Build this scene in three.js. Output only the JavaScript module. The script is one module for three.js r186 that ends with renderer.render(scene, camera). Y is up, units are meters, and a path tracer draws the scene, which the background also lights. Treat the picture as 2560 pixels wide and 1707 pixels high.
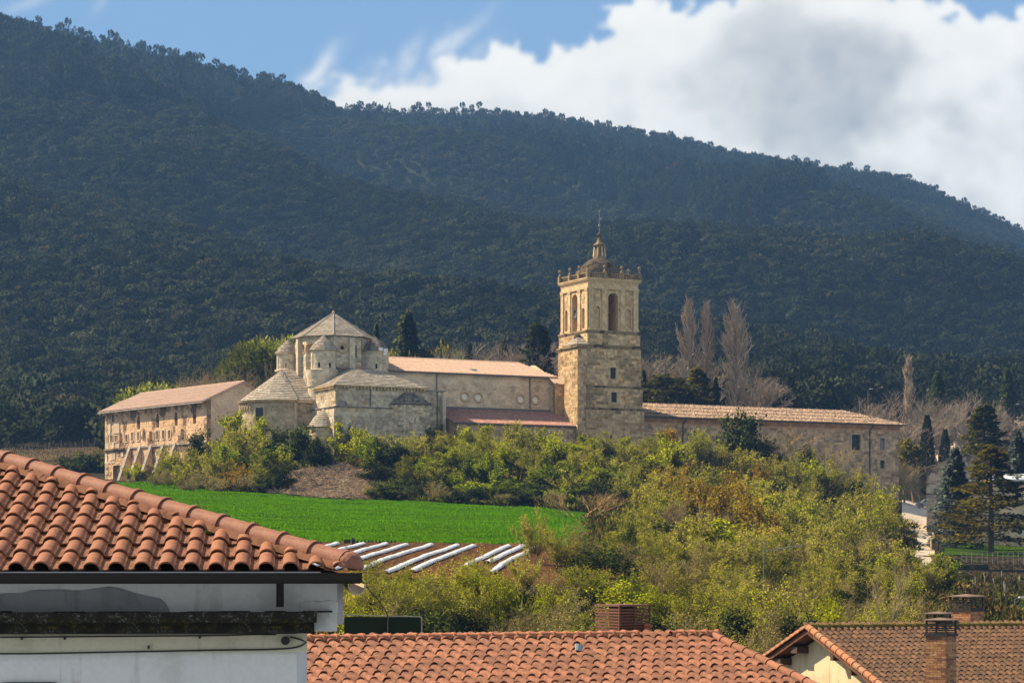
import * as THREE from 'three';
import { mergeGeometries } from 'three/addons/utils/BufferGeometryUtils.js';

// ---------------------------------------------------------------- camera, sky, sun, exposure
const scene = new THREE.Scene();
const F = 6000, HX = 1280, HY = 1430;            // lens of the photograph: focal length, centre column and eye-level row, in its own pixels
const camera = new THREE.PerspectiveCamera(2 * Math.atan(853.5 / F) * 180 / Math.PI, 1024 / 682, 0.5, 60000);
camera.position.set(0, 0, 0); camera.lookAt(0, 0, -1);
camera.setViewOffset(2560, 1707, 0, -(HY - 853.5), 2560, 1707);   // shifted lens: level camera, upright verticals
const renderer = new THREE.WebGLRenderer({ antialias: true });
renderer.setSize(1024, 682);
renderer.toneMapping = THREE.LinearToneMapping;
renderer.toneMappingExposure = 2.2;
renderer.shadowMap.enabled = true;

const SUN = new THREE.Vector3(-0.66, 0.70, -0.27).normalize();   // high, from the left and a little behind the abbey
const sun = new THREE.DirectionalLight(0xffe6c2, 5);
sun.name = 'sun'; sun.position.copy(SUN).multiplyScalar(900).add(new THREE.Vector3(0, 0, -300)); sun.target.position.set(0, 0, -300);
sun.castShadow = true; sun.shadow.mapSize.set(4096, 4096); sun.shadow.radius = 1;
Object.assign(sun.shadow.camera, { left: -400, right: 400, top: 400, bottom: -400, near: 1, far: 2500 });
scene.add(sun, sun.target);

// ---------------------------------------------------------------- small tools
function mulberry(a) { return () => { a |= 0; a = a + 0x6D2B79F5 | 0; let t = Math.imul(a ^ a >>> 15, 1 | a); t = t + Math.imul(t ^ t >>> 7, 61 | t) ^ t; return ((t ^ t >>> 14) >>> 0) / 4294967296; }; }
let R = mulberry(7);
const rr = (a, b) => a + (b - a) * R();
const clamp = (x, a = 0, b = 1) => Math.min(b, Math.max(a, x));
const lerp = (a, b, t) => a + (b - a) * t;
const sstep = (a, b, x) => { const t = clamp((x - a) / (b - a)); return t * t * (3 - 2 * t); };
function hash2(x, y) { let h = Math.imul(x, 374761393) ^ Math.imul(y, 668265263); h = Math.imul(h ^ h >>> 13, 1274126177); return ((h ^ h >>> 16) >>> 0) / 4294967296; }
function vnoise(x, y) {
  const xi = Math.floor(x), yi = Math.floor(y), xf = x - xi, yf = y - yi, u = xf * xf * xf * (xf * (xf * 6 - 15) + 10), v = yf * yf * yf * (yf * (yf * 6 - 15) + 10);
  const a = hash2(xi, yi), b = hash2(xi + 1, yi), c = hash2(xi, yi + 1), d = hash2(xi + 1, yi + 1);
  return a + (b - a) * u + (c - a) * v + (a - b - c + d) * u * v;
}
function fbm(x, y, n = 5, g = 0.5) { let s = 0, a = 1, t = 0; for (let i = 0; i < n; i++) { s += a * vnoise(x, y); t += a; a *= g; x = x * 2.03 + 17.3; y = y * 2.03 + 9.1; } return s / t; }
function table(xs, ys, x) { if (x <= xs[0]) return ys[0]; for (let i = 1; i < xs.length; i++) if (x <= xs[i]) { const t = (x - xs[i - 1]) / (xs[i] - xs[i - 1]); return lerp(ys[i - 1], ys[i], t); } return ys[ys.length - 1]; }
const P = (px, py, D) => new THREE.Vector3((px - HX) / F * D, (HY - py) / F * D, -D);   // a point seen at (px, py) and standing D metres away

// ---------------------------------------------------------------- the sky: blue air with a bank of cumulus over the hill and broken cloud all round
{
  const W = 4096, H = 2048, data = new Float32Array(W * H * 4);
  const topX = [-600, 300, 640, 760, 850, 980, 1080, 1150, 1230, 1290, 1320, 1350, 1400, 1460, 1510, 1560, 1630, 1680, 1740, 1800, 1900, 2100, 2260, 2310, 2400, 2560, 2800, 3200];
  const topY = [700, 460, 330, 225, 190, 172, 150, 136, 118, 110, 160, 140, 112, 78, 40, 10, 4, 26, 18, -14, -60, -70, -20, 12, 18, 20, 10, -40];
  const wisps = [[800, 190, 0.9, 95, 26, 0.75], [1010, 160, 1.0, 85, 22, 0.5], [1130, 95, 0.75, 120, 24, 0.65], [1180, 140, 0.7, 90, 30, 0.3], [930, 215, 0.4, 140, 30, 0.45], [60, 8, 0.3, 120, 16, 0.3], [255, 10, 0.9, 40, 12, 0.22]];
  for (let j = 0; j < H; j++) {
    const el = ((j + 0.5) / H - 0.5) * Math.PI;
    if (el < -0.02) { for (let i = 0; i < W; i++) { const o = (j * W + i) * 4; data[o] = 0.34; data[o + 1] = 0.36; data[o + 2] = 0.36; data[o + 3] = 1; } continue; }
    const ce = Math.cos(el), se = Math.sin(el);
    for (let i = 0; i < W; i++) {
      const a = ((i + 0.5) / W - 0.5) * 2 * Math.PI, dx = ce * Math.cos(a), dz = ce * Math.sin(a), o = (j * W + i) * 4;
      // air
      const mu = dx * SUN.x + se * SUN.y + dz * SUN.z, up = Math.max(se, 0);
      const zen = Math.pow(up, 0.45), glow = Math.pow(Math.max(mu, 0), 6) * 0.16;
      let r = lerp(0.34, 0.13, zen) + glow, g = lerp(0.53, 0.29, zen) + glow * 0.95, b = lerp(0.76, 0.60, zen) + glow * 0.85;
      // broken cloud everywhere
      const az = Math.atan2(dx, -dz);
      const k = 1 / (se + 0.16), wx = dx * k * 2.1, wz = dz * k * 2.1;
      const n1 = fbm(wx + 11, wz + 5, 5), n2 = fbm(wx * 2.7 + 31, wz * 2.7 + 7, 4);
      let cover = sstep(0.41, 0.54, n1 + (n2 - 0.5) * 0.22), shade = sstep(0.50, 0.78, n1) * 0.75;
      // the cloud bank over the hill
      const inView = Math.max(0, -dz) > 0.6 ? sstep(0.42, 0.26, Math.abs(az)) * sstep(0.40, 0.27, el) : 0;
      if (inView > 0) {
        const px = HX + F * Math.tan(az), py = HY - F * se / Math.max(0.05, ce * Math.cos(az));
        const q = fbm(px / 150 + 3, py / 150 + 8, 5, 0.55), q2 = fbm(px / 48 + 70, py / 48 + 12, 4, 0.55), big = fbm(px / 420 + 1.3, py / 300 + 4.7, 4);
        const wq = (q - 0.5) * 60, puff = 1 - Math.abs(2 * fbm((px + wq) / 130 + 13, (py + wq) / 105 + 2, 3, 0.45) - 1), puff2 = 1 - Math.abs(2 * fbm((px + wq) / 52 + 3, (py - wq) / 44 + 22, 3, 0.5) - 1);   // billows: round heads with sharp creases between
        const rel = py - table(topX, topY, px) + (puff - 0.75) * 90 + (puff2 - 0.75) * 48 + (q2 - 0.5) * 18;
        let c = sstep(-8, 16 + 40 * sstep(1350, 800, px), rel) * sstep(560, 900, px + rel * 2.2);
        let haze = 0;
        for (const [x0, y0, an, l, w, s] of wisps) {
          const ca = Math.cos(an), sa = -Math.sin(an), ux = ((px - x0) * ca + (py - y0) * sa) / l, uy = (-(px - x0) * sa + (py - y0) * ca) / w + (q - 0.5) * 2.6 + (q2 - 0.5) * 1.0;
          haze = Math.max(haze, s * Math.exp(-ux * ux * 1.6 - uy * uy * 1.3) * (0.35 + 1.1 * q2));
        }
        c = Math.max(c, haze * (1 - c));
        const body = sstep(40, 210, rel + (big - 0.5) * 260 + (q - 0.5) * 120);
        const grey = body * (0.25 + 0.75 * sstep(1500, 2150, px + (q - 0.5) * 300)) * sstep(0.30, 0.62, big + (q - 0.5) * 0.35 + 0.12 * sstep(1700, 2200, px)) * (1 - 0.55 * sstep(2250, 2480, px) * sstep(250, 420, py));
        const crease = (1 - puff) * 0.30 + (1 - puff2) * 0.16 * sstep(0, 60, rel);
        cover = lerp(cover, c, inView); shade = lerp(shade, clamp(grey * 0.62 + crease * (0.55 + 0.45 * body) + body * 0.08), inView);
      }
      const lum = 1 - shade;
      const cr = lerp(0.42, 1.0, lum) + glow, cg = lerp(0.45, 0.985, lum) + glow, cb = lerp(0.49, 0.95, lum) + glow;
      data[o] = lerp(r, cr, cover) * 0.47; data[o + 1] = lerp(g, cg, cover) * 0.47; data[o + 2] = lerp(b, cb, cover) * 0.46; data[o + 3] = 1;
    }
  }
  const t = new THREE.DataTexture(data, W, H, THREE.RGBAFormat, THREE.FloatType);
  t.mapping = THREE.EquirectangularReflectionMapping; t.magFilter = THREE.LinearFilter; t.minFilter = THREE.LinearFilter; t.needsUpdate = true;
  scene.background = t; scene.environment = t;
}
scene.fog = new THREE.FogExp2(new THREE.Color().setRGB(0.25, 0.52, 1.0), 0.00012);

// ---------------------------------------------------------------- geometry and naming tools
const taken = new Map();
function numbered(name) { const n = taken.get(name) ?? 0; taken.set(name, n + 1); return n ? name + '_' + String(n).padStart(3, '0') : name; }
function meta(o, label, category, group, kind) { if (label) o.userData.label = label; if (category) o.userData.category = category; if (group) o.userData.group = group; if (kind) o.userData.kind = kind; return o; }
function lit(o) { o.castShadow = true; o.receiveShadow = true; return o; }
function thing(name, label, category, group) { const g = new THREE.Group(); g.name = numbered(name); scene.add(g); return meta(g, label, category, group); }
function part(parent, name, geometry, m, kind) { const o = lit(new THREE.Mesh(Array.isArray(geometry) ? join(geometry) : geometry, m)); o.name = name; if (kind) o.userData.kind = kind; parent.add(o); return o; }
function structure(name, geometry, m) { const o = lit(new THREE.Mesh(geometry, m)); o.name = numbered(name); o.userData.kind = 'structure'; scene.add(o); return o; }
function join(list) {
  const keep = ['position', 'normal', 'uv', 'color'], anyColor = list.some((g) => g.attributes.color);
  const flat = list.map((g) => {
    const q = g.index ? g.toNonIndexed() : g.clone();
    for (const k of Object.keys(q.attributes)) if (!keep.includes(k)) q.deleteAttribute(k);
    if (!q.attributes.normal) q.computeVertexNormals();
    if (!q.attributes.uv) q.setAttribute('uv', new THREE.BufferAttribute(new Float32Array(q.attributes.position.count * 2), 2));
    if (anyColor && !q.attributes.color) q.setAttribute('color', new THREE.BufferAttribute(new Float32Array(q.attributes.position.count * 3).fill(1), 3));
    return q;
  });
  return flat.length === 1 ? flat[0] : mergeGeometries(flat);
}
// a builder that collects quads and triangles with uv in metres and, if wanted, a colour per face
class Build {
  constructor() { this.p = []; this.n = []; this.u = []; this.c = []; this.tint = [1, 1, 1]; }
  tri(a, b, c, ua, ub, uc) {
    const e1 = [b[0] - a[0], b[1] - a[1], b[2] - a[2]], e2 = [c[0] - a[0], c[1] - a[1], c[2] - a[2]];
    const n = [e1[1] * e2[2] - e1[2] * e2[1], e1[2] * e2[0] - e1[0] * e2[2], e1[0] * e2[1] - e1[1] * e2[0]], l = Math.hypot(...n) || 1;
    n[0] /= l; n[1] /= l; n[2] /= l;
    if (!ua) { // planar uv in metres
      const ax = Math.abs(n[0]), ay = Math.abs(n[1]), az = Math.abs(n[2]);
      const m = ay >= ax && ay >= az ? (q) => [q[0], q[2]] : ax > az ? (q) => [q[2], q[1]] : (q) => [q[0], q[1]];
      ua = m(a); ub = m(b); uc = m(c);
    }
    this.p.push(...a, ...b, ...c); this.n.push(...n, ...n, ...n); this.u.push(...ua, ...ub, ...uc); this.c.push(...this.tint, ...this.tint, ...this.tint);
    return this;
  }
  quad(a, b, c, d, ua, ub, uc, ud) { this.tri(a, b, c, ua, ub, uc); this.tri(a, c, d, ua, uc, ud); return this; }
  poly(pts) { for (let i = 1; i < pts.length - 1; i++) this.tri(pts[0], pts[i], pts[i + 1]); return this; }
  box(x0, x1, y0, y1, z0, z1, skip = '') {
    const q = (s, a, b, c, d) => { if (!skip.includes(s)) this.quad(a, b, c, d); };
    q('f', [x0, y0, z1], [x1, y0, z1], [x1, y1, z1], [x0, y1, z1]); q('b', [x1, y0, z0], [x0, y0, z0], [x0, y1, z0], [x1, y1, z0]);
    q('l', [x0, y0, z0], [x0, y0, z1], [x0, y1, z1], [x0, y1, z0]); q('r', [x1, y0, z1], [x1, y0, z0], [x1, y1, z0], [x1, y1, z1]);
    q('t', [x0, y1, z1], [x1, y1, z1], [x1, y1, z0], [x0, y1, z0]); q('d', [x0, y0, z0], [x1, y0, z0], [x1, y0, z1], [x0, y0, z1]);
    return this;
  }
  // a straight tapered bar with n sides between two points
  bar(a, b, ra, rb, n = 4) {
    const d = new THREE.Vector3(b[0] - a[0], b[1] - a[1], b[2] - a[2]).normalize(), s = Math.abs(d.y) > 0.9 ? new THREE.Vector3(1, 0, 0) : new THREE.Vector3(0, 1, 0);
    const u = new THREE.Vector3().crossVectors(d, s).normalize(), v = new THREE.Vector3().crossVectors(d, u);
    const ring = (o, r) => Array.from({ length: n }, (_, i) => { const t = i / n * 2 * Math.PI, c = Math.cos(t) * r, e = Math.sin(t) * r; return [o[0] + u.x * c + v.x * e, o[1] + u.y * c + v.y * e, o[2] + u.z * c + v.z * e]; });
    const A = ring(a, ra), B = ring(b, rb);
    for (let i = 0; i < n; i++) { const k = (i + 1) % n; this.quad(A[i], B[i], B[k], A[k]); }
    if (n > 3 && ra > 0.02) { this.poly(A.slice()); this.poly(B.slice().reverse()); }
    return this;
  }
  geo(smooth) {
    const g = new THREE.BufferGeometry(), f = (a, n) => new THREE.BufferAttribute(new Float32Array(a), n);
    g.setAttribute('position', f(this.p, 3)); g.setAttribute('normal', f(this.n, 3)); g.setAttribute('uv', f(this.u, 2)); g.setAttribute('color', f(this.c, 3));
    return g;
  }
}
// a surface of revolution round y, profile [[r, y], ...], from angle a0 to a1 (0 is +z, growing towards +x)
function revolve(profile, n = 24, a0 = 0, a1 = Math.PI * 2, smooth = true) {
  const p = [], nn = [], u = [], ix = [];
  const cols = n + 1;
  for (let s = 0; s < profile.length - 1; s++) {
    const [r0, y0] = profile[s], [r1, y1] = profile[s + 1], dr = r1 - r0, dy = y1 - y0, l = Math.hypot(dr, dy) || 1, base = p.length / 3;
    for (let i = 0; i < cols; i++) {
      const t = lerp(a0, a1, i / n), sx = Math.sin(t), cz = Math.cos(t);
      for (const [r, y] of [[r0, y0], [r1, y1]]) { p.push(r * sx, y, r * cz); nn.push(sx * dy / l, -dr / l, cz * dy / l); u.push(t * Math.max(r0, r1, 0.3), y + (Math.abs(dy) < Math.abs(dr) ? r : 0)); }
    }
    for (let i = 0; i < n; i++) { const k = base + i * 2; ix.push(k, k + 2, k + 1, k + 1, k + 2, k + 3); }
  }
  const g = new THREE.BufferGeometry();
  g.setAttribute('position', new THREE.BufferAttribute(new Float32Array(p), 3)); g.setAttribute('normal', new THREE.BufferAttribute(new Float32Array(nn), 3)); g.setAttribute('uv', new THREE.BufferAttribute(new Float32Array(u), 2)); g.setIndex(ix);
  if (!smooth) { const q = g.toNonIndexed(); q.computeVertexNormals(); return q; }
  return g;
}
// textures: grain in grey (for colour and relief), tiling
function noiseTexture(size, f, srgb = true) {
  const d = new Uint8Array(size * size * 4);
  for (let y = 0; y < size; y++) for (let x = 0; x < size; x++) { const c = f(x / size, y / size, x, y), o = (y * size + x) * 4; for (let k = 0; k < 3; k++) d[o + k] = clamp(Math.round((c.length ? c[k] : c) * 255), 0, 255); d[o + 3] = 255; }
  const t = new THREE.DataTexture(d, size, size, THREE.RGBAFormat); t.wrapS = t.wrapT = THREE.RepeatWrapping; t.magFilter = THREE.LinearFilter; t.minFilter = THREE.LinearMipmapLinearFilter; t.generateMipmaps = true;
  if (srgb) t.colorSpace = THREE.SRGBColorSpace; t.needsUpdate = true; return t;
}
function tfbm(u, v, f, n = 4, seed = 0, g = 0.5) { // tiling fbm on the unit square
  let s = 0, a = 1, t = 0;
  for (let i = 0; i < n; i++) {
    const x = u * f, y = v * f, xi = Math.floor(x), yi = Math.floor(y), xf = x - xi, yf = y - yi, q = xf * xf * (3 - 2 * xf), w = yf * yf * (3 - 2 * yf), m = (k) => ((k % f) + f) % f, h = (X, Y) => hash2(m(X) + seed * 131 + i * 977, m(Y) + seed * 57);
    s += a * lerp(lerp(h(xi, yi), h(xi + 1, yi), q), lerp(h(xi, yi + 1), h(xi + 1, yi + 1), q), w); t += a; a *= g; f *= 2;
  }
  return s / t;
}
const scaled = (t, sx, sy = sx) => { const c = t.clone(); c.repeat.set(sx, sy); c.needsUpdate = true; return c; };
const rgb = (r, g, b) => new THREE.Color().setRGB(r, g, b);
function mat(color, roughness = 0.9, more = {}) { return new THREE.MeshPhysicalMaterial({ color: color.isColor ? color : rgb(...color), roughness, vertexColors: true, specularIntensity: roughness >= 0.99 ? 0.05 : roughness > 0.88 ? 0.3 : 0.8, ...more }); }
// ---------------------------------------------------------------- the land
const LX = [-900, -300, 300, 600, 900, 1280, 1600, 2000, 2250, 2330, 2600, 3000, 3500];
const LAND = [
  [10, -6, -6, -6, -6, -6, -6, -6, -6, -6, -6, -6, -6, -6],
  [75, -7, -7, -7, -7, -7.2, -7.4, -7.5, -7.6, -7.6, -7.6, -7.6, -7.6, -7.6],
  [105, -5, -5, -5, -5.4, -5.8, -6, -6, -6, -6, -6, -6, -6, -6],
  [132, -2.5, -2.5, -2.5, -3, -3.5, -3.9, -4.2, -4.4, -4.6, -4.6, -4.7, -4.8, -4.8],
  [150, -0.2, -0.2, -0.2, -0.5, -0.8, -1.2, -2.2, -3.6, -4, -4, -4, -4, -4],
  [168, 1, 1, 1, 0.8, 0.65, 0.4, -0.8, -2.9, -3.6, -3.6, -3.5, -3.5, -3.5],
  [192, 2.7, 2.7, 2.6, 2.5, 2.2, 2.1, 1.2, -1.4, -2.9, -3, -3.1, -3.1, -3.1],
  [230, 5.6, 5.6, 5.5, 5.1, 4.6, 4.2, 3.2, 0.2, -0.2, -1.6, -1.9, -1.9, -1.9],
  [265, 8.2, 8.2, 8, 7.5, 7, 6.4, 5.2, 2, 1.6, -0.4, -1.3, -1.3, -1.3],
  [272, 8.6, 8.6, 8.4, 8, 7.4, 6.8, 5.5, 2.5, 2.1, 1.8, 1.6, 1.6, 1.6],
  [288, 9.8, 9.7, 9.5, 9.1, 8.4, 7.6, 6.3, 3.8, 3, 2.6, 2.6, 2.6, 2.6],
  [300, 10.3, 10.3, 10.2, 10, 10, 9.2, 8.2, 6.2, 3.6, 3.4, 3.2, 3.2, 3.2],
  [316, 11, 11, 11, 13.4, 14.4, 14, 13, 10.5, 4.6, 4.3, 4.2, 4.2, 4.2],
  [326, 11.6, 11.6, 11.6, 15.2, 16, 16, 15.6, 12.5, 5.4, 5, 5, 5, 5],
  [345, 12.6, 12.6, 12.9, 16, 16.6, 16.8, 16.8, 15, 8, 7.2, 7.2, 7, 7],
  [374, 14, 14, 14.4, 16.8, 17.4, 17.6, 17.6, 16.6, 11, 9.8, 9.8, 9.6, 9.6],
  [395, 16, 16, 16.4, 21, 22.5, 23, 23, 21.5, 13, 12, 12, 12, 12],
  [420, 18.5, 18.5, 19, 25, 27, 27.6, 27.6, 26, 17, 15, 15, 15, 15],
  [500, 29, 29, 29, 33, 35, 36, 36, 35, 30, 28, 28, 28, 28],
  [600, 45, 45, 45, 46, 47, 48, 48, 48, 46.5, 46, 46, 46, 46],
];
const ridgeX = [-900, 0, 165, 325, 457, 610, 762, 800, 830, 980, 1200, 1360, 1525, 1690, 1850, 2010, 2145, 2240, 2340, 2450, 2560, 3000, 3500];
const ridgeY = [-60, 42, 62, 100, 132, 175, 218, 238, 252, 264, 272, 288, 320, 345, 385, 402, 418, 430, 468, 516, 568, 700, 800];
function ridgeD(px) { return lerp(1580, 1900, sstep(420, 1180, px)) - 120 * sstep(1900, 2600, px); }
const mid = new Map();
function landTable(px, D) {
  let i = 1; while (i < LAND.length - 1 && D > LAND[i][0]) i++;
  let k = 1; while (k < LX.length - 1 && px > LX[k]) k++;
  const t = clamp((D - LAND[i - 1][0]) / (LAND[i][0] - LAND[i - 1][0])), s0 = clamp((px - LX[k - 1]) / (LX[k] - LX[k - 1])), s = s0 * s0 * (3 - 2 * s0);
  return lerp(lerp(LAND[i - 1][k], LAND[i - 1][k + 1], s), lerp(LAND[i][k], LAND[i][k + 1], s), t);
}
function landAt(px, D) {
  const X = (px - HX) / F * D;
  if (D <= 600) { const beds = px > 700 && px < 1480 ? sstep(700, 780, px) * sstep(1480, 1400, px) * sstep(146, 154, D) * sstep(200, 193, D) : 0, rough = sstep(80, 140, D) * 0.5 * (1 - 0.9 * beds); return landTable(px, D) + (fbm(X * 0.12 + 40, D * 0.12, 3) - 0.5) * rough * (D > 190 && D < 285 ? 0.6 : 1.4); }
  const Dr = ridgeD(px), Yr = (HY - table(ridgeX, ridgeY, px)) / F * Dr - 13, Y0 = landTable(px, 600), s = (D - 600) / (Dr - 600);
  if (s > 1) return Yr - (D - Dr) * 0.45;
  const spur = Math.sin((X * 0.75 + D * 1.0) / 62 + fbm(X / 300, D / 300, 3) * 5) * 16 + Math.sin((X + D * 0.8) / 27 + 4 * fbm(X / 160 + 9, D / 160, 2)) * 4 + (fbm(X / 140 + 5, D / 140 + 3, 4) - 0.5) * 34;
  return lerp(Y0, Yr, Math.pow(s, 1.12)) + spur * Math.pow(Math.sin(Math.PI * clamp(s)), 0.8);
}
const ground = (X, D) => landAt(HX + X / D * F, D);
function sheet(pxs, Ds, lift, colour) {
  const nx = pxs.length, nd = Ds.length, p = new Float32Array(nx * nd * 3), u = new Float32Array(nx * nd * 2), c = new Float32Array(nx * nd * 3), ix = [];
  for (let j = 0; j < nd; j++) for (let i = 0; i < nx; i++) {
    const D = Ds[j], X = (pxs[i] - HX) / F * D, o = j * nx + i;
    p.set([X, landAt(pxs[i], D) + lift, -D], o * 3); u.set([X, D], o * 2); c.set(colour ? colour(pxs[i], D, X) : [1, 1, 1], o * 3);
    if (i && j) ix.push(o - nx - 1, o - nx, o, o - nx - 1, o, o - 1);
  }
  const g = new THREE.BufferGeometry(); g.setAttribute('position', new THREE.BufferAttribute(p, 3)); g.setAttribute('uv', new THREE.BufferAttribute(u, 2)); g.setAttribute('color', new THREE.BufferAttribute(c, 3)); g.setIndex(ix); g.computeVertexNormals();
  return g;
}
const span = (a, b, n) => Array.from({ length: n + 1 }, (_, i) => lerp(a, b, i / n));
const soilGrain = noiseTexture(512, (u, v) => { const a = tfbm(u, v, 16, 5, 3), b = tfbm(u, v, 64, 3, 5); return 0.42 + (a - 0.5) * 0.75 + (b - 0.5) * 0.55; });
const soilBump = noiseTexture(512, (u, v) => tfbm(u, v, 24, 5, 9), false);
{
  const colour = (px, D, X) => {
    const n = fbm(X / 6, D / 6, 4), m = fbm(X / 1.7 + 50, D / 1.7, 3), g = sstep(0.4, 0.62, n);
    let c = [lerp(0.20, 0.13, g), lerp(0.155, 0.16, g), lerp(0.09, 0.05, g)];
    if (D > 380) c = [lerp(0.16, 0.11, g), lerp(0.13, 0.12, g), lerp(0.075, 0.05, g)];
    if (px > 2330 && D > 150 && D < 265) { const k = sstep(0.35, 0.6, m); c = [lerp(0.17, 0.12, k), lerp(0.15, 0.24, k), lerp(0.06, 0.03, k)]; }
    if (px > 1900 && D > 120 && D < 235 && px <= 2330) { const k = sstep(0.4, 0.65, n); c = [lerp(0.2, 0.14, k), lerp(0.17, 0.19, k), lerp(0.085, 0.04, k)]; }
    const d = 0.75 + 0.5 * m; return c.map((q) => q * d);
  };
  const Ds = [...span(10, 140, 26), ...span(144, 400, 128), ...span(405, 600, 40)];
  structure('ground', sheet(span(-900, 3500, 420), Ds, 0, colour), mat([1, 1, 1], 1, { map: scaled(soilGrain, 0.22), bumpMap: scaled(soilBump, 0.35), bumpScale: 0.12 }));
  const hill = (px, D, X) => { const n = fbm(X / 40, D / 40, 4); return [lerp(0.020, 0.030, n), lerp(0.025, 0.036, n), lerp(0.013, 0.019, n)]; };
  const g = new THREE.BufferGeometry(), parts = [];
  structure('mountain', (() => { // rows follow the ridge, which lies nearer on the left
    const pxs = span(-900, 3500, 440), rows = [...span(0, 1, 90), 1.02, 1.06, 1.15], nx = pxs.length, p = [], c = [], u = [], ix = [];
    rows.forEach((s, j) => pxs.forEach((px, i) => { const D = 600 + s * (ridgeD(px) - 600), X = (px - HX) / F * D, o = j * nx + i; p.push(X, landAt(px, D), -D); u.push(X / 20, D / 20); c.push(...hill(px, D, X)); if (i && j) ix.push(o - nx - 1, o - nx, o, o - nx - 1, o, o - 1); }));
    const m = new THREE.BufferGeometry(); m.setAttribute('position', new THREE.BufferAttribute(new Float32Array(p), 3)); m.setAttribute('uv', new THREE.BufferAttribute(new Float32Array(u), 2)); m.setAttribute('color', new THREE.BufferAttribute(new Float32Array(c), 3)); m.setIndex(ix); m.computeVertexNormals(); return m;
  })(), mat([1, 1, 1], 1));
}
// ---------------------------------------------------------------- leaves
class Leaves {
  constructor() { this.p = []; this.n = []; this.c = []; this.ix = []; }
  // a pointed leaf (or spray of leaves) of length l and width w at (x, y, z), pointing along d, turned by spin
  leaf(x, y, z, d, l, w, tint, spin = R() * 6.283) {
    let ux = d[1], uy = -d[0], uz = 0, q = Math.hypot(ux, uy); if (q < 1e-4) { ux = 1; uy = 0; q = 1; } ux /= q; uy /= q;
    const vx = d[1] * uz - d[2] * uy, vy = d[2] * ux - d[0] * uz, vz = d[0] * uy - d[1] * ux, cs = Math.cos(spin), sn = Math.sin(spin);
    const sx = ux * cs + vx * sn, sy = uy * cs + vy * sn, sz = uz * cs + vz * sn;
    const nx = d[1] * sz - d[2] * sy, ny = d[2] * sx - d[0] * sz, nz = d[0] * sy - d[1] * sx;
    const o = this.p.length / 3, m = 0.42;
    this.p.push(x, y, z, x + d[0] * l * m + sx * w / 2, y + d[1] * l * m + sy * w / 2, z + d[2] * l * m + sz * w / 2, x + d[0] * l, y + d[1] * l, z + d[2] * l, x + d[0] * l * m - sx * w / 2, y + d[1] * l * m - sy * w / 2, z + d[2] * l * m - sz * w / 2);
    for (let k = 0; k < 4; k++) { this.n.push(nx, ny, nz); this.c.push(...tint); }
    this.ix.push(o, o + 1, o + 2, o, o + 2, o + 3);
  }
  geo() { const g = new THREE.BufferGeometry(), f = (a) => new THREE.BufferAttribute(new Float32Array(a), 3); g.setAttribute('position', f(this.p)); g.setAttribute('normal', f(this.n)); g.setAttribute('color', f(this.c)); g.setIndex(this.ix); return g; }
}
const ball = () => { const z = rr(-1, 1), a = rr(0, 6.2832), s = Math.sqrt(1 - z * z); return [s * Math.cos(a), z, s * Math.sin(a)]; };
const norm = (v) => { const l = Math.hypot(...v) || 1; return [v[0] / l, v[1] / l, v[2] / l]; };
const grey = (a, b) => { const v = rr(a, b); return [v * rr(0.93, 1.07), v, v * rr(0.9, 1.1)]; };
function leafMat(color, t = 0.35, rough = 0.85) { return new THREE.MeshPhysicalMaterial({ color: rgb(...color), roughness: rough, transmission: t, thickness: 0, vertexColors: true, side: THREE.DoubleSide, specularIntensity: 0.12 }); }

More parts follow.
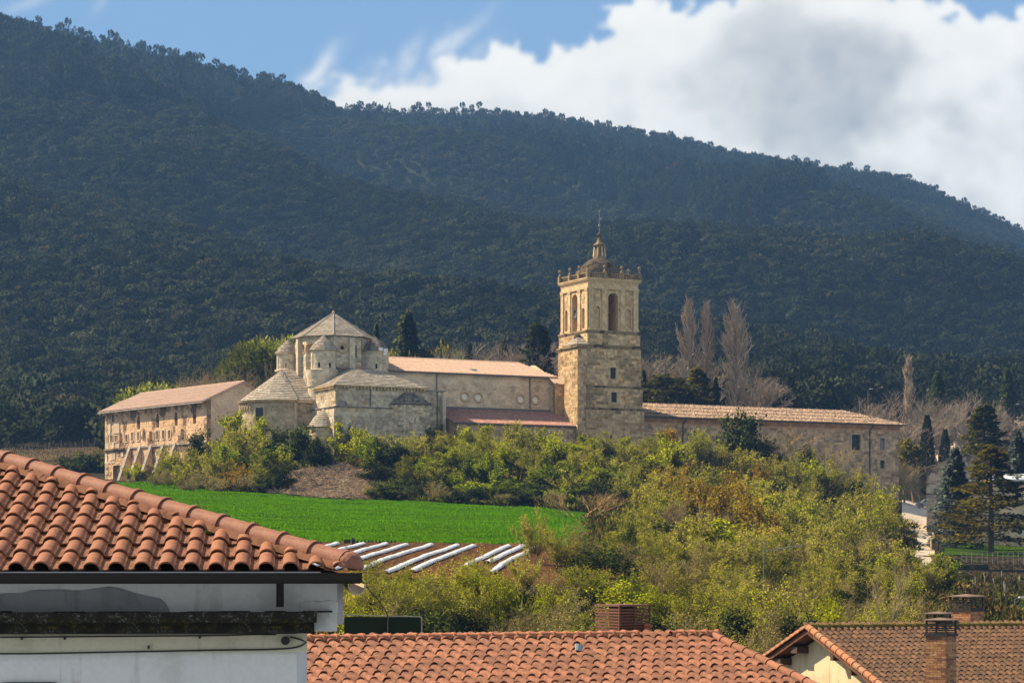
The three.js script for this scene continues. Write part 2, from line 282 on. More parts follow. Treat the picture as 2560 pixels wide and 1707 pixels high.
// ---------------------------------------------------------------- the wood that covers the mountain: nobody could count it
function crownProto(kind) {
  const L = new Leaves();
  if (kind === 'oak') {
    const lobes = Array.from({ length: 7 }, () => { const a = rr(0, 6.28), r = rr(0.1, 0.62); return [Math.cos(a) * r, rr(0.35, 0.85), Math.sin(a) * r, rr(0.34, 0.52)]; });
    for (let i = 0; i < 420; i++) { const [x, y, z, r] = lobes[i % 7], d = ball(); if (d[1] < -0.5) d[1] *= -1; const k = r * rr(0.78, 1.05), s = rr(0.14, 0.26); L.leaf(x + d[0] * k, y + d[1] * k * 0.8, z + d[2] * k, norm([d[0] + rr(-0.9, 0.9), d[1] + rr(-0.5, 0.9), d[2] + rr(-0.9, 0.9)]), s, s * 0.8, grey(0.78, 1.22)); }
  } else if (kind === 'pine') { // pointed
    for (let i = 0; i < 320; i++) { const t = Math.pow(R(), 1.15), y = 0.26 + t * 0.66, r = Math.pow(1 - t, 0.9) * 0.42 + 0.02, a = rr(0, 6.28), q = rr(0.3, 1) * r, z = lerp(0.2, 0.07, t); L.leaf(Math.cos(a) * q, y, Math.sin(a) * q, norm([Math.cos(a), rr(-0.2, 0.35), Math.sin(a)]), z * rr(0.6, 1.2), z * 0.4, grey(0.6, 1.3)); }
    for (let i = 0; i < 5; i++) L.leaf(0, 0.86, 0, norm([rr(-0.06, 0.06), 1, rr(-0.06, 0.06)]), 0.13, 0.05, [1, 1, 1]);
    for (let i = 0; i < 5; i++) { const a = i / 5 * 6.28, w = 0.018; L.leaf(Math.cos(a) * w, 0, Math.sin(a) * w, [0, 1, 0], 0.8, 0.035, [1.5, 1.1, 0.9], a); }
  } else { // open, uneven crown of tufts on a bare stem
    const tufts = Array.from({ length: 9 }, () => { const y = rr(0.42, 0.95), r = (1.05 - y) * 0.75, a = rr(0, 6.28), q = rr(0.1, 1) * r; return [Math.cos(a) * q, y, Math.sin(a) * q]; });
    for (let i = 0; i < 300; i++) { const [x, y, z] = tufts[i % 9], d = ball(); L.leaf(x + d[0] * 0.15, y + d[1] * 0.05, z + d[2] * 0.15, norm([d[0], d[1] * 0.5 + 0.2, d[2]]), rr(0.08, 0.17), 0.06, grey(0.6, 1.3)); }
    for (let i = 0; i < 5; i++) { const a = i / 5 * 6.28, w = 0.018; L.leaf(Math.cos(a) * w, 0, Math.sin(a) * w, [0, 1, 0], 0.8, 0.035, [1.5, 1.1, 0.9], a); }
  }
  return L.geo();
}
function scatterWood(name, label, proto, m, spots, size, tall, tints) {
  const o = lit(new THREE.InstancedMesh(proto, m, spots.length)), q = new THREE.Object3D(), c = new THREE.Color();
  spots.forEach(([X, Y, D], i) => { const s = size * rr(0.6, 1.35); q.position.set(X, Y - s * 0.1, -D); q.rotation.set(rr(-0.06, 0.06), rr(0, 6.28), rr(-0.06, 0.06)); q.scale.set(s, s * tall * rr(0.85, 1.2), s); q.updateMatrix(); o.setMatrixAt(i, q.matrix); const t = tints(X, D); c.setRGB(...t); o.setColorAt(i, c); });
  o.name = numbered(name); o.userData = { label, category: 'wood', kind: 'stuff' }; scene.add(o); return o;
}
{
  R = mulberry(21);
  const oaks = [[], [], []], pines = [[], []];
  const pineZone = (px, D, s) => {
    const n = (fbm(px / 120, s * 9 + 3, 3) - 0.5);
    const low = table([-900, 0, 350, 430, 560, 700, 790, 850, 1000, 1250, 1500, 1720, 1860, 2000, 2120, 2300, 2560], [0.55, 0.62, 0.66, 0.70, 0.86, 0.90, 0.90, 0.90, 0.83, 0.72, 0.62, 0.54, 0.50, 0.56, 0.74, 0.92, 0.97], px);
    return s > low + n * 0.09;
  };
  for (let s = 0; s <= 1.0;) {
    const Dm = 600 + s * 1150, step = 4.0 + s * 0.6; s += step / 1150;
    for (let px = -500; px < 3060;) {
      const D = 600 + (s + rr(-0.5, 0.5) * step / 1150) * (ridgeD(px) - 600), pine = pineZone(px, D, s);
      const gap = pine ? 3.9 : 3.7;
      px += gap / D * F * rr(0.6, 1.4);
      if (D < 602) continue;
      const X = (px - HX) / F * D, clear = Math.hypot((px - 600) / 26, (landAt(px, D) - (HY - 326) / F * D) / 2.2);
      if (clear < 1) continue;
      (pine ? pines[R() < 0.5 ? 0 : 1] : oaks[Math.floor(R() * 3)]).push([X, landAt(px, D), D]);
    }
  }
  const oakTint = (X, D) => { const n = fbm(X / 60, D / 60, 3), v = rr(0.8, 1.2) * lerp(0.7, 1.3, n), b = R() < 0.02 ? 1 : 0; return [v * (b ? 1.7 : lerp(0.95, 1.12, n)), v * (b ? 1.1 : 1), v]; };
  const pineTint = () => { const v = rr(0.75, 1.2), b = R() < 0.03 ? 1 : 0; return [v * (b ? 2.2 : 1), v * (b ? 1.15 : 1), v]; };
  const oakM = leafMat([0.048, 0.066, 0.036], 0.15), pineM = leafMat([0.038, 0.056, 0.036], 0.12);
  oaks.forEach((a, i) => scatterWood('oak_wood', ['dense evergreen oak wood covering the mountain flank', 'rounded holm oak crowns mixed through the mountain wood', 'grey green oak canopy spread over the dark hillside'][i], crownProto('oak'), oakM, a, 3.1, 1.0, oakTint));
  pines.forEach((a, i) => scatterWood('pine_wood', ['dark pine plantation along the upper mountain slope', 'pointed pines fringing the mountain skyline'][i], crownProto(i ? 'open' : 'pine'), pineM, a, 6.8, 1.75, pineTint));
  console.log('wood', oaks.map((a) => a.length), pines.map((a) => a.length));
}
// ---------------------------------------------------------------- stone, tiles and walls for the abbey
const grain = noiseTexture(512, (u, v) => 0.88 + (tfbm(u, v, 8, 5, 1) - 0.5) * 0.34 + (tfbm(u, v, 96, 2, 4) - 0.5) * 0.22);
const grainBump = noiseTexture(256, (u, v) => tfbm(u, v, 16, 5, 2), false);
const stain = noiseTexture(512, (u, v) => { const s = tfbm(u, v * 0.999, 6, 6, 11), t = tfbm(u, v, 40, 3, 12); const k = sstep(0.5, 0.72, s + (t - 0.5) * 0.35); return [0.93 - 0.42 * k + (t - 0.5) * 0.16, 0.92 - 0.42 * k + (t - 0.5) * 0.16, 0.91 - 0.40 * k + (t - 0.5) * 0.16]; });
const stoneMat = (c, map = grain, k = 0.35) => mat(c, 0.95, { map: scaled(map, k), bumpMap: scaled(grainBump, 0.8), bumpScale: 0.03 });
const M = {
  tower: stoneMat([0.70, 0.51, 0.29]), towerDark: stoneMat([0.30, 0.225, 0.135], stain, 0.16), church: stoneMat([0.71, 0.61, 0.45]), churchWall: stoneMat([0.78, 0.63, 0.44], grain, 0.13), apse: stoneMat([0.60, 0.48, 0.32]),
  slab: stoneMat([0.43, 0.385, 0.315], grain, 0.5), slabDark: stoneMat([0.26, 0.24, 0.21], stain, 0.5), rubble: stoneMat([0.64, 0.46, 0.285]), plainPlaster: stoneMat([0.76, 0.63, 0.46], grain, 0.06),
  pink: mat([0.60, 0.44, 0.345], 0.9, { map: scaled(grain, 0.7) }), old: mat([0.42, 0.335, 0.265], 0.9, { map: scaled(stain, 0.5) }), plum: mat([0.48, 0.27, 0.215], 0.9, { map: scaled(grain, 0.7) }),
  brickWall: stoneMat([0.76, 0.535, 0.335], stain, 0.11), brick: stoneMat([0.58, 0.34, 0.19]), dome: stoneMat([0.105, 0.083, 0.06], stain, 0.22),
  dark: mat([0.012, 0.013, 0.016], 0.35), iron: mat([0.03, 0.03, 0.032], 0.6), lead: mat([0.11, 0.105, 0.11], 0.6), copper: mat([0.20, 0.20, 0.19], 0.55), white: mat([0.78, 0.76, 0.70], 0.8), void: mat([0.02, 0.018, 0.016], 1),  // void: near-black colour painted for the shade inside deep openings
  cement: stoneMat([0.40, 0.37, 0.32]),
};
for (const k of ['dark', 'iron', 'lead', 'copper', 'white', 'void']) M[k].vertexColors = true;

const V = (a) => new THREE.Vector3(...a);
// a matrix that lays (s along e, y up, n outward) into the parent's frame, starting at (x, z)
function frameAt(x, z, ex, ez) { return new THREE.Matrix4().makeBasis(new THREE.Vector3(ex, 0, ez), new THREE.Vector3(0, 1, 0), new THREE.Vector3(-ez, 0, ex)).setPosition(x, 0, z); }
function holePath(h) {
  const p = new THREE.Path(), x0 = h.x - h.w / 2, x1 = h.x + h.w / 2, r = h.w / 2;
  p.moveTo(x0, h.y);
  if (h.round) { p.absellipse(h.x, h.y + h.w / 2, r, r, 0, Math.PI * 2); return p; }
  p.lineTo(x1, h.y);
  if (h.arch === 1) { p.lineTo(x1, h.y + h.h - r); p.absarc(h.x, h.y + h.h - r, r, 0, Math.PI, false); }
  else if (h.arch === 2) { p.lineTo(x1, h.y + h.h - h.w); p.quadraticCurveTo(x1, h.y + h.h - h.w * 0.3, h.x, h.y + h.h); p.quadraticCurveTo(x0, h.y + h.h - h.w * 0.3, x0, h.y + h.h - h.w); }
  else { p.lineTo(x1, h.y + h.h); p.lineTo(x0, h.y + h.h); }
  p.lineTo(x0, h.y); return p;
}
// one wall: body with real openings, ashlar laid over it as proud blocks, and what closes each opening
function wall(parent, name, f, L, y0, y1, m, o = {}) {
  const T = o.thick ?? 0.7, holes = o.holes ?? [], s = new THREE.Shape();
  if (o.gable) { s.moveTo(0, y0); s.lineTo(L, y0); s.lineTo(L, y1); s.lineTo(L * (o.apexAt ?? 0.5), o.gable); s.lineTo(0, y1); } else { s.moveTo(0, y0); s.lineTo(L, y0); s.lineTo(L, o.y1b ?? y1); s.lineTo(0, y1); }
  for (const h of holes) s.holes.push(holePath(h));
  const g = new THREE.ExtrudeGeometry(s, { depth: T, bevelEnabled: false, curveSegments: 10 }); g.translate(0, 0, -T); g.applyMatrix4(f);
  const w = part(parent, name, white(g), m);
  for (const h of holes) {
    const d = h.depth ?? 0.3, G = new THREE.Group();
    if (h.open) continue;
    const x0 = h.x - h.w / 2 - 0.02, x1 = h.x + h.w / 2 + 0.02;
    const plate = new Build().box(x0, x1, h.y - 0.02, h.y + (h.round ? h.w : h.h) + 0.02, -d - 0.08, -d).geo(); plate.applyMatrix4(f);
    const p = part(parent, h.name ?? 'window', plate, h.fill ?? M.dark);
    if (h.bars) { const b = new Build(); for (let i = 1; i < h.bars; i++) b.box(x0 + (x1 - x0) * i / h.bars - 0.03, x0 + (x1 - x0) * i / h.bars + 0.03, h.y, h.y + h.h, -d + 0.04, -d + 0.10); for (let k = 1; k < h.bars + 1; k++) b.box(x0, x1, h.y + h.h * k / (h.bars + 1) - 0.025, h.y + h.h * k / (h.bars + 1) + 0.025, -d + 0.05, -d + 0.09); const q = b.geo(); q.applyMatrix4(f); part(p, 'grille', q, M.iron); }
    if (h.trim) { const t = h.trim, b = new Build(), hh = h.h; b.box(x0 - t, x0, h.y - t * 0.6, h.y + hh + t, 0.0, 0.09).box(x1, x1 + t, h.y - t * 0.6, h.y + hh + t, 0.0, 0.09).box(x0, x1, h.y + hh + 0.02, h.y + hh + t, 0.0, 0.088).box(x0 - t * 0.6, x1 + t * 0.6, h.y - t, h.y - 0.021, 0.0, 0.13); const q = b.geo(); q.applyMatrix4(f); part(p, 'frame', q, h.trimMat ?? m); }
    if (h.round && h.ring) { const q = new THREE.TorusGeometry(h.w / 2 + h.ring / 2, h.ring / 2, 8, 28); q.scale(1, 1, 0.5); q.translate(h.x, h.y + h.w / 2, 0.02); q.applyMatrix4(f); part(p, 'frame', white(q), h.trimMat ?? m); }
  }
  if (o.block) {
    const [bw, bh] = o.block, B = new Build(), tint = o.tint ?? (() => { const v = rr(0.8, 1.14); return [v * rr(0.97, 1.04), v, v * rr(0.94, 1.04)]; });
    const top = (x) => o.gable ? (x < L * (o.apexAt ?? 0.5) ? lerp(y1, o.gable, x / (L * (o.apexAt ?? 0.5))) : lerp(o.gable, y1, (x - L * (o.apexAt ?? 0.5)) / (L * (1 - (o.apexAt ?? 0.5))))) : lerp(y1, o.y1b ?? y1, x / L);
    for (let y = o.from ?? y0; y < Math.max(y1, o.gable ?? 0);) {
      const h = bh * rr(0.8, 1.2); let x = -rr(0, bw);
      while (x < L) {
        const w = bw * rr(0.6, 1.45), a = Math.max(0.02, x), b = Math.min(L - 0.02, x + w), yt = Math.min(y + h, Math.min(top(a), top(b)) - 0.02); x += w;
        if (b - a < 0.1 || yt - y < 0.1 || R() < (o.miss ?? 0.06)) continue;
        if (holes.some((q) => a < q.x + q.w / 2 + (q.trim ?? q.ring ?? 0.05) && b > q.x - q.w / 2 - (q.trim ?? q.ring ?? 0.05) && y < q.y + (q.round ? q.w : q.h) + (q.trim ?? q.ring ?? 0.05) && yt > q.y - (q.trim ?? q.ring ?? 0.05))) continue;
        if (o.where && !o.where((a + b) / 2, (y + yt) / 2)) continue;
        B.tint = tint((a + b) / 2, (y + yt) / 2); const n = rr(0.012, 0.045), j = 0.012;
        B.box(a + j, b - j, y + j, yt - j, 0, n, 'b');
      }
      y += h;
    }
    if (B.p.length) { const g2 = B.geo(); g2.applyMatrix4(f); part(w, 'ashlar', g2, o.blockMat ?? m, 'stuff'); }
  }
  return w;
}
function white(g) { g.setAttribute('color', new THREE.BufferAttribute(new Float32Array(g.attributes.position.count * 3).fill(1), 3)); return g; }
// a slope of clay barrel tiles seen from afar: eave from A along e, rising along up, between lo(s) and hi(s)
function tileSlope(A, e, up, L, lo, hi, o = {}) {
  const B = new Build(), pitch = o.pitch ?? 0.26, row = o.row ?? 0.42, n = new THREE.Vector3().crossVectors(e, up).normalize(), r = pitch * 0.40; if (n.y < 0) n.negate();
  const at = (s, t, h) => [A.x + e.x * s + up.x * t + n.x * h, A.y + e.y * s + up.y * t + n.y * h, A.z + e.z * s + up.z * t + n.z * h];
  const cols = Math.floor(L / pitch);
  for (let i = 0; i < cols; i++) {
    const s = (i + 0.5) * pitch, a = lo(s), b = hi(s), sj = rr(-0.015, 0.015);
    for (let t = a; t < b - 0.05; t += row) {
      const t1 = Math.min(b, t + row), v = rr(...(o.vary ?? [0.86, 1.1])), w = o.tint ? o.tint(s, t, v) : [v * rr(0.98, 1.03), v * rr(0.96, 1.04), v * rr(0.93, 1.06)], lift = rr(0, o.rough ?? 0.012), k = [-1, -0.55, 0, 0.55, 1], hh = [0, 0.75, 1, 0.75, 0];
      B.tint = w; const q = (j, tt, d) => at(s + sj + k[j] * r, tt, lift + d + hh[j] * r * 0.95);
      for (let j = 0; j < 4; j++) B.quad(q(j, t, 0.03), q(j + 1, t, 0.03), q(j + 1, t1, 0), q(j, t1, 0), [0, t], [r, t], [r, t1], [0, t1]);
      
      B.quad(at(s + r, t, 0.02), at(s + pitch - r, t, 0.02), at(s + pitch - r, t1, 0), at(s + r, t1, 0), [0, t], [r, t], [r, t1], [0, t1]);
    }
  }
  return B.geo();
}
// a slope of stone slabs in stepped courses between an eave edge and a top edge
function slabSlope(B, a, b, tb, ta, courses, slab = 0.7, vary = [0.78, 1.15]) {
  a = V(a); b = V(b); ta = V(ta); tb = V(tb);
  const n = new THREE.Vector3().crossVectors(b.clone().sub(a), ta.clone().add(tb).multiplyScalar(0.5).sub(a)).normalize(); if (n.y < 0) n.negate();
  const row = rr(0.92, 1.06);
  for (let k = 0; k < courses; k++) {
    const t0 = k / courses, t1 = (k + 1) / courses, l0 = a.clone().lerp(ta, t0), r0 = b.clone().lerp(tb, t0), l1 = a.clone().lerp(ta, t1), r1 = b.clone().lerp(tb, t1), w = l0.distanceTo(r0), m = Math.max(1, Math.round(w / slab)), cv = rr(0.88, 1.1);
    for (let i = 0; i < m; i++) {
      const u0 = i / m, u1 = (i + 1) / m, v = lerp(1, rr(...vary), 0.55) * cv, h = rr(0.06, 0.09), q0 = l0.clone().lerp(r0, u0).addScaledVector(n, h), q1 = l0.clone().lerp(r0, u1).addScaledVector(n, h), q2 = l1.clone().lerp(r1, u1).addScaledVector(n, 0.012), q3 = l1.clone().lerp(r1, u0).addScaledVector(n, 0.012), d0 = q0.clone().addScaledVector(n, -h - 0.02), d1 = q1.clone().addScaledVector(n, -h - 0.02);
      B.tint = [v * rr(0.98, 1.04), v, v * rr(0.95, 1.02)];
      const uv = (q) => [q.x + q.z * 0.6, q.y * 1.6 + q.z * 0.4];
      B.quad(q0.toArray(), q1.toArray(), q2.toArray(), q3.toArray(), uv(q0), uv(q1), uv(q2), uv(q3)); B.quad(d0.toArray(), d1.toArray(), q1.toArray(), q0.toArray());
    }
  }
}
function coneSlabs(B, cx, cz, r, y0, y1, a0, a1, n, courses, rTop = 0, vary, bulge = 0) {
  for (let i = 0; i < n; i++) {
    const t0 = lerp(a0, a1, i / n), t1 = lerp(a0, a1, (i + 1) / n), pt = (t, rad, y) => [cx + Math.sin(t) * rad, y, cz + Math.cos(t) * rad];
    if (!bulge) slabSlope(B, pt(t0, r, y0), pt(t1, r, y0), pt(t1, rTop + 0.01, y1), pt(t0, rTop + 0.01, y1), courses, 0.7, vary);
    else { const rm = lerp(r, rTop, 0.5) + bulge, ym = lerp(y0, y1, 0.5), h = Math.ceil(courses / 2); slabSlope(B, pt(t0, r, y0), pt(t1, r, y0), pt(t1, rm, ym), pt(t0, rm, ym), h, 0.7, vary); slabSlope(B, pt(t0, rm, ym), pt(t1, rm, ym), pt(t1, rTop + 0.01, y1), pt(t0, rTop + 0.01, y1), h, 0.7, vary); }
  }
}
// courses of blocks on a round wall
function roundAshlar(B, cx, cz, r, y0, y1, a0, a1, bw = 0.7, bh = 0.36, vary = [0.82, 1.12]) {
  for (let y = y0; y < y1 - 0.1;) {
    const h = Math.min(bh * rr(0.85, 1.15), y1 - y); let t = a0 - rr(0, bw / r);
    while (t < a1) {
      const w = bw / r * rr(0.7, 1.4), s0 = Math.max(a0, t), s1 = Math.min(a1, t + w); t += w; if (s1 - s0 < 0.1 / r) continue;
      const v = rr(...vary), n = r + rr(0.012, 0.04), j = 0.012 / r; B.tint = [v * rr(0.97, 1.04), v, v * rr(0.94, 1.04)];
      const pt = (q, rad, yy) => [cx + Math.sin(q) * rad, yy, cz + Math.cos(q) * rad], m = 2;
      for (let i = 0; i < m; i++) { const p0 = lerp(s0 + j, s1 - j, i / m), p1 = lerp(s0 + j, s1 - j, (i + 1) / m); B.quad(pt(p0, n, y + 0.012), pt(p1, n, y + 0.012), pt(p1, n, y + h - 0.012), pt(p0, n, y + h - 0.012), [p0 * r, y], [p1 * r, y], [p1 * r, y + h], [p0 * r, y + h]); B.quad(pt(p0, n, y + h - 0.012), pt(p1, n, y + h - 0.012), pt(p1, r - 0.02, y + h - 0.012), pt(p0, r - 0.02, y + h - 0.012)); }
    }
    y += h;
  }
}
const TH = 27 * Math.PI / 180, cT = Math.cos(TH), sT = Math.sin(TH), AX = 12.59, AD = 345.4;
const depthA = (x, z) => AD + sT * x - cT * z;
const yA = (py, x, z) => (HY - py) / F * depthA(x, z);
const xA = (px, z) => { const u = (px - HX) / F; return (u * (AD - cT * z) - AX - sT * z) / (cT - sT * u); };
function abbeyThing(name, label, category) { const g = thing(name, label, category, 'buildings of the old stone abbey'); g.position.set(AX, 0, -AD); g.rotation.y = TH; return g; }
const weather = (base = 1, dark = 0.45, sx = 2.2, sy = 3.4, seed = 0) => (s, y) => { const n = fbm(s / sx + seed, y / sy + seed * 3, 4), st = sstep(0.52, 0.7, n); const v = base * rr(0.68, 1.2) * (1 - dark * st), w = R() < 0.16 ? 1 : 0; return [v * (w ? 0.86 : rr(0.98, 1.05)), v * (w ? 0.76 : 1), v * (w ? 0.6 : rr(0.94, 1.05))]; };

// ---------------------------------------------------------------- the bell tower
{
  R = mulberry(101);
  const T = abbeyThing('bell_tower', 'tall square stone bell tower with a small dome and ball finials', 'tower');
  const y = (py) => (HY - py) * 340 / F, b0 = 12, y1 = y(1024.5), y2 = y(969), y3 = y(869.4), y4 = y(832), yc = y(705), yt = y(694);
  const sq = (h) => [[-h, h, 1, 0], [h, h, 0, -1], [h, -h, -1, 0], [-h, -h, 0, 1]];   // starts and directions of the four faces: front, right, back, left
  const px = (p, z) => xA(p, z);
  const stage = (h, a, b, m, front, tints) => sq(h).forEach(([x, z, ex, ez], i) => wall(T, 'wall', frameAt(x, z, ex, ez), 2 * h, a, b, m, { thick: 0.8, block: i === 0 || i === 3 ? [0.78, 0.42] : undefined, holes: i === 0 ? front : [], tint: tints, blockMat: M.tower }));
  const at = (p, z, h) => px(p, z) + h;
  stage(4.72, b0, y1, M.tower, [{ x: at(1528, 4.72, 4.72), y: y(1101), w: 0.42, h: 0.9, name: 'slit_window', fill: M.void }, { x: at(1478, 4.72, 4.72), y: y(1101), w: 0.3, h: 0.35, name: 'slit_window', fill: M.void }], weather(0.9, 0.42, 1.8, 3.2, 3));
  stage(4.55, y1 + 0.32, y2, M.tower, [{ x: at(1535.5, 4.55, 4.55), y: y(1004), w: 0.95, h: 1.42, bars: 2, trim: 0.2 }], weather(0.92, 0.4, 1.7, 2.2, 5));
  stage(4.4, y2 + 0.32, y3, M.tower, [{ x: at(1533, 4.4, 4.4), y: y(945), w: 0.95, h: 1.58, bars: 2, trim: 0.2 }], weather(0.96, 0.32, 1.6, 2.0, 8));
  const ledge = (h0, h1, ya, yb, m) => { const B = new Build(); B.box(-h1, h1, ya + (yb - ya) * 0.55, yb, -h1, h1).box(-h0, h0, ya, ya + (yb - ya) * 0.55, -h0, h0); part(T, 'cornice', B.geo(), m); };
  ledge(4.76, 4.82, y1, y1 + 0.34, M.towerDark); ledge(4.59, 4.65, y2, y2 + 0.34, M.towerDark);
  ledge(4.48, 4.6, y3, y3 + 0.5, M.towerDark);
  // stair turret on the left of the front
  const tx0 = -5.95, tz0 = 0.45, tzF = 4.43;
  wall(T, 'stair_turret_wall', frameAt(tx0, tzF, 1, 0), -4.42 - tx0, b0, y3, M.tower, { thick: 0.5, block: [0.7, 0.42], tint: weather(0.96, 0.3, 1.5, 2.4, 31) });
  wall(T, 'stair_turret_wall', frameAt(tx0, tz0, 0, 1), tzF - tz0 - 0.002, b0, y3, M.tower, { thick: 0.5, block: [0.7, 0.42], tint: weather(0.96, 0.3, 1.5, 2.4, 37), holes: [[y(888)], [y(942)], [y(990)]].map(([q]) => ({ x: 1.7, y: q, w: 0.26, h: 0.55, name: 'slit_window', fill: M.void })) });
  wall(T, 'stair_turret_wall', frameAt(-4.45, tz0, -1, 0), -4.45 - tx0 - 0.002, b0, y3, M.tower, { thick: 0.4 });
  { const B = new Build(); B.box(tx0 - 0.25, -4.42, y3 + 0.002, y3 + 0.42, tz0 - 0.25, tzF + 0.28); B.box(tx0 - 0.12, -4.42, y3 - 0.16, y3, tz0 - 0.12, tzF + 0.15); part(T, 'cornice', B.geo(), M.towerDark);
    const C = new Build(), a = y3 + 0.42, h = y3 + 1.5; const c = [[tx0 - 0.2, a, tzF + 0.23], [-4.35, a, tzF + 0.23], [-4.35, a, tz0 - 0.2], [tx0 - 0.2, a, tz0 - 0.2]], t = [[-5.2, h, 2.9], [-4.3, h, 2.9], [-4.3, h, 1.9], [-5.2, h, 1.9]];
    for (let i = 0; i < 4; i++) slabSlope(C, c[i], c[(i + 1) % 4], t[(i + 1) % 4], t[i], 4, 0.8); const r = part(T, 'stair_turret_roof', C.geo(), M.slab);
    const s = revolve([[0.62, h - 0.25], [0.58, h + 0.1], [0.42, h + 0.42], [0.2, h + 0.56], [0, h + 0.6]], 16); s.translate(-4.85, 0, 2.4); part(r, 'stair_turret_cap', white(s), M.dome); }
  // pedestal and belfry
  sq(4.3).forEach(([x, z, ex, ez]) => wall(T, 'pedestal_wall', frameAt(x, z, ex, ez), 8.6, y3 + 0.5, y4, M.tower, { thick: 0.8, block: [0.9, 0.45], tint: weather(0.96, 0.35, 1.5, 1.4, 12) }));
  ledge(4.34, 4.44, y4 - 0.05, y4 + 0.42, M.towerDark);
  const yb = y4 + 0.42, H = yc - 0.75 - yb;
  sq(4.05).forEach(([x, z, ex, ez], i) => {
    wall(T, 'belfry_wall', frameAt(x, z, ex, ez), 8.1, yb, yc, M.tower, { thick: 0.95, block: [0.8, 0.42], tint: weather(0.97, 0.3, 1.4, 1.7, 20 + i), holes: [
      { x: 4.05, y: yb + 0.02, w: 1.62, h: y(729) - yb, arch: 1, open: 1 },
      { x: 1.5, y: yb + 0.35, w: 0.82, h: y(764) - yb - 0.35, arch: 1, depth: 0.32, fill: M.tower, name: 'niche' }, { x: 6.6, y: yb + 0.35, w: 0.82, h: y(767) - yb - 0.35, arch: 1, depth: 0.32, fill: M.tower, name: 'niche' }] });
    const B = new Build(), f = frameAt(x, z, ex, ez);
    for (const [a, b] of [[0.06, 0.78], [2.18, 2.92], [5.18, 5.92], [7.32, 8.04]]) { B.box(a, b, yb, yc - 0.9, 0, 0.14, 'b').box(a - 0.08, b + 0.08, yb, yb + 0.35, 0.0, 0.22, 'b').box(a - 0.06, b + 0.06, yc - 1.15, yc - 0.95, 0.0, 0.2, 'b'); }
    for (const a of [1.15, 6.2]) B.box(a, a + 0.72, yc - 2.3, yc - 1.5, 0, 0.07, 'b');
    B.box(-0.06, 8.16, yc - 0.9, yc - 0.62, -0.1, 0.2).box(-0.02, 8.12, yc - 0.62, yc, -0.1, 0.06);
    const g = B.geo(); g.applyMatrix4(f); part(T, 'pilasters', g, M.tower);
  });
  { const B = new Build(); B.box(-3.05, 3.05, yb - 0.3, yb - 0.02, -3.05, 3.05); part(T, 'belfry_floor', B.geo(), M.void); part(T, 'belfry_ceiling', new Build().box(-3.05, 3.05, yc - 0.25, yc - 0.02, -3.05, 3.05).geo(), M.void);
    const q = revolve([[0.02, 0.95], [0.25, 0.9], [0.34, 0.55], [0.46, 0.15], [0.62, 0], [0.58, 0], [0.4, 0.2], [0.02, 0.6]], 20);
    const bell = white(q); bell.translate(0, 0, 0); const b1 = part(T, 'bell', bell, M.iron); b1.position.set(-3.55, y(790) + 0.1, 0);
    const yoke = new Build(); yoke.box(-3.7, -3.4, y(790) + 1.02, y(790) + 1.3, -0.8, 0.8); part(b1, 'yoke', (() => { const g = yoke.geo(); g.translate(3.55, -y(790) - 0.1, 0); return g; })(), M.iron); }
  { const B = new Build(); for (const [h, a, b] of [[4.16, 0, 0.18], [4.22, 0.18, 0.34], [4.36, 0.34, 0.52], [4.44, 0.52, 0.66]]) B.box(-h, h, yc + a, yc + b, -h, h); part(T, 'cornice', B.geo(), M.tower); }
  const yr = yc + 0.66, fin = [];
  const finial = white(revolve([[0.2, 0], [0.24, 0.05], [0.17, 0.22], [0.11, 0.42], [0.15, 0.5], [0.1, 0.54], [0.17, 0.6], [0.24, 0.74], [0.24, 0.84], [0.17, 0.98], [0, 1.04]], 12));
  sq(4.2).forEach(([x, z, ex, ez], i) => {
    const B = new Build(); B.box(0, 8.4, yr + 0.66, yr + 0.8, -0.28, 0); B.box(0, 8.4, yr, yr + 0.1, -0.3, 0.02);
    for (let k = 0; k < 30; k++) { const s = 0.3 + k * 0.27; if (Math.abs((s / 2.8) % 1 - 0.5) > 0.42) continue; B.bar([s, yr + 0.1, -0.14], [s, yr + 0.38, -0.14], 0.07, 0.1, 6).bar([s, yr + 0.38, -0.14], [s, yr + 0.66, -0.14], 0.1, 0.06, 6); }
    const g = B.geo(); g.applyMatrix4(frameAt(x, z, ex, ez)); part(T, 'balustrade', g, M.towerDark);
    for (let k = 0; k < 3; k++) { const s = k * 2.8, X = x + ex * s + (k ? -ez * -0.14 : 0), Z = z + ez * s + (k ? ex * -0.14 : 0); const p = new Build().box(X - 0.24, X + 0.24, yr, yr + 0.9, Z - 0.24, Z + 0.24).geo(); part(T, 'pier', p, M.towerDark); const f = part(T, 'ball_finial', finial, M.towerDark); f.position.set(X, yr + 0.9, Z); }
  });
  { const r = 3.15, prof = []; for (let i = 0; i <= 14; i++) { const a = i / 14 * Math.PI / 2; prof.push([r * Math.cos(a), yr + 0.35 + r * Math.sin(a) * 1.0]); } part(T, 'dome', white(revolve([[r + 0.12, yr], [r + 0.12, yr + 0.3], [r, yr + 0.35], ...prof], 40)), M.dome); }
  const yl = y(633), yl2 = y(601);
  const L = part(T, 'lantern', white(revolve([[1.02, yl - 0.3], [0.98, yl + 0.25], [0.62, yl + 0.25], [0.56, yl2 - 0.3], [0.84, yl2 - 0.3], [0.86, yl2 - 0.1], [1.0, yl2], [0.98, yl2 + 0.1], [0.62, yl2 + 0.3], [0.38, yl2 + 0.62], [0.27, yl2 + 0.98], [0.36, yl2 + 1.05], [0.36, yl2 + 1.12], [0.16, yl2 + 1.2], [0, yl2 + 1.2]], 8, 0, Math.PI * 2, false)), M.towerDark);
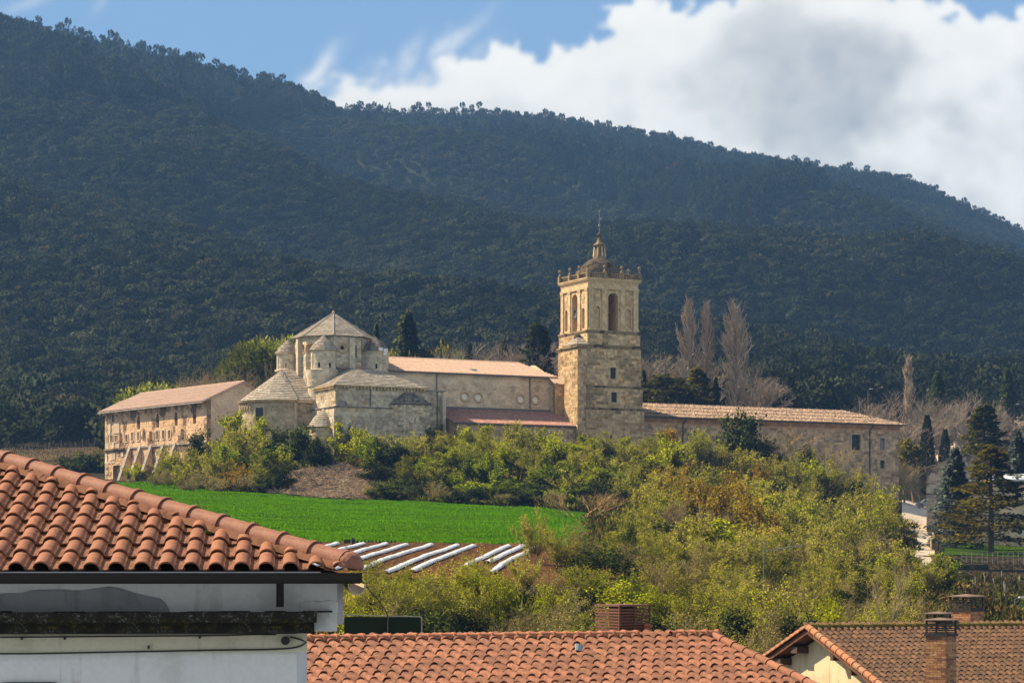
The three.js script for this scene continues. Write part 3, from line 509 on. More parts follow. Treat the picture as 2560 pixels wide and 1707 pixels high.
  { for (let i = 0; i < 8; i++) { const a = (i + 0.5) / 8 * Math.PI * 2 + Math.PI / 8, B = new Build(); B.bar([Math.sin(a) * 0.86, yl + 0.25, Math.cos(a) * 0.86], [Math.sin(a) * 0.76, yl2 - 0.3, Math.cos(a) * 0.76], 0.13, 0.11, 6); part(L, 'column', B.geo(), M.tower); } }
  const s = new THREE.SphereGeometry(0.37, 20, 14); s.translate(0, yl2 + 1.52, 0); part(T, 'ball', white(s), M.dome);
  { const B = new Build(), a = yl2 + 1.85, t = y(514); B.bar([0, a, 0], [0, t, 0], 0.05, 0.035, 6); B.box(-0.4, 0.35, lerp(a, t, 0.62), lerp(a, t, 0.62) + 0.07, -0.02, 0.02).box(-0.07, 0.07, t - 0.1, t + 0.12, -0.07, 0.07).box(-0.12, 0.12, lerp(a, t, 0.3), lerp(a, t, 0.3) + 0.3, -0.12, 0.12).box(0.1, 0.42, lerp(a, t, 0.6), lerp(a, t, 0.72), -0.015, 0.015); part(T, 'weather_vane', B.geo(), M.copper); }
}
// ---------------------------------------------------------------- the nave with its lean-to aisle
{
  R = mulberry(103);
  const T = abbeyThing('church_nave', 'long plain church nave with pink tiled roof and lean-to aisle', 'church');
  const zn = -3.5, xL = -42, xR = xA(1384, zn), ye = yA(946, xR, zn), xm = -36;
  const pane = (p, q) => { const x = xA(p, zn); return { x: x - xL, y: yA(q, x, zn) - 0.55, w: 1.0, h: 1.0, round: 1, ring: 0.36, depth: 0.22, fill: M.white, name: 'oculus_window', trimMat: M.tower }; };
  const holes = [pane(1162.4, 990), pane(1196, 992), pane(1302, 996), pane(1339, 998)];
  const bare = (s, yy) => { const x = s + xL, d = Math.min(...holes.map((h) => Math.hypot((s - h.x) / 1.5, (yy - h.y - 0.5) / 1.3))); return d + (fbm(s * 1.3, yy * 1.3, 3) - 0.5) * 1.6 < 1.35 || (yy < 26.2 + (fbm(s * 0.5, yy, 3) - 0.5) * 3 && x > -24) || (x > xR - 5 && yy < 28.2); };
  wall(T, 'wall', frameAt(xL, zn, 1, 0), xR - xL, 14, ye, M.churchWall, { holes, block: [0.75, 0.36], where: bare, tint: (s, y) => { const v = rr(0.84, 1.06) * (1 - 0.2 * sstep(0.5, 0.7, fbm(s / 1.4 + 44, y / 1.4, 4))); return [v, v * 0.98, v * 0.95]; }, miss: 0.2 });
  wall(T, 'wall', frameAt(xR, zn, 0, -1), 11.4, 14, ye, M.churchWall, { gable: ye + 2.3 });
  wall(T, 'wall', frameAt(xR, zn - 11.4, -1, 0), xR - xL, 14, ye, M.churchWall);
  const rise = 2.45, half = 5.7 + 0.45, up = new THREE.Vector3(0, rise, -half).normalize(), len = Math.hypot(rise, half), e = new THREE.Vector3(1, 0, 0);
  const xe = xR + 0.5, x0 = -39.5, L = xe - x0, cut = 3.2;
  part(T, 'roof_tiles', tileSlope(new THREE.Vector3(x0, ye + 0.12, zn + 0.45), e, up, L, () => 0, (s) => len * clamp((L - s) / cut + 0.02), { vary: [0.9, 1.1] }), M.pink, 'stuff');
  { const B = new Build(); B.quad([x0, ye + 0.1, zn + 0.45], [xe, ye + 0.1, zn + 0.45], [xe - cut, ye + 0.1 + rise, zn + 0.45 - half], [x0, ye + 0.1 + rise, zn + 0.45 - half]).quad([xe, ye + 0.1, zn - 11.8], [x0, ye + 0.1, zn - 11.8], [x0, ye + 0.1 + rise, zn + 0.45 - half], [xe - cut, ye + 0.1 + rise, zn + 0.45 - half]).tri([xe, ye + 0.1, zn + 0.45], [xe, ye + 0.1, zn - 11.8], [xe - cut, ye + 0.1 + rise, zn + 0.45 - half]).quad([x0, ye + 0.04, zn + 0.45], [x0, ye + 0.04, zn - 11.8], [xe, ye + 0.04, zn - 11.8], [xe, ye + 0.04, zn + 0.45]); part(T, 'roof', B.geo(), M.pink);
    const C = new Build(); for (let s = 0; s < L - cut; s += 0.4) { const v = rr(0.85, 1.1); C.tint = [v, v, v]; C.bar([x0 + s, ye + 0.12 + rise, zn + 0.45 - half], [x0 + s + 0.42, ye + 0.12 + rise, zn + 0.45 - half], 0.15, 0.13, 8); } part(T, 'ridge_tiles', C.geo(), M.pink, 'stuff'); }
  { const B = new Build(); B.box(x0, xe, ye - 0.06, ye + 0.06, zn + 0.36, zn + 0.52); part(T, 'gutter', B.geo(), M.lead); for (const p of [1091, 1324]) { const x = xA(p, zn), C = new Build(); C.bar([x, 23.4, zn + 0.16], [x, ye - 0.06, zn + 0.16], 0.08, 0.08, 8).bar([x, ye - 0.06, zn + 0.16], [x, ye - 0.02, zn + 0.42], 0.08, 0.08, 8); part(T, 'drainpipe', C.geo(), M.lead); } }
  { const B = new Build(), x = xA(1186, zn), t = 0.2; B.box(-0.45, 0.45, 0, 0.12, -0.35, 0.35); const g = B.geo(); g.rotateX(Math.atan2(rise, half)); g.translate(x + 0.4, ye + 0.85, zn + 0.45 - half * 0.27); part(T, 'skylight', g, M.copper); }
  // link to the tower
  { const xl = xA(1384, zn + 1.2), w = wall(T, 'link_wall', frameAt(xR - 0.6, zn + 1.6, 1, 0), 5.5, 14, yA(962, xR, zn), M.tower, { block: [0.7, 0.38], tint: weather(0.96, 0.3, 1.2, 2, 50) });
    wall(T, 'link_wall', frameAt(xR - 0.6, zn, 0, 1), 1.59, 14, yA(962, xR, zn), M.tower, {});
    const B = new Build(), yl = yA(962, xR, zn); part(T, 'link_roof', tileSlope(new THREE.Vector3(xR - 1.0, yl + 0.02, zn + 2.0), new THREE.Vector3(1, 0, 0), new THREE.Vector3(0, 1.1, -2).normalize(), 5.8, () => 0, () => 2.3), M.pink); }
  // the lean-to aisle
  const za = 3.6, a0 = xA(1141.5, za), a1 = -5.0, yb = yA(1064, -15, za), ytp = yA(1026, -18, zn), up2 = new THREE.Vector3(0, ytp - yb, zn - za - 0.35).normalize(), len2 = Math.hypot(ytp - yb, za - zn + 0.35);
  wall(T, 'aisle_wall', frameAt(a0, za, 1, 0), a1 - a0, 12, yb, M.rubble, { block: [0.62, 0.34], tint: weather(1.25, 0.25, 1.5, 1.2, 60) });
  wall(T, 'aisle_wall', frameAt(a0, zn, 0, 1), za - zn - 0.002, 12, ytp - 0.1, M.rubble, { y1b: yb - 0.1 });
  part(T, 'aisle_roof_tiles', tileSlope(new THREE.Vector3(a0 - 0.4, yb + 0.14, za + 0.4), new THREE.Vector3(1, 0, 0), up2, a1 - a0 + 0.4, () => 0, () => len2, { vary: [0.75, 1.15] }), M.plum, 'stuff');
  { const B = new Build(); B.quad([a0 - 0.4, yb + 0.1, za + 0.4], [a1, yb + 0.1, za + 0.4], [a1, ytp + 0.12, zn], [a0 - 0.4, ytp + 0.12, zn]).quad([a0 - 0.4, yb - 0.02, za + 0.4], [a0 - 0.4, ytp, zn], [a1, ytp, zn], [a1, yb - 0.02, za + 0.4]).quad([a0 - 0.4, yb - 0.02, za + 0.4], [a0 - 0.4, yb + 0.1, za + 0.4], [a0 - 0.4, ytp + 0.12, zn], [a0 - 0.4, ytp, zn]); part(T, 'aisle_roof', B.geo(), M.plum);
    const C = new Build(); C.box(a0 - 0.4, a1, yb + 0.02, yb + 0.14, za + 0.38, za + 0.5); part(T, 'gutter', C.geo(), M.lead); const D = new Build(); D.box(a0 - 0.5, a1 + 0.2, ytp + 0.12, ytp + 0.4, zn + 0.001, zn + 0.3); part(T, 'flashing', D.geo(), M.lead); }
  // wall and buttress between transept and aisle
  { const z = 0.4, x0b = xA(1058, z), x1b = xA(1108, z), yt = yA(977, x0b, z); wall(T, 'side_chapel_wall', frameAt(x0b, z, 1, 0), x1b - x0b, 13, yt, M.church, { block: [0.7, 0.36], tint: weather(0.97, 0.3, 1.2, 1.6, 66) }); wall(T, 'side_chapel_wall', frameAt(x1b, z, 0, -1), z - zn, 13, yt, M.church, {}); const B = new Build(); B.box(x0b - 0.2, x1b + 0.35, yt, yt + 0.14, zn, z + 0.3); part(T, 'side_chapel_roof', B.geo(), M.cement);
    const C = new Build(), xx = xA(1092, z); C.bar([xx, 17, z + 0.14], [xx, yt, z + 0.14], 0.08, 0.08, 8); part(T, 'drainpipe', C.geo(), M.lead); const E = new Build(), q = xA(1100, z); E.box(q, q + 0.5, 13, yt - 0.6, z, z + 0.9); part(T, 'buttress', E.geo(), M.church); }
}
// ---------------------------------------------------------------- apse
const apC = [-45.4, -9.2], apR = 5.55;
{
  R = mulberry(105);
  const T = abbeyThing('church_apse', 'round romanesque apse under a conical slate-grey slab roof', 'apse');
  const [cx, cz] = apC, ye = yA(1001, cx, cz + apR), yt = yA(926.5, cx, cz), a0 = -Math.PI, a1 = 0;   // half circle on the -x side: from back (-pi) to front (0)
  const body = revolve([[apR, 12], [apR, ye]], 40, a0, a1); body.translate(cx, 0, cz); const w = part(T, 'wall', white(body), M.apse);
  { const B = new Build(); roundAshlar(B, cx, cz, apR, 17.5, ye - 1.6, -2.6, 0, 0.75, 0.38); part(w, 'ashlar', B.geo(), M.apse, 'stuff'); }
  wall(T, 'bay_wall', frameAt(cx, cz + apR, 1, 0), 3.3, 12, ye, M.apse, { block: [0.75, 0.38], tint: weather(0.97, 0.25, 1.1, 1.5, 70), thick: 0.6 });
  const B = new Build(), ro = apR + 0.5; coneSlabs(B, cx, cz, ro, ye + 0.05, yt, a0, a1, 22, 17, 0, [0.75, 1.2]); slabSlope(B, [cx, ye + 0.05, cz + ro], [cx + 3.3, ye + 0.05, cz + ro], [cx + 3.3, yt, cz], [cx, yt, cz], 17, 0.7, [0.65, 1.15]); slabSlope(B, [cx + 3.3, ye + 0.05, cz - ro], [cx, ye + 0.05, cz - ro], [cx, yt, cz], [cx + 3.3, yt, cz], 17);
  part(T, 'roof', B.geo(), M.slab);
  { const C = new Build(); C.bar([cx, ye + 0.14, cz + ro + 0.02], [cx, yt + 0.1, cz], 0.12, 0.12, 6); part(T, 'roof_rib', C.geo(), M.slabDark); }
  const eave = revolve([[apR + 0.02, ye - 0.35], [apR + 0.2, ye - 0.3], [apR + 0.45, ye - 0.1], [apR + 0.5, ye + 0.06], [apR - 0.3, ye + 0.06]], 44, a0, a1); eave.translate(cx, 0, cz); part(T, 'cornice', white(eave), M.tower);
  { const C = new Build(); C.box(cx, cx + 3.3, ye - 0.32, ye + 0.06, cz + apR - 0.2, cz + apR + 0.45); part(T, 'cornice', C.geo(), M.tower); }
  // arched corbel table, lesenes and window
  for (const bay of [[-2.35, -1.9], [-1.78, -1.12], [-0.74, -0.10]]) {
    const n = Math.round((bay[1] - bay[0]) * apR / 0.62), C = new Build();
    for (let i = 0; i < n; i++) { const t0 = lerp(bay[0], bay[1], i / n), t1 = lerp(bay[0], bay[1], (i + 1) / n), pt = (t, y, r) => [cx + Math.sin(t) * r, y, cz + Math.cos(t) * r];
      const K = 8, out = apR + 0.16; for (let k = 0; k < K; k++) { const f0 = k / K, f1 = (k + 1) / K, hh = (f) => ye - 1.2 + Math.sin(f * Math.PI) * 0.55, q0 = lerp(t0, t1, f0), q1 = lerp(t0, t1, f1); C.quad(pt(q0, hh(f0), out), pt(q1, hh(f1), out), pt(q1, hh(f1) + 0.22, out), pt(q0, hh(f0) + 0.22, out)); C.quad(pt(q0, hh(f0), apR), pt(q1, hh(f1), apR), pt(q1, hh(f1), out), pt(q0, hh(f0), out)); C.quad(pt(q0, hh(f0) + 0.22, out), pt(q1, hh(f1) + 0.22, out), pt(q1, hh(f1) + 0.22, apR), pt(q0, hh(f0) + 0.22, apR)); }
      C.bar(pt(t0, ye - 1.45, apR + 0.08), pt(t0, ye - 1.12, apR + 0.1), 0.09, 0.13, 6); }
    part(T, 'arch_frieze', C.geo(), M.apse);
  }
  { const C = new Build(); C.box(cx + 1.0, cx + 2.9, ye - 0.75, ye - 0.6, cz + apR, cz + apR + 0.15); for (let i = 0; i < 4; i++) { const x = cx + 1.2 + i * 0.52; C.bar([x, ye - 1.3, cz + apR + 0.08], [x, ye - 0.75, cz + apR + 0.12], 0.08, 0.12, 6); } part(T, 'arch_frieze', C.geo(), M.apse); }
  for (const t of [-2.42, -1.85, -0.02]) { const C = new Build(); C.bar([cx + Math.sin(t) * (apR + 0.05), 12, cz + Math.cos(t) * (apR + 0.05)], [cx + Math.sin(t) * (apR + 0.05), ye - 0.3, cz + Math.cos(t) * (apR + 0.05)], 0.3, 0.3, 8); part(T, 'half_column', C.geo(), M.apse); }
  for (const [t, w2] of [[-0.93, 0.62], [-2.02, 0.5]]) { const C = new Build(); C.box(-w2, w2, ye - 3.1, ye - 1.0, -0.2, 0.06); const g = C.geo(); g.rotateY(t); g.translate(cx + Math.sin(t) * apR, 0, cz + Math.cos(t) * apR); const wd = part(T, 'window', g, M.dark); const D = new Build(); D.box(-w2 - 0.2, -w2, ye - 3.2, ye - 0.85, -0.2, 0.14).box(w2, w2 + 0.2, ye - 3.2, ye - 0.85, -0.2, 0.14).box(-w2 - 0.2, w2 + 0.2, ye - 0.99, ye - 0.8, -0.2, 0.15); const h = D.geo(); h.rotateY(t); h.translate(cx + Math.sin(t) * apR, 0, cz + Math.cos(t) * apR); part(wd, 'frame', h, M.apse); }
}
// ---------------------------------------------------------------- transept with its small apse and stair block
{
  R = mulberry(107);
  const T = abbeyThing('church_transept', 'low stone transept with hipped slab roof in front of the crossing', 'transept');
  const zt = 4, x0 = xA(838.6, zt), x1 = xA(1062, zt), ye = yA(964, x0, zt), zb = -3.5, yr = ye + 2.75, o = 0.42;
  const yl = yA(1018, x0, zt);
  wall(T, 'wall', frameAt(x0, zt, 1, 0), x1 - x0, yl, ye, M.church, { block: [0.85, 0.42], tint: weather(0.97, 0.24, 2.2, 1.6, 80) });
  wall(T, 'wall', frameAt(x0, zb, 0, 1), zt - zb - 0.002, yl, ye, M.church, { block: [0.8, 0.42], tint: weather(0.97, 0.24, 1.6, 1.6, 84) });
  wall(T, 'wall', frameAt(x1, zt, 0, -1), zt - zb, 12, ye, M.church, { block: [0.8, 0.42] });
  // the lower wall stands proud, its large blocks laid one by one
  const lo = wall(T, 'lower_wall', frameAt(x0 - 0.35, zt + 0.35, 1, 0), x1 - x0 + 0.35, 11, yl, M.church, {});
  { const f = frameAt(x0 - 0.35, zt + 0.35, 1, 0), L = x1 - x0 + 0.35; let n = 0;
    for (let y = 15.6; y < yl - 0.2;) { const h = Math.min(rr(0.5, 0.66), yl - 0.03 - y); let x = -rr(0, 0.6); while (x < L) { const w = rr(0.65, 1.35), a = Math.max(0.02, x), b = Math.min(L - 0.02, x + w); x += w; if (b - a < 0.2 || h < 0.2) continue; const B = new Build(), v = rr(0.8, 1.12) * (1 - 0.25 * sstep(0.5, 0.68, fbm(a / 2 + 3, y / 2, 3))), q = R() < 0.18 ? 0.82 : 1; B.tint = [v, v * lerp(1, q, 0.5), v * q]; B.box(a + 0.015, b - 0.015, y + 0.015, y + h - 0.015, 0, rr(0.02, 0.06), 'b'); const g = B.geo(); g.applyMatrix4(f); part(lo, 'stone_block', g, M.church); n++; } y += h; } }
  wall(T, 'lower_wall', frameAt(x0 - 0.35, zb, 0, 1), zt + 0.348 - zb, 11, yl, M.church, { block: [0.9, 0.5], tint: weather(0.95, 0.24, 1.6, 1.6, 88) });
  { const B = new Build(); B.box(x0 - 0.5, x1 + 0.05, yl, yl + 0.16, zt + 0.01, zt + 0.5); B.box(x0 - 0.5, x0 - 0.01, yl, yl + 0.16, zb, zt + 0.01); part(T, 'coping', B.geo(), M.slabDark); }
  { const B = new Build(); B.poly([[x0 + 0.35, yl + 0.16, zt + 0.42], [x0 + 1.7, yl + 0.16, zt + 0.42], [x0 + 1.5, yl + 0.95, zt + 0.05], [x0 + 0.5, yl + 0.95, zt + 0.05]]).poly([[x0 + 0.35, yl + 0.16, zt + 0.42], [x0 + 0.5, yl + 0.95, zt + 0.05], [x0 + 0.35, yl + 0.16, zt + 0.02]]).poly([[x0 + 1.7, yl + 0.16, zt + 0.42], [x0 + 1.7, yl + 0.16, zt + 0.02], [x0 + 1.5, yl + 0.95, zt + 0.05]]); part(T, 'buttress_cap', B.geo(), M.slabDark); }
  const B = new Build(), a = [x0 - o, ye + 0.1, zt + o], b = [x1 + o, ye + 0.1, zt + o], c = [x1 + o, ye + 0.1, zb - 5], d = [x0 - o, ye + 0.1, zb], r0 = [x0 + 4.4, yr, zt - 4.4], r1 = [x1 - 5.2, yr, zt - 4.4];
  slabSlope(B, a, b, r1, r0, 12, 0.8, [0.62, 1.15]); slabSlope(B, d, a, r0, [x0 + 4.4, yr, zb - 2], 15, 0.8, [0.8, 1.15]); slabSlope(B, b, c, [x1 - 5.2, yr, zb - 5], r1, 15, 0.8); part(T, 'roof', B.geo(), M.slab);
  { const C = new Build(); C.box(x0 - o, x1 + o, ye - 0.02, ye + 0.09, zt, zt + o).box(x0 - o, x0, ye - 0.02, ye + 0.09, zb, zt + o); for (let i = 0; i < 27; i++) { const x = x0 + 0.2 + i * (x1 - x0 - 0.4) / 26; C.box(x - 0.1, x + 0.1, ye - 0.34, ye - 0.02, zt, zt + 0.3); } for (let i = 0; i < 14; i++) { const z = zb + 0.4 + i * 0.52; C.box(x0 - 0.3, x0, ye - 0.34, ye - 0.02, z - 0.1, z + 0.1); } part(T, 'corbel_cornice', C.geo(), M.tower); }
  { const C = new Build(), x = xA(924.7, zt); C.bar([x, yl + 0.16, zt + 0.12], [x, ye - 0.1, zt + 0.12], 0.07, 0.07, 8); part(T, 'drainpipe', C.geo(), M.lead); }
  // small apse on the left
  { const C = new Build(), cx = x0 - 0.3, cz = 0.9, ys = yA(1019, cx, cz), ye2 = ys - 2.7; const g = revolve([[2.1, 11], [2.1, ye2]], 20, -Math.PI, 0); g.translate(cx, 0, cz); part(T, 'small_apse_wall', white(g), M.apse); coneSlabs(C, cx, cz, 2.35, ye2, ys, -Math.PI, 0, 12, 10, 0, [0.85, 1.15], 0.25); part(T, 'small_apse_roof', C.geo(), M.slab); }
  // stair block in front of the right end, five-sided
  { const zs = zt + 1.75, xa = xA(1011, zs), xb = xA(1074, zs), yb = yA(1012.5, xb, zs), xc = xa - 1.3, zc = zt + 0.36; const C = new Build();
    wall(T, 'stair_block_wall', frameAt(xa, zs, 1, 0), xb - xa, 11, yb, M.church, { block: [0.55, 0.3], tint: weather(0.97, 0.24, 1.2, 1.6, 92), holes: [{ x: (xb - xa) * 0.42, y: yb - 2.6, w: 0.16, h: 0.8, name: 'slit_window', fill: M.void }] });
    const l = Math.hypot(xa - xc, zs - zc); wall(T, 'stair_block_wall', frameAt(xc, zc, (xa - xc) / l, (zs - zc) / l), l - 0.002, 11, yb, M.church, { block: [0.55, 0.3], tint: weather(0.97, 0.24, 1.2, 1.6, 95) }); wall(T, 'stair_block_wall', frameAt(xb, zs, 0, -1), 2.2, 11, yb, M.church, { block: [0.55, 0.3] });
    C.bar([xa, 11, zs], [xa, yb - 0.05, zs], 0.17, 0.17, 8); part(T, 'half_column', C.geo(), M.church);
    const D = new Build(), ap = [(xc + xb) / 2 - 0.3, yb + 1.85, zt - 0.1], k = yb + 0.05, q = 0.3; const p = [[xc - q, k, zc], [xa - q * 0.6, k, zs + q], [xb + q, k, zs + q], [xb + q, k, zt]]; const t2 = [ap[0] + 1.1, ap[1], ap[2]]; slabSlope(D, p[0], p[1], ap, ap, 9, 0.6, [0.55, 1]); slabSlope(D, p[1], p[2], t2, ap, 9, 0.6, [0.5, 1.1]); slabSlope(D, p[2], p[3], t2, t2, 9, 0.6); D.poly([p[3], p[2], p[1], p[0]].map((v) => [v[0], k - 0.05, v[2]])); part(T, 'stair_block_roof', D.geo(), M.slabDark); }
}
// ---------------------------------------------------------------- crossing tower with corner turrets
{
  R = mulberry(109);
  const T = abbeyThing('crossing_tower', 'octagonal crossing tower with pyramid slab roof and corner turrets', 'tower');
  const C0 = P(833, 900, 336), lx = (C0.x - AX) * cT - (-C0.z - AD) * -sT, toL = (v) => { const X = v.x - AX, Z = v.z + AD; return [X * cT - Z * sT, X * sT + Z * cT]; };
  const [cx, cz] = toL(C0), D0 = 336, y = (py) => (HY - py) / F * D0, r = 5.35, base = 24, ye = y(848), ya = y(783.5);
  const oct = (k, rad) => { const a = (k + 0.5) * Math.PI / 4; return [cx + Math.sin(a) * rad, cz + Math.cos(a) * rad]; };
  const rose = (n) => ({ x: 2.05, y: y(877) - 0.55, w: 1.1, h: 1.1, round: 1, ring: 0.3, depth: 0.3, fill: n ? M.void : M.tower, name: 'rose_window', trimMat: M.tower });
  for (let k = 0; k < 8; k++) {
    const [xa, za] = oct(k - 1, r), [xb, zb] = oct(k, r), l = Math.hypot(xb - xa, zb - za), f = frameAt(xa, za, (xb - xa) / l, (zb - za) / l);
    const holes = k === 0 ? [{ ...rose(1), x: 1.35 }, { x: 3.35, y: y(900), w: 0.3, h: 1.7, name: 'slit_window', fill: M.void }] : k === 6 ? [{ ...rose(0), x: 1.0 }, { ...rose(0), x: 3.1 }] : k === 7 ? [{ ...rose(0), x: 0.7 }] : [];
    wall(T, 'wall', f, l, base, ye, M.church, { holes, block: k > 4 || k < 3 ? [0.62, 0.34] : undefined, tint: weather(0.97, 0.28, 1.3, 1.6, 110 + k), thick: 0.6 });
    if (k === 0) { // eight pointed tracery over the dark rose
      const s = new THREE.Shape(); s.absarc(0, 0, 0.6, 0, Math.PI * 2); const h = new THREE.Path(); for (let i = 0; i < 16; i++) { const a = i / 16 * Math.PI * 2, q = i % 2 ? 0.22 : 0.5; i ? h.lineTo(Math.cos(a) * q, Math.sin(a) * q) : h.moveTo(Math.cos(a) * q, Math.sin(a) * q); } h.closePath(); s.holes.push(h); const g = new THREE.ExtrudeGeometry(s, { depth: 0.1, bevelEnabled: false }); g.translate(1.35, y(877), -0.22); g.applyMatrix4(f); part(T, 'rose_tracery', white(g), M.church);
    }
    if (k === 0 || k === 6) { const B = new Build(), q = k === 0 ? [2.2, 3.0] : [1.9, 2.5]; B.box(q[0], q[1], base, ye - 0.25, 0, 0.6, 'b'); const g = B.geo(); g.applyMatrix4(f); part(T, 'buttress', g, M.church); }
    if (k === 6) { const B = new Build(); B.box(1.2, 1.42, y(905), y(865), 0.01, 0.05); const g = B.geo(); g.applyMatrix4(f); part(T, 'slit_window', g, M.void); }
  }
  { const B = new Build(); for (let k = 0; k < 8; k++) { const [xa, za] = oct(k - 1, r + 0.5), [xb, zb] = oct(k, r + 0.5); slabSlope(B, [xa, ye, za], [xb, ye, zb], [cx, ya, cz], [cx, ya, cz], 19, 0.75, [0.84, 1.12]); const [p, q] = oct(k - 1, r - 0.2), [u, v] = oct(k, r - 0.2); B.tint = [0.8, 0.78, 0.72]; B.quad([xb, ye, zb], [xa, ye, za], [p, ye - 0.12, q], [u, ye - 0.12, v]); } part(T, 'roof', B.geo(), M.slab);
    const E = new Build(); for (let k = 0; k < 8; k++) { const [xa, za] = oct(k, r + 0.5); E.bar([xa, ye + 0.08, za], [cx, ya + 0.08, cz], 0.09, 0.07, 5); } part(T, 'roof_ribs', E.geo(), M.slab); }
  { const g = new THREE.SphereGeometry(0.22, 10, 8); g.translate(cx, ya + 0.15, cz); part(T, 'roof_finial', white(g), M.tower); }
  // turrets: [px, depth, radius, eave row, peak row, foot row, sides, angle of the lit slabs]
  for (const [px, D, tr, pe, pp, pf, round] of [[808.5, 330.6, 1.72, 876, 838, 927, 1], [938, 334.5, 1.85, 879, 842, 930, 0], [719, 337, 1.55, 885, 850, 927, 1]]) {
    const q = P(px, 900, D), [tx, tz] = toL(q), h = (py) => (HY - py) / F * D, e = h(pe), n = round ? 20 : 8;
    const g = revolve([[tr, base], [tr, e]], n, 0, Math.PI * 2, !!round); g.translate(tx, 0, tz); const w = part(T, 'turret_wall', white(g), M.church);
    { const B = new Build(); roundAshlar(B, tx, tz, tr, h(pf), e - 0.1, -2.4, 1.9, 0.5, 0.32); part(w, 'ashlar', B.geo(), M.church, 'stuff'); }
    const B = new Build(); coneSlabs(B, tx, tz, tr + 0.28, e - 0.02, h(pp), 0, Math.PI * 2, round ? 18 : 8, 9, 0, round ? [0.6, 1.15] : [0.45, 0.9], 0.22); const c = revolve([[tr, e - 0.2], [tr + 0.3, e - 0.02], [0.2, e]], n); c.translate(tx, 0, tz); const rf = part(T, 'turret_roof', B.geo(), px === 938 ? M.slabDark : M.slab); part(rf, 'eave', white(c), M.church);
    const ring = revolve([[tr + 0.02, h(pf) - 0.25], [tr + 0.3, h(pf) - 0.1], [tr + 0.3, h(pf) + 0.1], [tr, h(pf) + 0.2]], n); ring.translate(tx, 0, tz); part(T, 'turret_cornice', white(ring), M.church);
    const k = new Build(); for (const t of [-1.2, -0.2, 0.8]) { const a = t - 0.25; k.bar([tx + Math.sin(a) * tr, h(pf), tz + Math.cos(a) * tr], [tx + Math.sin(a) * tr, e, tz + Math.cos(a) * tr], 0.12, 0.12, 6); } part(T, 'turret_shaft', k.geo(), M.church);
    for (const t of px === 808.5 ? [-0.75, 0.12] : px === 938 ? [-0.35] : [-0.5]) { const a = t, b = new Build(); b.box(-0.13, 0.13, h(pf) + 0.35, h(pf) + 1.0, -0.1, 0.06); const g2 = b.geo(); g2.rotateY(a); g2.translate(tx + Math.sin(a) * tr, 0, tz + Math.cos(a) * tr); part(T, 'slit_window', g2, M.void); }
  }
  { const q = P(804, 900, 330.4), [tx, tz] = toL(q), h = (py) => (HY - py) / F * 330.4, g = revolve([[1.85, 18], [1.9, h(975)], [2.25, h(926)]], 28); g.translate(tx, 0, tz); const w = part(T, 'turret_drum', white(g), M.church); const B = new Build(); roundAshlar(B, tx, tz, 2.05, h(968), h(929), -2.4, 1.7, 0.6, 0.34); const a = B.geo(); part(w, 'ashlar', a, M.church, 'stuff'); }
}
// two floodlights on the right corner turret
for (const [px, py, who] of [[952, 873, 'smaller of two white floodlights on the crossing turret eave'], [964, 876, 'larger white floodlight at the outer edge of crossing turret']]) {
  const T = thing('floodlight', who, 'floodlight', 'floodlights on the crossing turret'), p = P(px, py, 332.2), big = px > 960; T.position.copy(p);
  const B = new Build(); B.box(-0.28, 0.28, -0.2, 0.22, -0.12, 0.1); part(T, 'lamp_housing', B.geo(), M.white); const C = new Build(); C.box(-0.24, 0.24, -0.16, 0.18, 0.101, 0.12); part(T, 'lamp_glass', C.geo(), mat([0.7, 0.74, 0.76], 0.15)); const D = new Build(); D.bar([0, -0.2, -0.05], [0.05, -0.55, -0.55], 0.04, 0.04, 6); if (big) D.box(-0.3, 0.2, -0.62, -0.3, -0.1, 0.05); part(T, 'bracket', D.geo(), M.white);
}
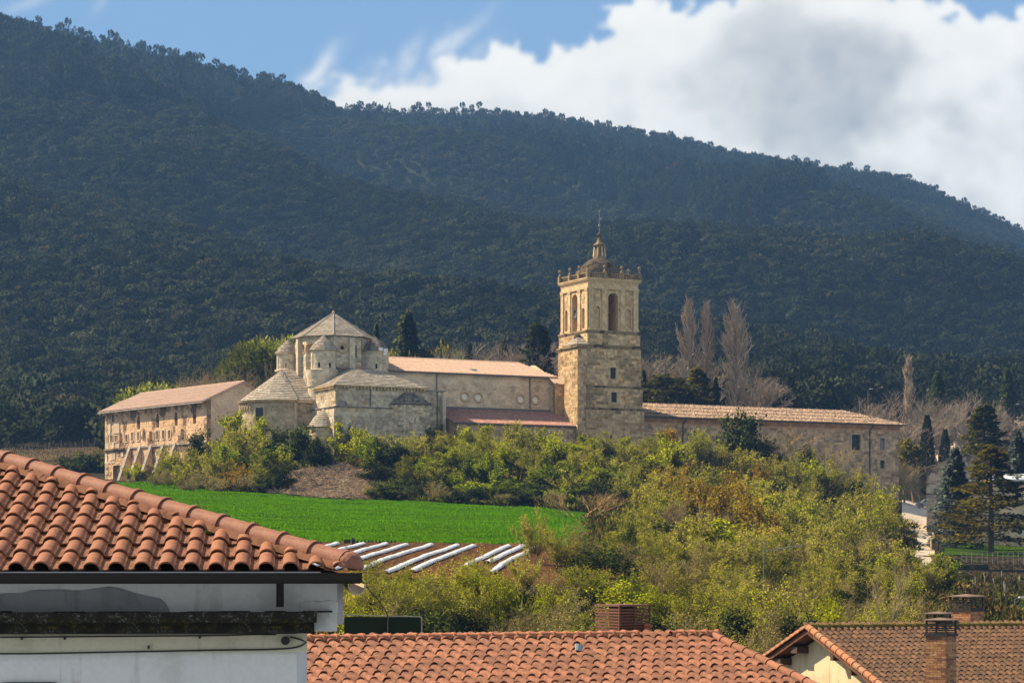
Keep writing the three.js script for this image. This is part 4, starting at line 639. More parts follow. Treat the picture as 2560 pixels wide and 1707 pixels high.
// ---------------------------------------------------------------- the monastery range to the right of the tower
{
  R = mulberry(111);
  const T = abbeyThing('monastery_range', 'long low rubble stone range with a weathered tile roof right of the tower', 'monastery');
  const z = 2.5, x0 = 4.4, x1 = xA(2248, z), ye = yA(1047, 10, z) + 0.1, rise = 2.35, half = 6.1, o = 0.75;
  const W = (p, q, w, h, more = {}) => { const x = xA(p, z), k = depthA(x, z) / F; return { x: x - x0, y: (HY - q) * k - h * k / 2, w: w * k / 0.87, h: h * k, trim: 0.16, ...more }; };
  const holes = [W(1666, 1088, 18, 24, { bars: 3 }), W(1743, 1084, 17, 14, { bars: 2 }), W(1818, 1086, 15, 13, { bars: 2 }), W(2141, 1106, 23, 39, { bars: 4, trim: 0.22 }), W(2206, 1110, 13, 29, { fill: M.copper }), W(2207, 1161, 12, 20, {})];
  wall(T, 'wall', frameAt(x0, z, 1, 0), x1 - x0, 10, ye - 0.9, M.rubble, { holes, block: [0.6, 0.4], miss: 0.1, tint: (s, y) => { const v = rr(0.6, 1.3) * (1 - 0.25 * sstep(0.5, 0.7, fbm(s / 3, y / 2, 3))), q = R() < 0.3; return [v * (q ? 0.85 : 1.05), v * (q ? 0.86 : 1), v * (q ? 0.9 : 0.96)]; } });
  wall(T, 'wall', frameAt(x1, z, 0, -1), 2 * half, 10, ye, M.rubble, { block: [0.6, 0.4] });
  wall(T, 'wall', frameAt(x1, z - 2 * half, -1, 0), x1 - x0, 10, ye, M.rubble);
  { const B = new Build(), L = x1 - x0; B.box(x0, x1 + 0.04, ye - 0.9, ye - 0.62, z - 0.5, z + 0.05).box(x0, x1 + 0.12, ye - 0.42, ye - 0.2, z - 0.5, z + 0.16).box(x0, x1 + 0.3, ye - 0.2, ye - 0.02, z - 0.5, z + 0.34).box(x0, x1, ye - 0.62, ye - 0.42, z - 0.5, z + 0.01); for (let s = 0.2; s < L; s += 0.34) { const v = rr(0.8, 1.1); B.tint = [v, v, v]; B.box(x0 + s, x0 + s + 0.17, ye - 0.6, ye - 0.43, z + 0.01, z + 0.12); } part(T, 'brick_cornice', B.geo(), M.brick); }
  const len = Math.hypot(rise, half + o), e = new THREE.Vector3(1, 0, 0), up = new THREE.Vector3(0, rise, -half - o).normalize(), L = x1 - x0 + o, hip = half + o;
  const tint = (s, t, v) => { const k = R() < 0.22 ? 0.62 : 1, q = fbm(s / 2.5, t / 2.5 + 7, 3); v *= k * lerp(0.82, 1.12, q); return [v * 1.03, v * rr(0.92, 1.0), v * rr(0.8, 0.98)]; };
  part(T, 'roof_tiles', tileSlope(new THREE.Vector3(x0, ye + 0.1, z + o), e, up, L, () => 0, (s) => len * clamp((L - s) / hip), { rough: 0.07, vary: [0.7, 1.25], tint, pitch: 0.28 }), M.old, 'stuff');
  part(T, 'roof_tiles', tileSlope(new THREE.Vector3(x1 + o, ye + 0.1, z + o), new THREE.Vector3(0, 0, -1), new THREE.Vector3(-hip, rise, 0).normalize(), 2 * hip, () => 0, (s) => len * clamp(Math.min(s, 2 * hip - s) / hip), { rough: 0.07, vary: [0.7, 1.25], tint, pitch: 0.28 }), M.old, 'stuff');
  { const B = new Build(), a = [x0, ye + 0.06, z + o], b = [x1 + o, ye + 0.06, z + o], c = [x1 + o, ye + 0.06, z - 2 * half - o], d = [x0, ye + 0.06, z - 2 * half - o], r0 = [x0, ye + 0.06 + rise, z - half], r1 = [x1 + o - hip, ye + 0.06 + rise, z - half]; B.quad(a, b, r1, r0).tri(b, c, r1).quad(c, d, r0, r1).quad(a, d, c, b); part(T, 'roof', B.geo(), M.old);
    const C = new Build(); for (let s = 0; s < L - hip; s += 0.42) { const v = rr(0.75, 1.1); C.tint = [v, v, v]; C.bar([x0 + s, r0[1] + 0.06 + rr(0, 0.05), r0[2]], [x0 + s + 0.44, r0[1] + 0.06, r0[2]], 0.15, 0.12, 7); } for (const q of [b, c]) for (let k = 0; k < 24; k++) { const p0 = V(q).lerp(V(r1), k / 24), p1 = V(q).lerp(V(r1), (k + 1.1) / 24), v = rr(0.75, 1.1); C.tint = [v, v, v]; C.bar([p0.x, p0.y + 0.1, p0.z], [p1.x, p1.y + 0.06, p1.z], 0.16, 0.12, 7); } part(T, 'ridge_tiles', C.geo(), M.old, 'stuff'); }
  { const B = new Build(); B.box(x0, x1 + o, ye - 0.03, ye + 0.08, z + o, z + o + 0.12); part(T, 'gutter', B.geo(), M.iron); for (const [p, y2] of [[1707, 14], [2175, 13], [1861, ye - 1.2]]) { const x = xA(p, z), C = new Build(); C.bar([x, y2, z + 0.12], [x, ye - 0.75, z + 0.12], 0.075, 0.075, 8).bar([x, ye - 0.75, z + 0.12], [x + 0.25, ye - 0.02, z + o], 0.075, 0.075, 8); part(T, 'drainpipe', C.geo(), M.iron); } }
}
// ---------------------------------------------------------------- the brick wing on the left with its sloping buttresses
{
  R = mulberry(113);
  const T = thing('brick_wing', 'old brick and plaster wing with pointed windows and pink tiled roof', 'building', 'buildings of the old stone abbey');
  const O = P(516, 999, 350), ang = Math.atan2(0.788, 0.615);   // local x runs from the far left end to the near corner, local z faces out of the front wall
  const L = 30.7, ex = 0.615, ez = 0.788; T.position.set(O.x - ex * L, 0, O.z - ez * L); T.rotation.y = -ang;
  const ye = O.y, yg = P(606, 956, 353.8).y, Wd = 12.3;
  const sAt = (px) => { const u = (px - HX) / F; return L - (u * 350 - O.x) / (-0.615 - u * 0.788); }, dAt = (s) => 350 + 0.788 * (L - s), yAt = (py, s) => (HY - py) / F * dAt(s);
  const crop = (cx, cy) => { const px = 200 + cx / 3.92, s = sAt(px); return [s, yAt(920 + cy / 3.92, s)]; };
  const holes = [];
  for (const [c, a, b] of [[570, 465, 600], [757, 440, 583], [937, 424, 565], [1118, 407, 545]]) { const [s, y0] = crop(c, b), [, y1] = crop(c, a); holes.push({ x: s, y: y0, w: 0.9, h: y1 - y0, arch: 2, trim: 0.0, depth: 0.45, fill: M.dark, name: 'lancet_window' }); }
  { const [s, y0] = crop(320, 530), [, y1] = crop(320, 450); holes.push({ x: s, y: y0, w: 0.85, h: y1 - y0, arch: 1, depth: 0.25, fill: M.towerDark, name: 'blind_arch' }); }
  for (const [c, a, b, w, f] of [[304, 662, 726, 0.62, M.dark], [350, 662, 722, 0.7, M.brick], [455, 655, 722, 0.6, M.void], [262, 664, 720, 0.4, M.towerDark]]) { const [s, y0] = crop(c, b), [, y1] = crop(c, a); holes.push({ x: s, y: y0, w, h: y1 - y0, depth: 0.25, fill: f, trim: 0.14, trimMat: M.plainPlaster }); }
  { const [s, y0] = crop(352, 1115), [, y1] = crop(352, 955); holes.push({ x: s, y: y0, w: 2.2, h: y1 - y0, depth: 0.5, fill: M.towerDark, name: 'blocked_door' }); }
  for (const c of [395, 510, 570, 625, 690, 755, 815, 873, 1000]) { const [s, y0] = crop(c, 712 - (c - 510) * 0.06), [, y1] = crop(c, 632 - (c - 510) * 0.06); holes.push({ x: s, y: y0, w: 0.62, h: y1 - y0, depth: 0.1, fill: R() < 0.5 ? M.brickWall : M.brick, name: 'blocked_window', trim: R() < 0.65 ? 0.16 : 0.02, trimMat: M.plainPlaster }); }
  wall(T, 'front_wall', frameAt(0, 0, 1, 0), L, 10, ye, M.brickWall, { holes, block: [0.5, 0.26], miss: 0.35, tint: (s, y) => { const n = fbm(s / 2 + 3, y / 1.5, 4), v = rr(0.85, 1.12), p = sstep(0.5, 0.6, n); return [v * lerp(1.0, 1.12, p), v * lerp(0.95, 1.12, p), v * lerp(0.9, 1.14, p)]; } });
  wall(T, 'gable_wall', frameAt(L, 0, 0, -1), Wd, 10, ye, M.plainPlaster, { gable: yg - 0.05 });
  wall(T, 'end_wall', frameAt(0, -Wd, 0, 1), Wd - 0.002, 10, ye, M.brickWall, { gable: yg - 0.05 });
  wall(T, 'rear_wall', frameAt(L, -Wd, -1, 0), L, 10, ye, M.brickWall);
  { const B = new Build(); for (const [c, a, b, w] of [[360, 535, 640, 0.9], [290, 540, 655, 0.35], [330, 810, 900, 0.5], [300, 815, 905, 0.4], [290, 915, 935, 1.6], [265, 730, 800, 0.5], [325, 730, 795, 0.3], [375, 740, 790, 0.3], [255, 830, 930, 0.3], [410, 820, 870, 0.4]]) { const [s, y0] = crop(c, b), [, y1] = crop(c, a), v = rr(0.85, 1.08); B.tint = [v, v, v]; B.box(s - w, s + w, y0, y1, 0.046, rr(0.08, 0.14)); } part(T, 'plaster_patches', B.geo(), M.plainPlaster); }
  { const B = new Build(), [s0, y0] = crop(250, 806); B.box(0, 6.2, y0 - 0.1, y0 + 0.18, 0, 0.35).box(0, 6, y0 - 0.35, y0 - 0.1, 0, 0.2); part(T, 'ledge', B.geo(), M.towerDark); }
  // rough quoins up the far corner
  { const B = new Build(); for (let y = 13; y < ye - 0.3;) { const h = rr(0.3, 0.5), v = rr(0.8, 1.1), w = rr(0.4, 0.9); B.tint = [v, v, v]; B.box(-0.06, w, y, y + h - 0.02, -0.3, 0.07); y += h; } part(T, 'quoins', B.geo(), M.tower); }
  for (const [c, y0] of [[490, 782], [590, 771], [700, 760], [820, 746], [935, 736]]) { const [s, yt] = crop(c, y0), out = 2.3, B = new Build(), w = 0.27, yb = 11; B.poly([[s - w, yb, 0], [s - w, yb, out + 0.9], [s - w, yt, 0.1]]).poly([[s + w, yb, out + 0.9], [s + w, yb, 0], [s + w, yt, 0.1]]).quad([s - w, yb, out + 0.9], [s + w, yb, out + 0.9], [s + w, yt, 0.1], [s - w, yt, 0.1]); const p = part(T, 'buttress', B.geo(), M.brickWall); const C = new Build(); const q = (k, n) => [0, 0]; const d = new THREE.Vector3(0, yt - yb, -(out + 0.8)).normalize(), nn = new THREE.Vector3(0, out + 0.8, yt - yb).normalize().multiplyScalar(0.1); C.quad([s - w - 0.08, yb + nn.y, out + 0.9 + nn.z], [s + w + 0.08, yb + nn.y, out + 0.9 + nn.z], [s + w + 0.08, yt + 0.1 + nn.y, 0.1 + nn.z], [s - w - 0.08, yt + 0.1 + nn.y, 0.1 + nn.z]).quad([s - w - 0.08, yb, out + 0.9], [s - w - 0.08, yb + nn.y, out + 0.9 + nn.z], [s - w - 0.08, yt + 0.1 + nn.y, 0.1 + nn.z], [s - w - 0.08, yt + 0.1, 0.1]).quad([s + w + 0.08, yb + nn.y, out + 0.9 + nn.z], [s + w + 0.08, yb, out + 0.9], [s + w + 0.08, yt + 0.1, 0.1], [s + w + 0.08, yt + 0.1 + nn.y, 0.1 + nn.z]); part(p, 'coping', C.geo(), M.cement); }
  { const [s0, y0] = crop(490, 784), [s1, y1] = crop(1060, 728), B = new Build(); B.box(s0 - 0.5, L, y0 - 0.12, y0 + 0.1, 0, 0.2); part(T, 'ledge', B.geo(), M.cement); }
  const o = 0.85, half = Wd / 2 + o, rise = (yg - ye) * half / (Wd / 2), len = Math.hypot(half, rise), yb = ye - (yg - ye) * o / (Wd / 2) + 0.12;
  const tint = (s, t, v) => [v * 1.02, v * rr(0.95, 1.03), v * rr(0.9, 1.03)];
  part(T, 'roof_tiles', tileSlope(new THREE.Vector3(-o, yb, o), new THREE.Vector3(1, 0, 0), new THREE.Vector3(0, rise, -half).normalize(), L + o + 0.25, () => 0, (s) => len * clamp(s / 3 + 0.6, 0, 1), { tint }), M.pink, 'stuff');
  { const B = new Build(), x0 = -o, x1 = L + 0.25, a = [x0, yb - 0.03, o], b = [x1, yb - 0.03, o], c = [x1, yb + rise - 0.03, o - half], d = [x0, yb + rise - 0.03, o - half], e = [x1, yb - 0.03, o - 2 * half], f = [x0, yb - 0.03, o - 2 * half], dn = (q) => [q[0], q[1] - 0.16, q[2]]; B.quad(a, b, c, d).quad(d, c, e, f).quad(dn(b), dn(a), dn(d), dn(c)).quad(dn(c), dn(d), dn(f), dn(e)).quad(b, dn(b), dn(c), c).quad(c, dn(c), dn(e), e).quad(dn(a), dn(b), b, a).quad(a, d, dn(d), dn(a)); part(T, 'roof', B.geo(), M.pink);
    const C = new Build(); for (let s = 0; s < L; s += 0.42) { const v = rr(0.9, 1.1); C.tint = [v, v, v]; C.bar([s, yb + rise + 0.05, o - half], [s + 0.44, yb + rise + 0.03, o - half], 0.15, 0.12, 7); } part(T, 'ridge_tiles', C.geo(), M.pink, 'stuff'); }
  { const B = new Build(); B.box(-o, L + 0.25, yb - 0.22, yb - 0.04, o, o + 0.13); const g = part(T, 'gutter', B.geo(), M.cement); for (const c of [275, 390, 610, 750, 935, 1105]) { const [s] = crop(c, 420), C = new Build(); C.bar([s, yb - 0.3, o - 0.05], [s - 0.2, yb - 0.62, 0.15], 0.075, 0.075, 7); part(g, 'gutter_elbow', C.geo(), M.white); } }
}
// ---------------------------------------------------------------- houses in front: every roof tile that shows is a piece of its own
const clayGrime = noiseTexture(512, (u, v) => { // u runs across a tile (barrel in the middle, channel at the sides), v along it: fired clay with dark lichen grit lying in the channels
  const n = tfbm(u, v, 8, 5, 41), f = tfbm(u, v, 64, 3, 43), s = tfbm(u, v, 24, 4, 47), ch = u > 0.60 || u < 0.035 ? 1 : 0.08;
  const g = ch * sstep(0.40, 0.62, s + (f - 0.5) * 0.5), c = [0.92 + (n - 0.5) * 0.25, 0.9 + (n - 0.5) * 0.25 + (f - 0.5) * 0.1, 0.88 + (n - 0.5) * 0.25];
  return [lerp(c[0], 0.50, g * 0.75), lerp(c[1], 0.50, g * 0.72), lerp(c[2], 0.44, g * 0.75)];
});
const clayOld = noiseTexture(512, (u, v) => { const n = tfbm(u, v, 6, 5, 51), f = tfbm(u, v, 40, 3, 53), g = sstep(0.48, 0.7, n + (f - 0.5) * 0.4); return [lerp(0.95, 0.6, g * 0.6) + (f - 0.5) * 0.12, lerp(0.92, 0.56, g * 0.6) + (f - 0.5) * 0.12, lerp(0.88, 0.5, g * 0.6) + (f - 0.5) * 0.12]; });
const tileMats = (base, map, n, spread) => Array.from({ length: n }, (_, i) => { const v = 1 + (i / (n - 1) - 0.5) * spread; const m = mat([base[0] * v, base[1] * v * (1 + ((i * 7) % 3 - 1) * 0.03), base[2] * v * (1 + ((i * 5) % 3 - 1) * 0.05)], 0.85, { map: (() => { const t = map.clone(); t.offset.set(0, (i * 0.37) % 1); t.needsUpdate = true; return t; })(), bumpMap: grainBump, bumpScale: 0.002 }); return m; });
// a mixed roof tile: barrel and channel in one, l long, p wide, with thickness; the front edge at z = 0, the back at z = -l
function tileGeo(p, l, h, seg = 9, front = 0.02, pan = 0.34) {
  const pts = [], bw = p * (1 - pan) / 2 + 0.006;
  for (let i = 0; i <= seg; i++) { const t = i / seg, x = -bw + 2 * bw * t; pts.push([x, h * Math.sqrt(Math.max(0, 1 - Math.pow(x / bw, 2)))]); }
  for (let i = 1; i <= 4; i++) { const t = i / 4; pts.push([bw + (p * pan + 0.004) * t, -Math.sin(t * Math.PI) * h * 0.14 + t * 0.002]); }
  const th = 0.014, B = new Build(), up = (q, z, f) => [q[0], q[1] + f, z], lo = (q, z, f) => [q[0], q[1] + f - th, z], n = pts.length;
  const uv = (q, z) => [(q[0] + bw) / (p * 1.04), -z / l * 0.8];
  for (let i = 0; i < n - 1; i++) {
    const a = pts[i], b = pts[i + 1];
    B.quad(up(a, 0, front), up(b, 0, front), up(b, -l, 0), up(a, -l, 0), uv(a, 0), uv(b, 0), uv(b, -l), uv(a, -l));
    B.quad(lo(a, 0, front), lo(b, 0, front), up(b, 0, front), up(a, 0, front), uv(a, 0), uv(b, 0), uv(b, -0.02), uv(a, -0.02));
    B.quad(lo(b, 0, front), lo(a, 0, front), lo(a, -l, 0), lo(b, -l, 0), uv(b, 0), uv(a, 0), uv(a, -l), uv(b, -l));
  }
  const g = B.geo(); // smooth the top across the barrel
  const P3 = g.attributes.position, N = g.attributes.normal, slope = front / l;
  for (let i = 0; i < n - 1; i++) for (const k of [0, 12]) for (let v = 0; v < 6; v++) { const o = i * 18 + k + v, x = P3.getX(o); if (k === 12 ? false : true) { let d; if (x <= bw) { const t = clamp(x / bw, -0.985, 0.985); d = -h * t / bw / Math.sqrt(1 - t * t); } else d = -Math.cos((x - bw) / (p * pan) * Math.PI) * h * 0.14 * Math.PI / (p * pan); const m = Math.hypot(d, 1, slope); N.setXYZ(o, -d / m, 1 / m, slope / m); } }
  return g;
}
function ridgeTile(r, l, seg = 12) { // half-round cap tile with a collar at its lower (front) end, lying along z
  const prof = [[0, r * 1.16], [-0.045, r * 1.16], [-0.055, r * 1.02], [-l, r * 0.96]], B = new Build();
  const pt = (k, i) => { const a = -0.15 + (Math.PI + 0.3) * i / seg; return [Math.cos(a) * prof[k][1], Math.sin(a) * prof[k][1], prof[k][0]]; };
  for (let k = 0; k < prof.length - 1; k++) for (let i = 0; i < seg; i++) B.quad(pt(k, i + 1), pt(k, i), pt(k + 1, i), pt(k + 1, i + 1), [i / seg, k * 0.3], [i / seg, k * 0.3], [i / seg, k * 0.3 + 0.3], [(i + 1) / seg, k * 0.3 + 0.3]);
  for (let i = 0; i < seg; i++) { const a = pt(0, i), b = pt(0, i + 1), s = 0.87; B.quad([a[0] * s, a[1] * s, 0], [b[0] * s, b[1] * s, 0], b, a); }
  const g = B.geo(), N = g.attributes.normal, Q = g.attributes.position; for (let o = 0; o < (prof.length - 1) * seg * 6; o++) { if (o >= seg * 6 && o < seg * 12) continue; const x = Q.getX(o), y = Q.getY(o), m = Math.hypot(x, y); N.setXYZ(o, x / m, y / m, 0); }
  return g;
}
const place = (o, x, y, z, right, up, back) => { o.matrix.makeBasis(right, up, back).setPosition(x, y, z); o.matrix.decompose(o.position, o.quaternion, o.scale); return o; };
const plaster = noiseTexture(512, (u, v) => { const n = tfbm(u, v, 5, 6, 61), f = tfbm(u, v, 50, 3, 63), k = sstep(0.58, 0.75, n + (f - 0.5) * 0.25) + 1.3 * sstep(0.60, 0.78, tfbm(u, v * 0.1, 24, 4, 67) + (f - 0.5) * 0.2); return [0.94 - 0.07 * k + (f - 0.5) * 0.06, 0.935 - 0.075 * k + (f - 0.5) * 0.06, 0.93 - 0.08 * k + (f - 0.5) * 0.06]; });
const crust = noiseTexture(512, (u, v) => { const n = tfbm(u, v, 10, 5, 71), f = tfbm(u, v, 70, 3, 73), w = sstep(0.60, 0.72, f * 0.6 + n * 0.4), y = sstep(0.66, 0.72, tfbm(u, v, 30, 3, 77)); let c = [0.22 + n * 0.16, 0.215 + n * 0.155, 0.20 + n * 0.13]; c = c.map((q) => lerp(q, 0.62, w)); return [lerp(c[0], 0.55, y * 0.5), lerp(c[1], 0.47, y * 0.5), lerp(c[2], 0.2, y * 0.5)]; });
const HM = {
  wall: mat([0.70, 0.70, 0.70], 0.9, { map: scaled(plaster, 0.5), bumpMap: scaled(grainBump, 1.2), bumpScale: 0.006 }), cream: mat([0.62, 0.575, 0.44], 0.9, { map: scaled(plaster, 0.6), bumpMap: scaled(grainBump, 1.2), bumpScale: 0.006 }), cement: mat([0.30, 0.31, 0.325], 0.95, { map: scaled(plaster, 0.9), bumpMap: scaled(grainBump, 2), bumpScale: 0.01 }),
  crust: mat([0.30, 0.295, 0.28], 1, { map: scaled(crust, 1.1), bumpMap: scaled(crust, 1.1), bumpScale: 0.012 }), gutter: mat([0.012, 0.008, 0.006], 0.8), flash: mat([0.42, 0.42, 0.44], 0.5), cable: mat([0.012, 0.012, 0.012], 0.6), soot: mat([0.02, 0.018, 0.017], 0.8),
  under: mat([0.17, 0.085, 0.055], 0.95, { map: scaled(clayOld, 1) }), beige: mat([0.40, 0.30, 0.20], 0.8), grey: mat([0.45, 0.43, 0.46], 0.9),
};
const claySmooth = mat([0.275, 0.105, 0.062], 0.75, { map: scaled(grain, 1.5), bumpMap: scaled(grainBump, 3), bumpScale: 0.0015 });
// ---------------------------------------------------------------- white house on the left
{
  R = mulberry(201);
  const T = thing('white_house', 'white plastered house with red clay hip roof and dark gutter at left', 'house');
  const X = (px, D) => (px - HX) / F * D, Y = (py, D) => (HY - py) / F * D, De = 19.55, th = 16.9 * Math.PI / 180, tan = Math.tan(th), Xc = X(886, De), pitch = 0.2007;
  const turn = (o) => { const a = 4.4 * Math.PI / 180, v = new THREE.Vector3(Xc, 0, -De); o.rotation.y = a; o.position.copy(v).sub(v.clone().applyAxisAngle(new THREE.Vector3(0, 1, 0), a)); };   // the house stands a little askew to the lens
  turn(T);
  const roof = new THREE.Group(); roof.name = 'roof'; T.add(roof);
  const right = new THREE.Vector3(1, 0, 0), back = new THREE.Vector3(0, -Math.sin(th), Math.cos(th)), up = new THREE.Vector3(0, Math.cos(th), Math.sin(th));   // back: the tile's +z, pointing down the slope to the viewer
  const g = tileGeo(pitch, 0.43, 0.058, 10, 0.03, 0.40), mats = tileMats([0.285, 0.115, 0.062], clayGrime, 5, 0.16), ell = 0.372;
  for (let k = -5; k < 15; k++) for (let r = 0; r < 14; r++) {
    const x = X(49.7, De) + pitch * k, s = r * ell, D = De + s * Math.cos(th);
    if (x + 0.02 > Xc - (D - De) - 0.02) continue;
    const o = lit(new THREE.Mesh(g, mats[Math.floor(R() * 5)])); o.name = 'roof_tile'; roof.add(o); place(o, x + rr(-0.004, 0.004), s * Math.sin(th) + rr(-0.002, 0.003), -D + 0.02, right, up, back); o.translateZ(rr(-0.009, 0.009)); o.rotateY(rr(-0.018, 0.018));
  }
  { const B = new Build(), far = 6.2, e = (t) => [Xc - t, t * tan - 0.045, -De - t]; B.quad([-9, -0.045, -De], [Xc, -0.045, -De], e(far), [-9, far * tan - 0.045, -De - far]); B.quad([Xc, -0.045, -De], [Xc, -0.045, -De - 2 * far], e(far), e(far)); B.quad([-9, -0.06, -De], [-9, -0.06, -De - 2 * far], [Xc, -0.06, -De - 2 * far], [Xc, -0.06, -De]); part(roof, 'underlay', B.geo(), HM.under); }
  { const B = new Build(); const n = new THREE.Vector3(1, 0, -1).normalize(); for (let t = 0.05; t < 5.2; t += 0.15) { const a = [Xc - t, t * tan, -De - t], b = [Xc - t - 0.15, (t + 0.15) * tan, -De - t - 0.15], w = 0.12, j = rr(-0.01, 0.012); B.quad([a[0] - w, a[1] + 0.01, a[2] + w], [a[0], a[1] + 0.118 + j, a[2]], [b[0], b[1] + 0.118 + j, b[2]], [b[0] - w, b[1] + 0.01, b[2] + w]).quad([a[0], a[1] + 0.118 + j, a[2]], [a[0] + w, a[1] + 0.0, a[2] - w], [b[0] + w, b[1] + 0.0, b[2] - w], [b[0], b[1] + 0.118 + j, b[2]]); } part(roof, 'hip_mortar', B.geo(), HM.under); }
  // hip cap tiles and the fluted end cap
  const hd = new THREE.Vector3(1, -tan, 1).normalize(), side = new THREE.Vector3(1, 0, -1).normalize(), hu = new THREE.Vector3().crossVectors(hd, side).normalize(), rg = ridgeTile(0.092, 0.42, 14);
  for (let k = 0; k < 20; k++) { const t = 0.06 + k * 0.262, o = lit(new THREE.Mesh(rg, claySmooth)); o.name = 'hip_tile'; roof.add(o); place(o, Xc - t, t * tan + 0.055, -De - t, side, hu, hd); o.rotateZ(rr(-0.03, 0.03)); }
  { const q = []; for (let j = 0; j <= 6; j++) for (let i = 0; i <= 40; i++) { const a = i / 40 * Math.PI, f = j / 6 * Math.PI / 2, fl = 1 + 0.07 * Math.abs(Math.sin(i / 40 * Math.PI * 5.5)) * Math.cos(f) ; q.push([Math.cos(a) * 0.118 * fl * Math.cos(f), Math.sin(a) * 0.118 * fl * Math.cos(f), Math.sin(f) * 0.13]); } const B = new Build(); for (let j = 0; j < 6; j++) for (let i = 0; i < 40; i++) { const a = j * 41 + i; B.quad(q[a + 1], q[a], q[a + 41], q[a + 42]); } const o = part(roof, 'hip_end_cap', B.geo(), claySmooth); place(o, Xc - 0.05, 0.05, -De - 0.05, side, hu, hd); }
  // walls
  const W = (x0, x1, y0, y1, d0, d1, m, name) => part(T, name, new Build().box(x0, x1, y0, y1, -d1, -d0).geo(), m);
  W(-9, X(853, 20), Y(1578, 20), -0.075, 20, 30, HM.wall, 'upper_wall');
  W(X(853, 20) + 0.001, X(876, 20.35), Y(1560, 20.35), -0.09, 20.35, 30, HM.grey, 'return_wall');
  W(-9, X(752, 20), -6.3, Y(1578, 20) - 0.002, 20.03, 30, HM.wall, 'lower_wall');
  W(-9, X(778, 20), Y(1629, 20), Y(1584, 20), 19.985, 20.029, HM.cream, 'plaster_band');
  { const B = new Build(); B.box(-9, X(795, 19.7), Y(1556.5, 19.7), Y(1531, 19.7), -20.0, -19.70).box(-9, X(791, 19.78), Y(1583, 19.78), Y(1556.5, 19.7) - 0.002, -20.0, -19.775); const o = part(T, 'cornice_ledge', B.geo(), HM.crust); const C = new Build(); for (let x = -8.9; x < X(780, 19.7);) { const l = rr(0.06, 0.3); if (R() < 0.6) C.box(x, x + l, Y(1531, 19.7), Y(1531, 19.7) + rr(0.003, 0.012), -19.98, -19.70 - rr(0, 0.02)); x += l; } part(o, 'lichen_crust', C.geo(), HM.crust, 'stuff'); }
  { const s = new THREE.Shape(), q = [[-60, 1488], [0, 1487], [40, 1484], [74, 1485], [99, 1477], [165, 1475], [200, 1478], [227, 1477], [289, 1468], [313, 1472], [345, 1482], [371, 1489], [412, 1497], [424, 1506], [432, 1520], [440, 1536]]; s.moveTo(X(-60, 20), Y(1536, 20)); q.forEach(([a, b]) => s.lineTo(X(a, 20), Y(b, 20))); s.lineTo(X(440, 20), Y(1536, 20)); const e = new THREE.ExtrudeGeometry(s, { depth: 0.008, bevelEnabled: true, bevelSize: 0.006, bevelThickness: 0.004, bevelSegments: 2 }); e.translate(0, 0, -19.995); part(T, 'cement_patch', white(e), HM.cement); }
  { const s = new THREE.Shape(); s.moveTo(X(765, 20), Y(1508, 20)); for (const [a, b] of [[790, 1504], [815, 1506], [835, 1502], [852, 1506], [852, 1530], [790, 1532], [765, 1532]]) s.lineTo(X(a, 20), Y(b, 20)); const e = new THREE.ExtrudeGeometry(s, { depth: 0.006, bevelEnabled: true, bevelSize: 0.008, bevelThickness: 0.005, bevelSegments: 2 }); e.translate(0, 0, -19.996); part(T, 'plaster_patch', white(e), HM.wall); }
  // gutter, flashing, downpipe
  { const s = new THREE.Shape(); s.moveTo(0, 0); s.lineTo(0.004, 0); s.lineTo(0.004, -0.062); s.quadraticCurveTo(0.02, -0.080, 0.055, -0.080); s.quadraticCurveTo(0.105, -0.078, 0.112, -0.035); s.lineTo(0.114, -0.004); s.lineTo(0.126, -0.002); s.lineTo(0.126, -0.010); s.lineTo(0.120, -0.012); s.quadraticCurveTo(0.118, -0.088, 0.055, -0.088); s.quadraticCurveTo(0, -0.088, 0, -0.062); const e = new THREE.ExtrudeGeometry(s, { depth: X(899, 19.5) + 9, bevelEnabled: false, curveSegments: 8 }); e.rotateY(-Math.PI / 2); e.translate(0, 0, 0); e.scale(-1, 1, 1); const i = e.index; const p = e.attributes.position; const m = new THREE.Matrix4(); e.translate(-9, Y(1432, 19.5), -19.52); const q = e.toNonIndexed ? (e.index ? e.toNonIndexed() : e) : e; for (let k = 0; k < q.attributes.position.count; k += 3) for (const a of ['position', 'uv']) { const t = q.attributes[a], n = t.itemSize; for (let c = 0; c < n; c++) { const v = t.array[(k + 1) * n + c]; t.array[(k + 1) * n + c] = t.array[(k + 2) * n + c]; t.array[(k + 2) * n + c] = v; } } q.computeVertexNormals(); part(T, 'gutter', white(q), HM.gutter);
    part(T, 'gutter_end', new Build().box(X(899, 19.5), X(903, 19.5), Y(1457, 19.5), Y(1431, 19.5), -19.54, -19.40).geo(), HM.gutter); }
  part(T, 'flashing', new Build().box(-9, X(800, 19.5), Y(1433, 19.5), Y(1429, 19.5), -19.62, -19.53).geo(), HM.flash);
  { const B = new Build(); B.bar([X(707.5, 19.86), Y(1517, 19.86), -19.86], [X(707.5, 19.86), Y(1450, 19.86), -19.86], 0.032, 0.032, 14); part(T, 'downpipe', B.geo(), HM.gutter); }
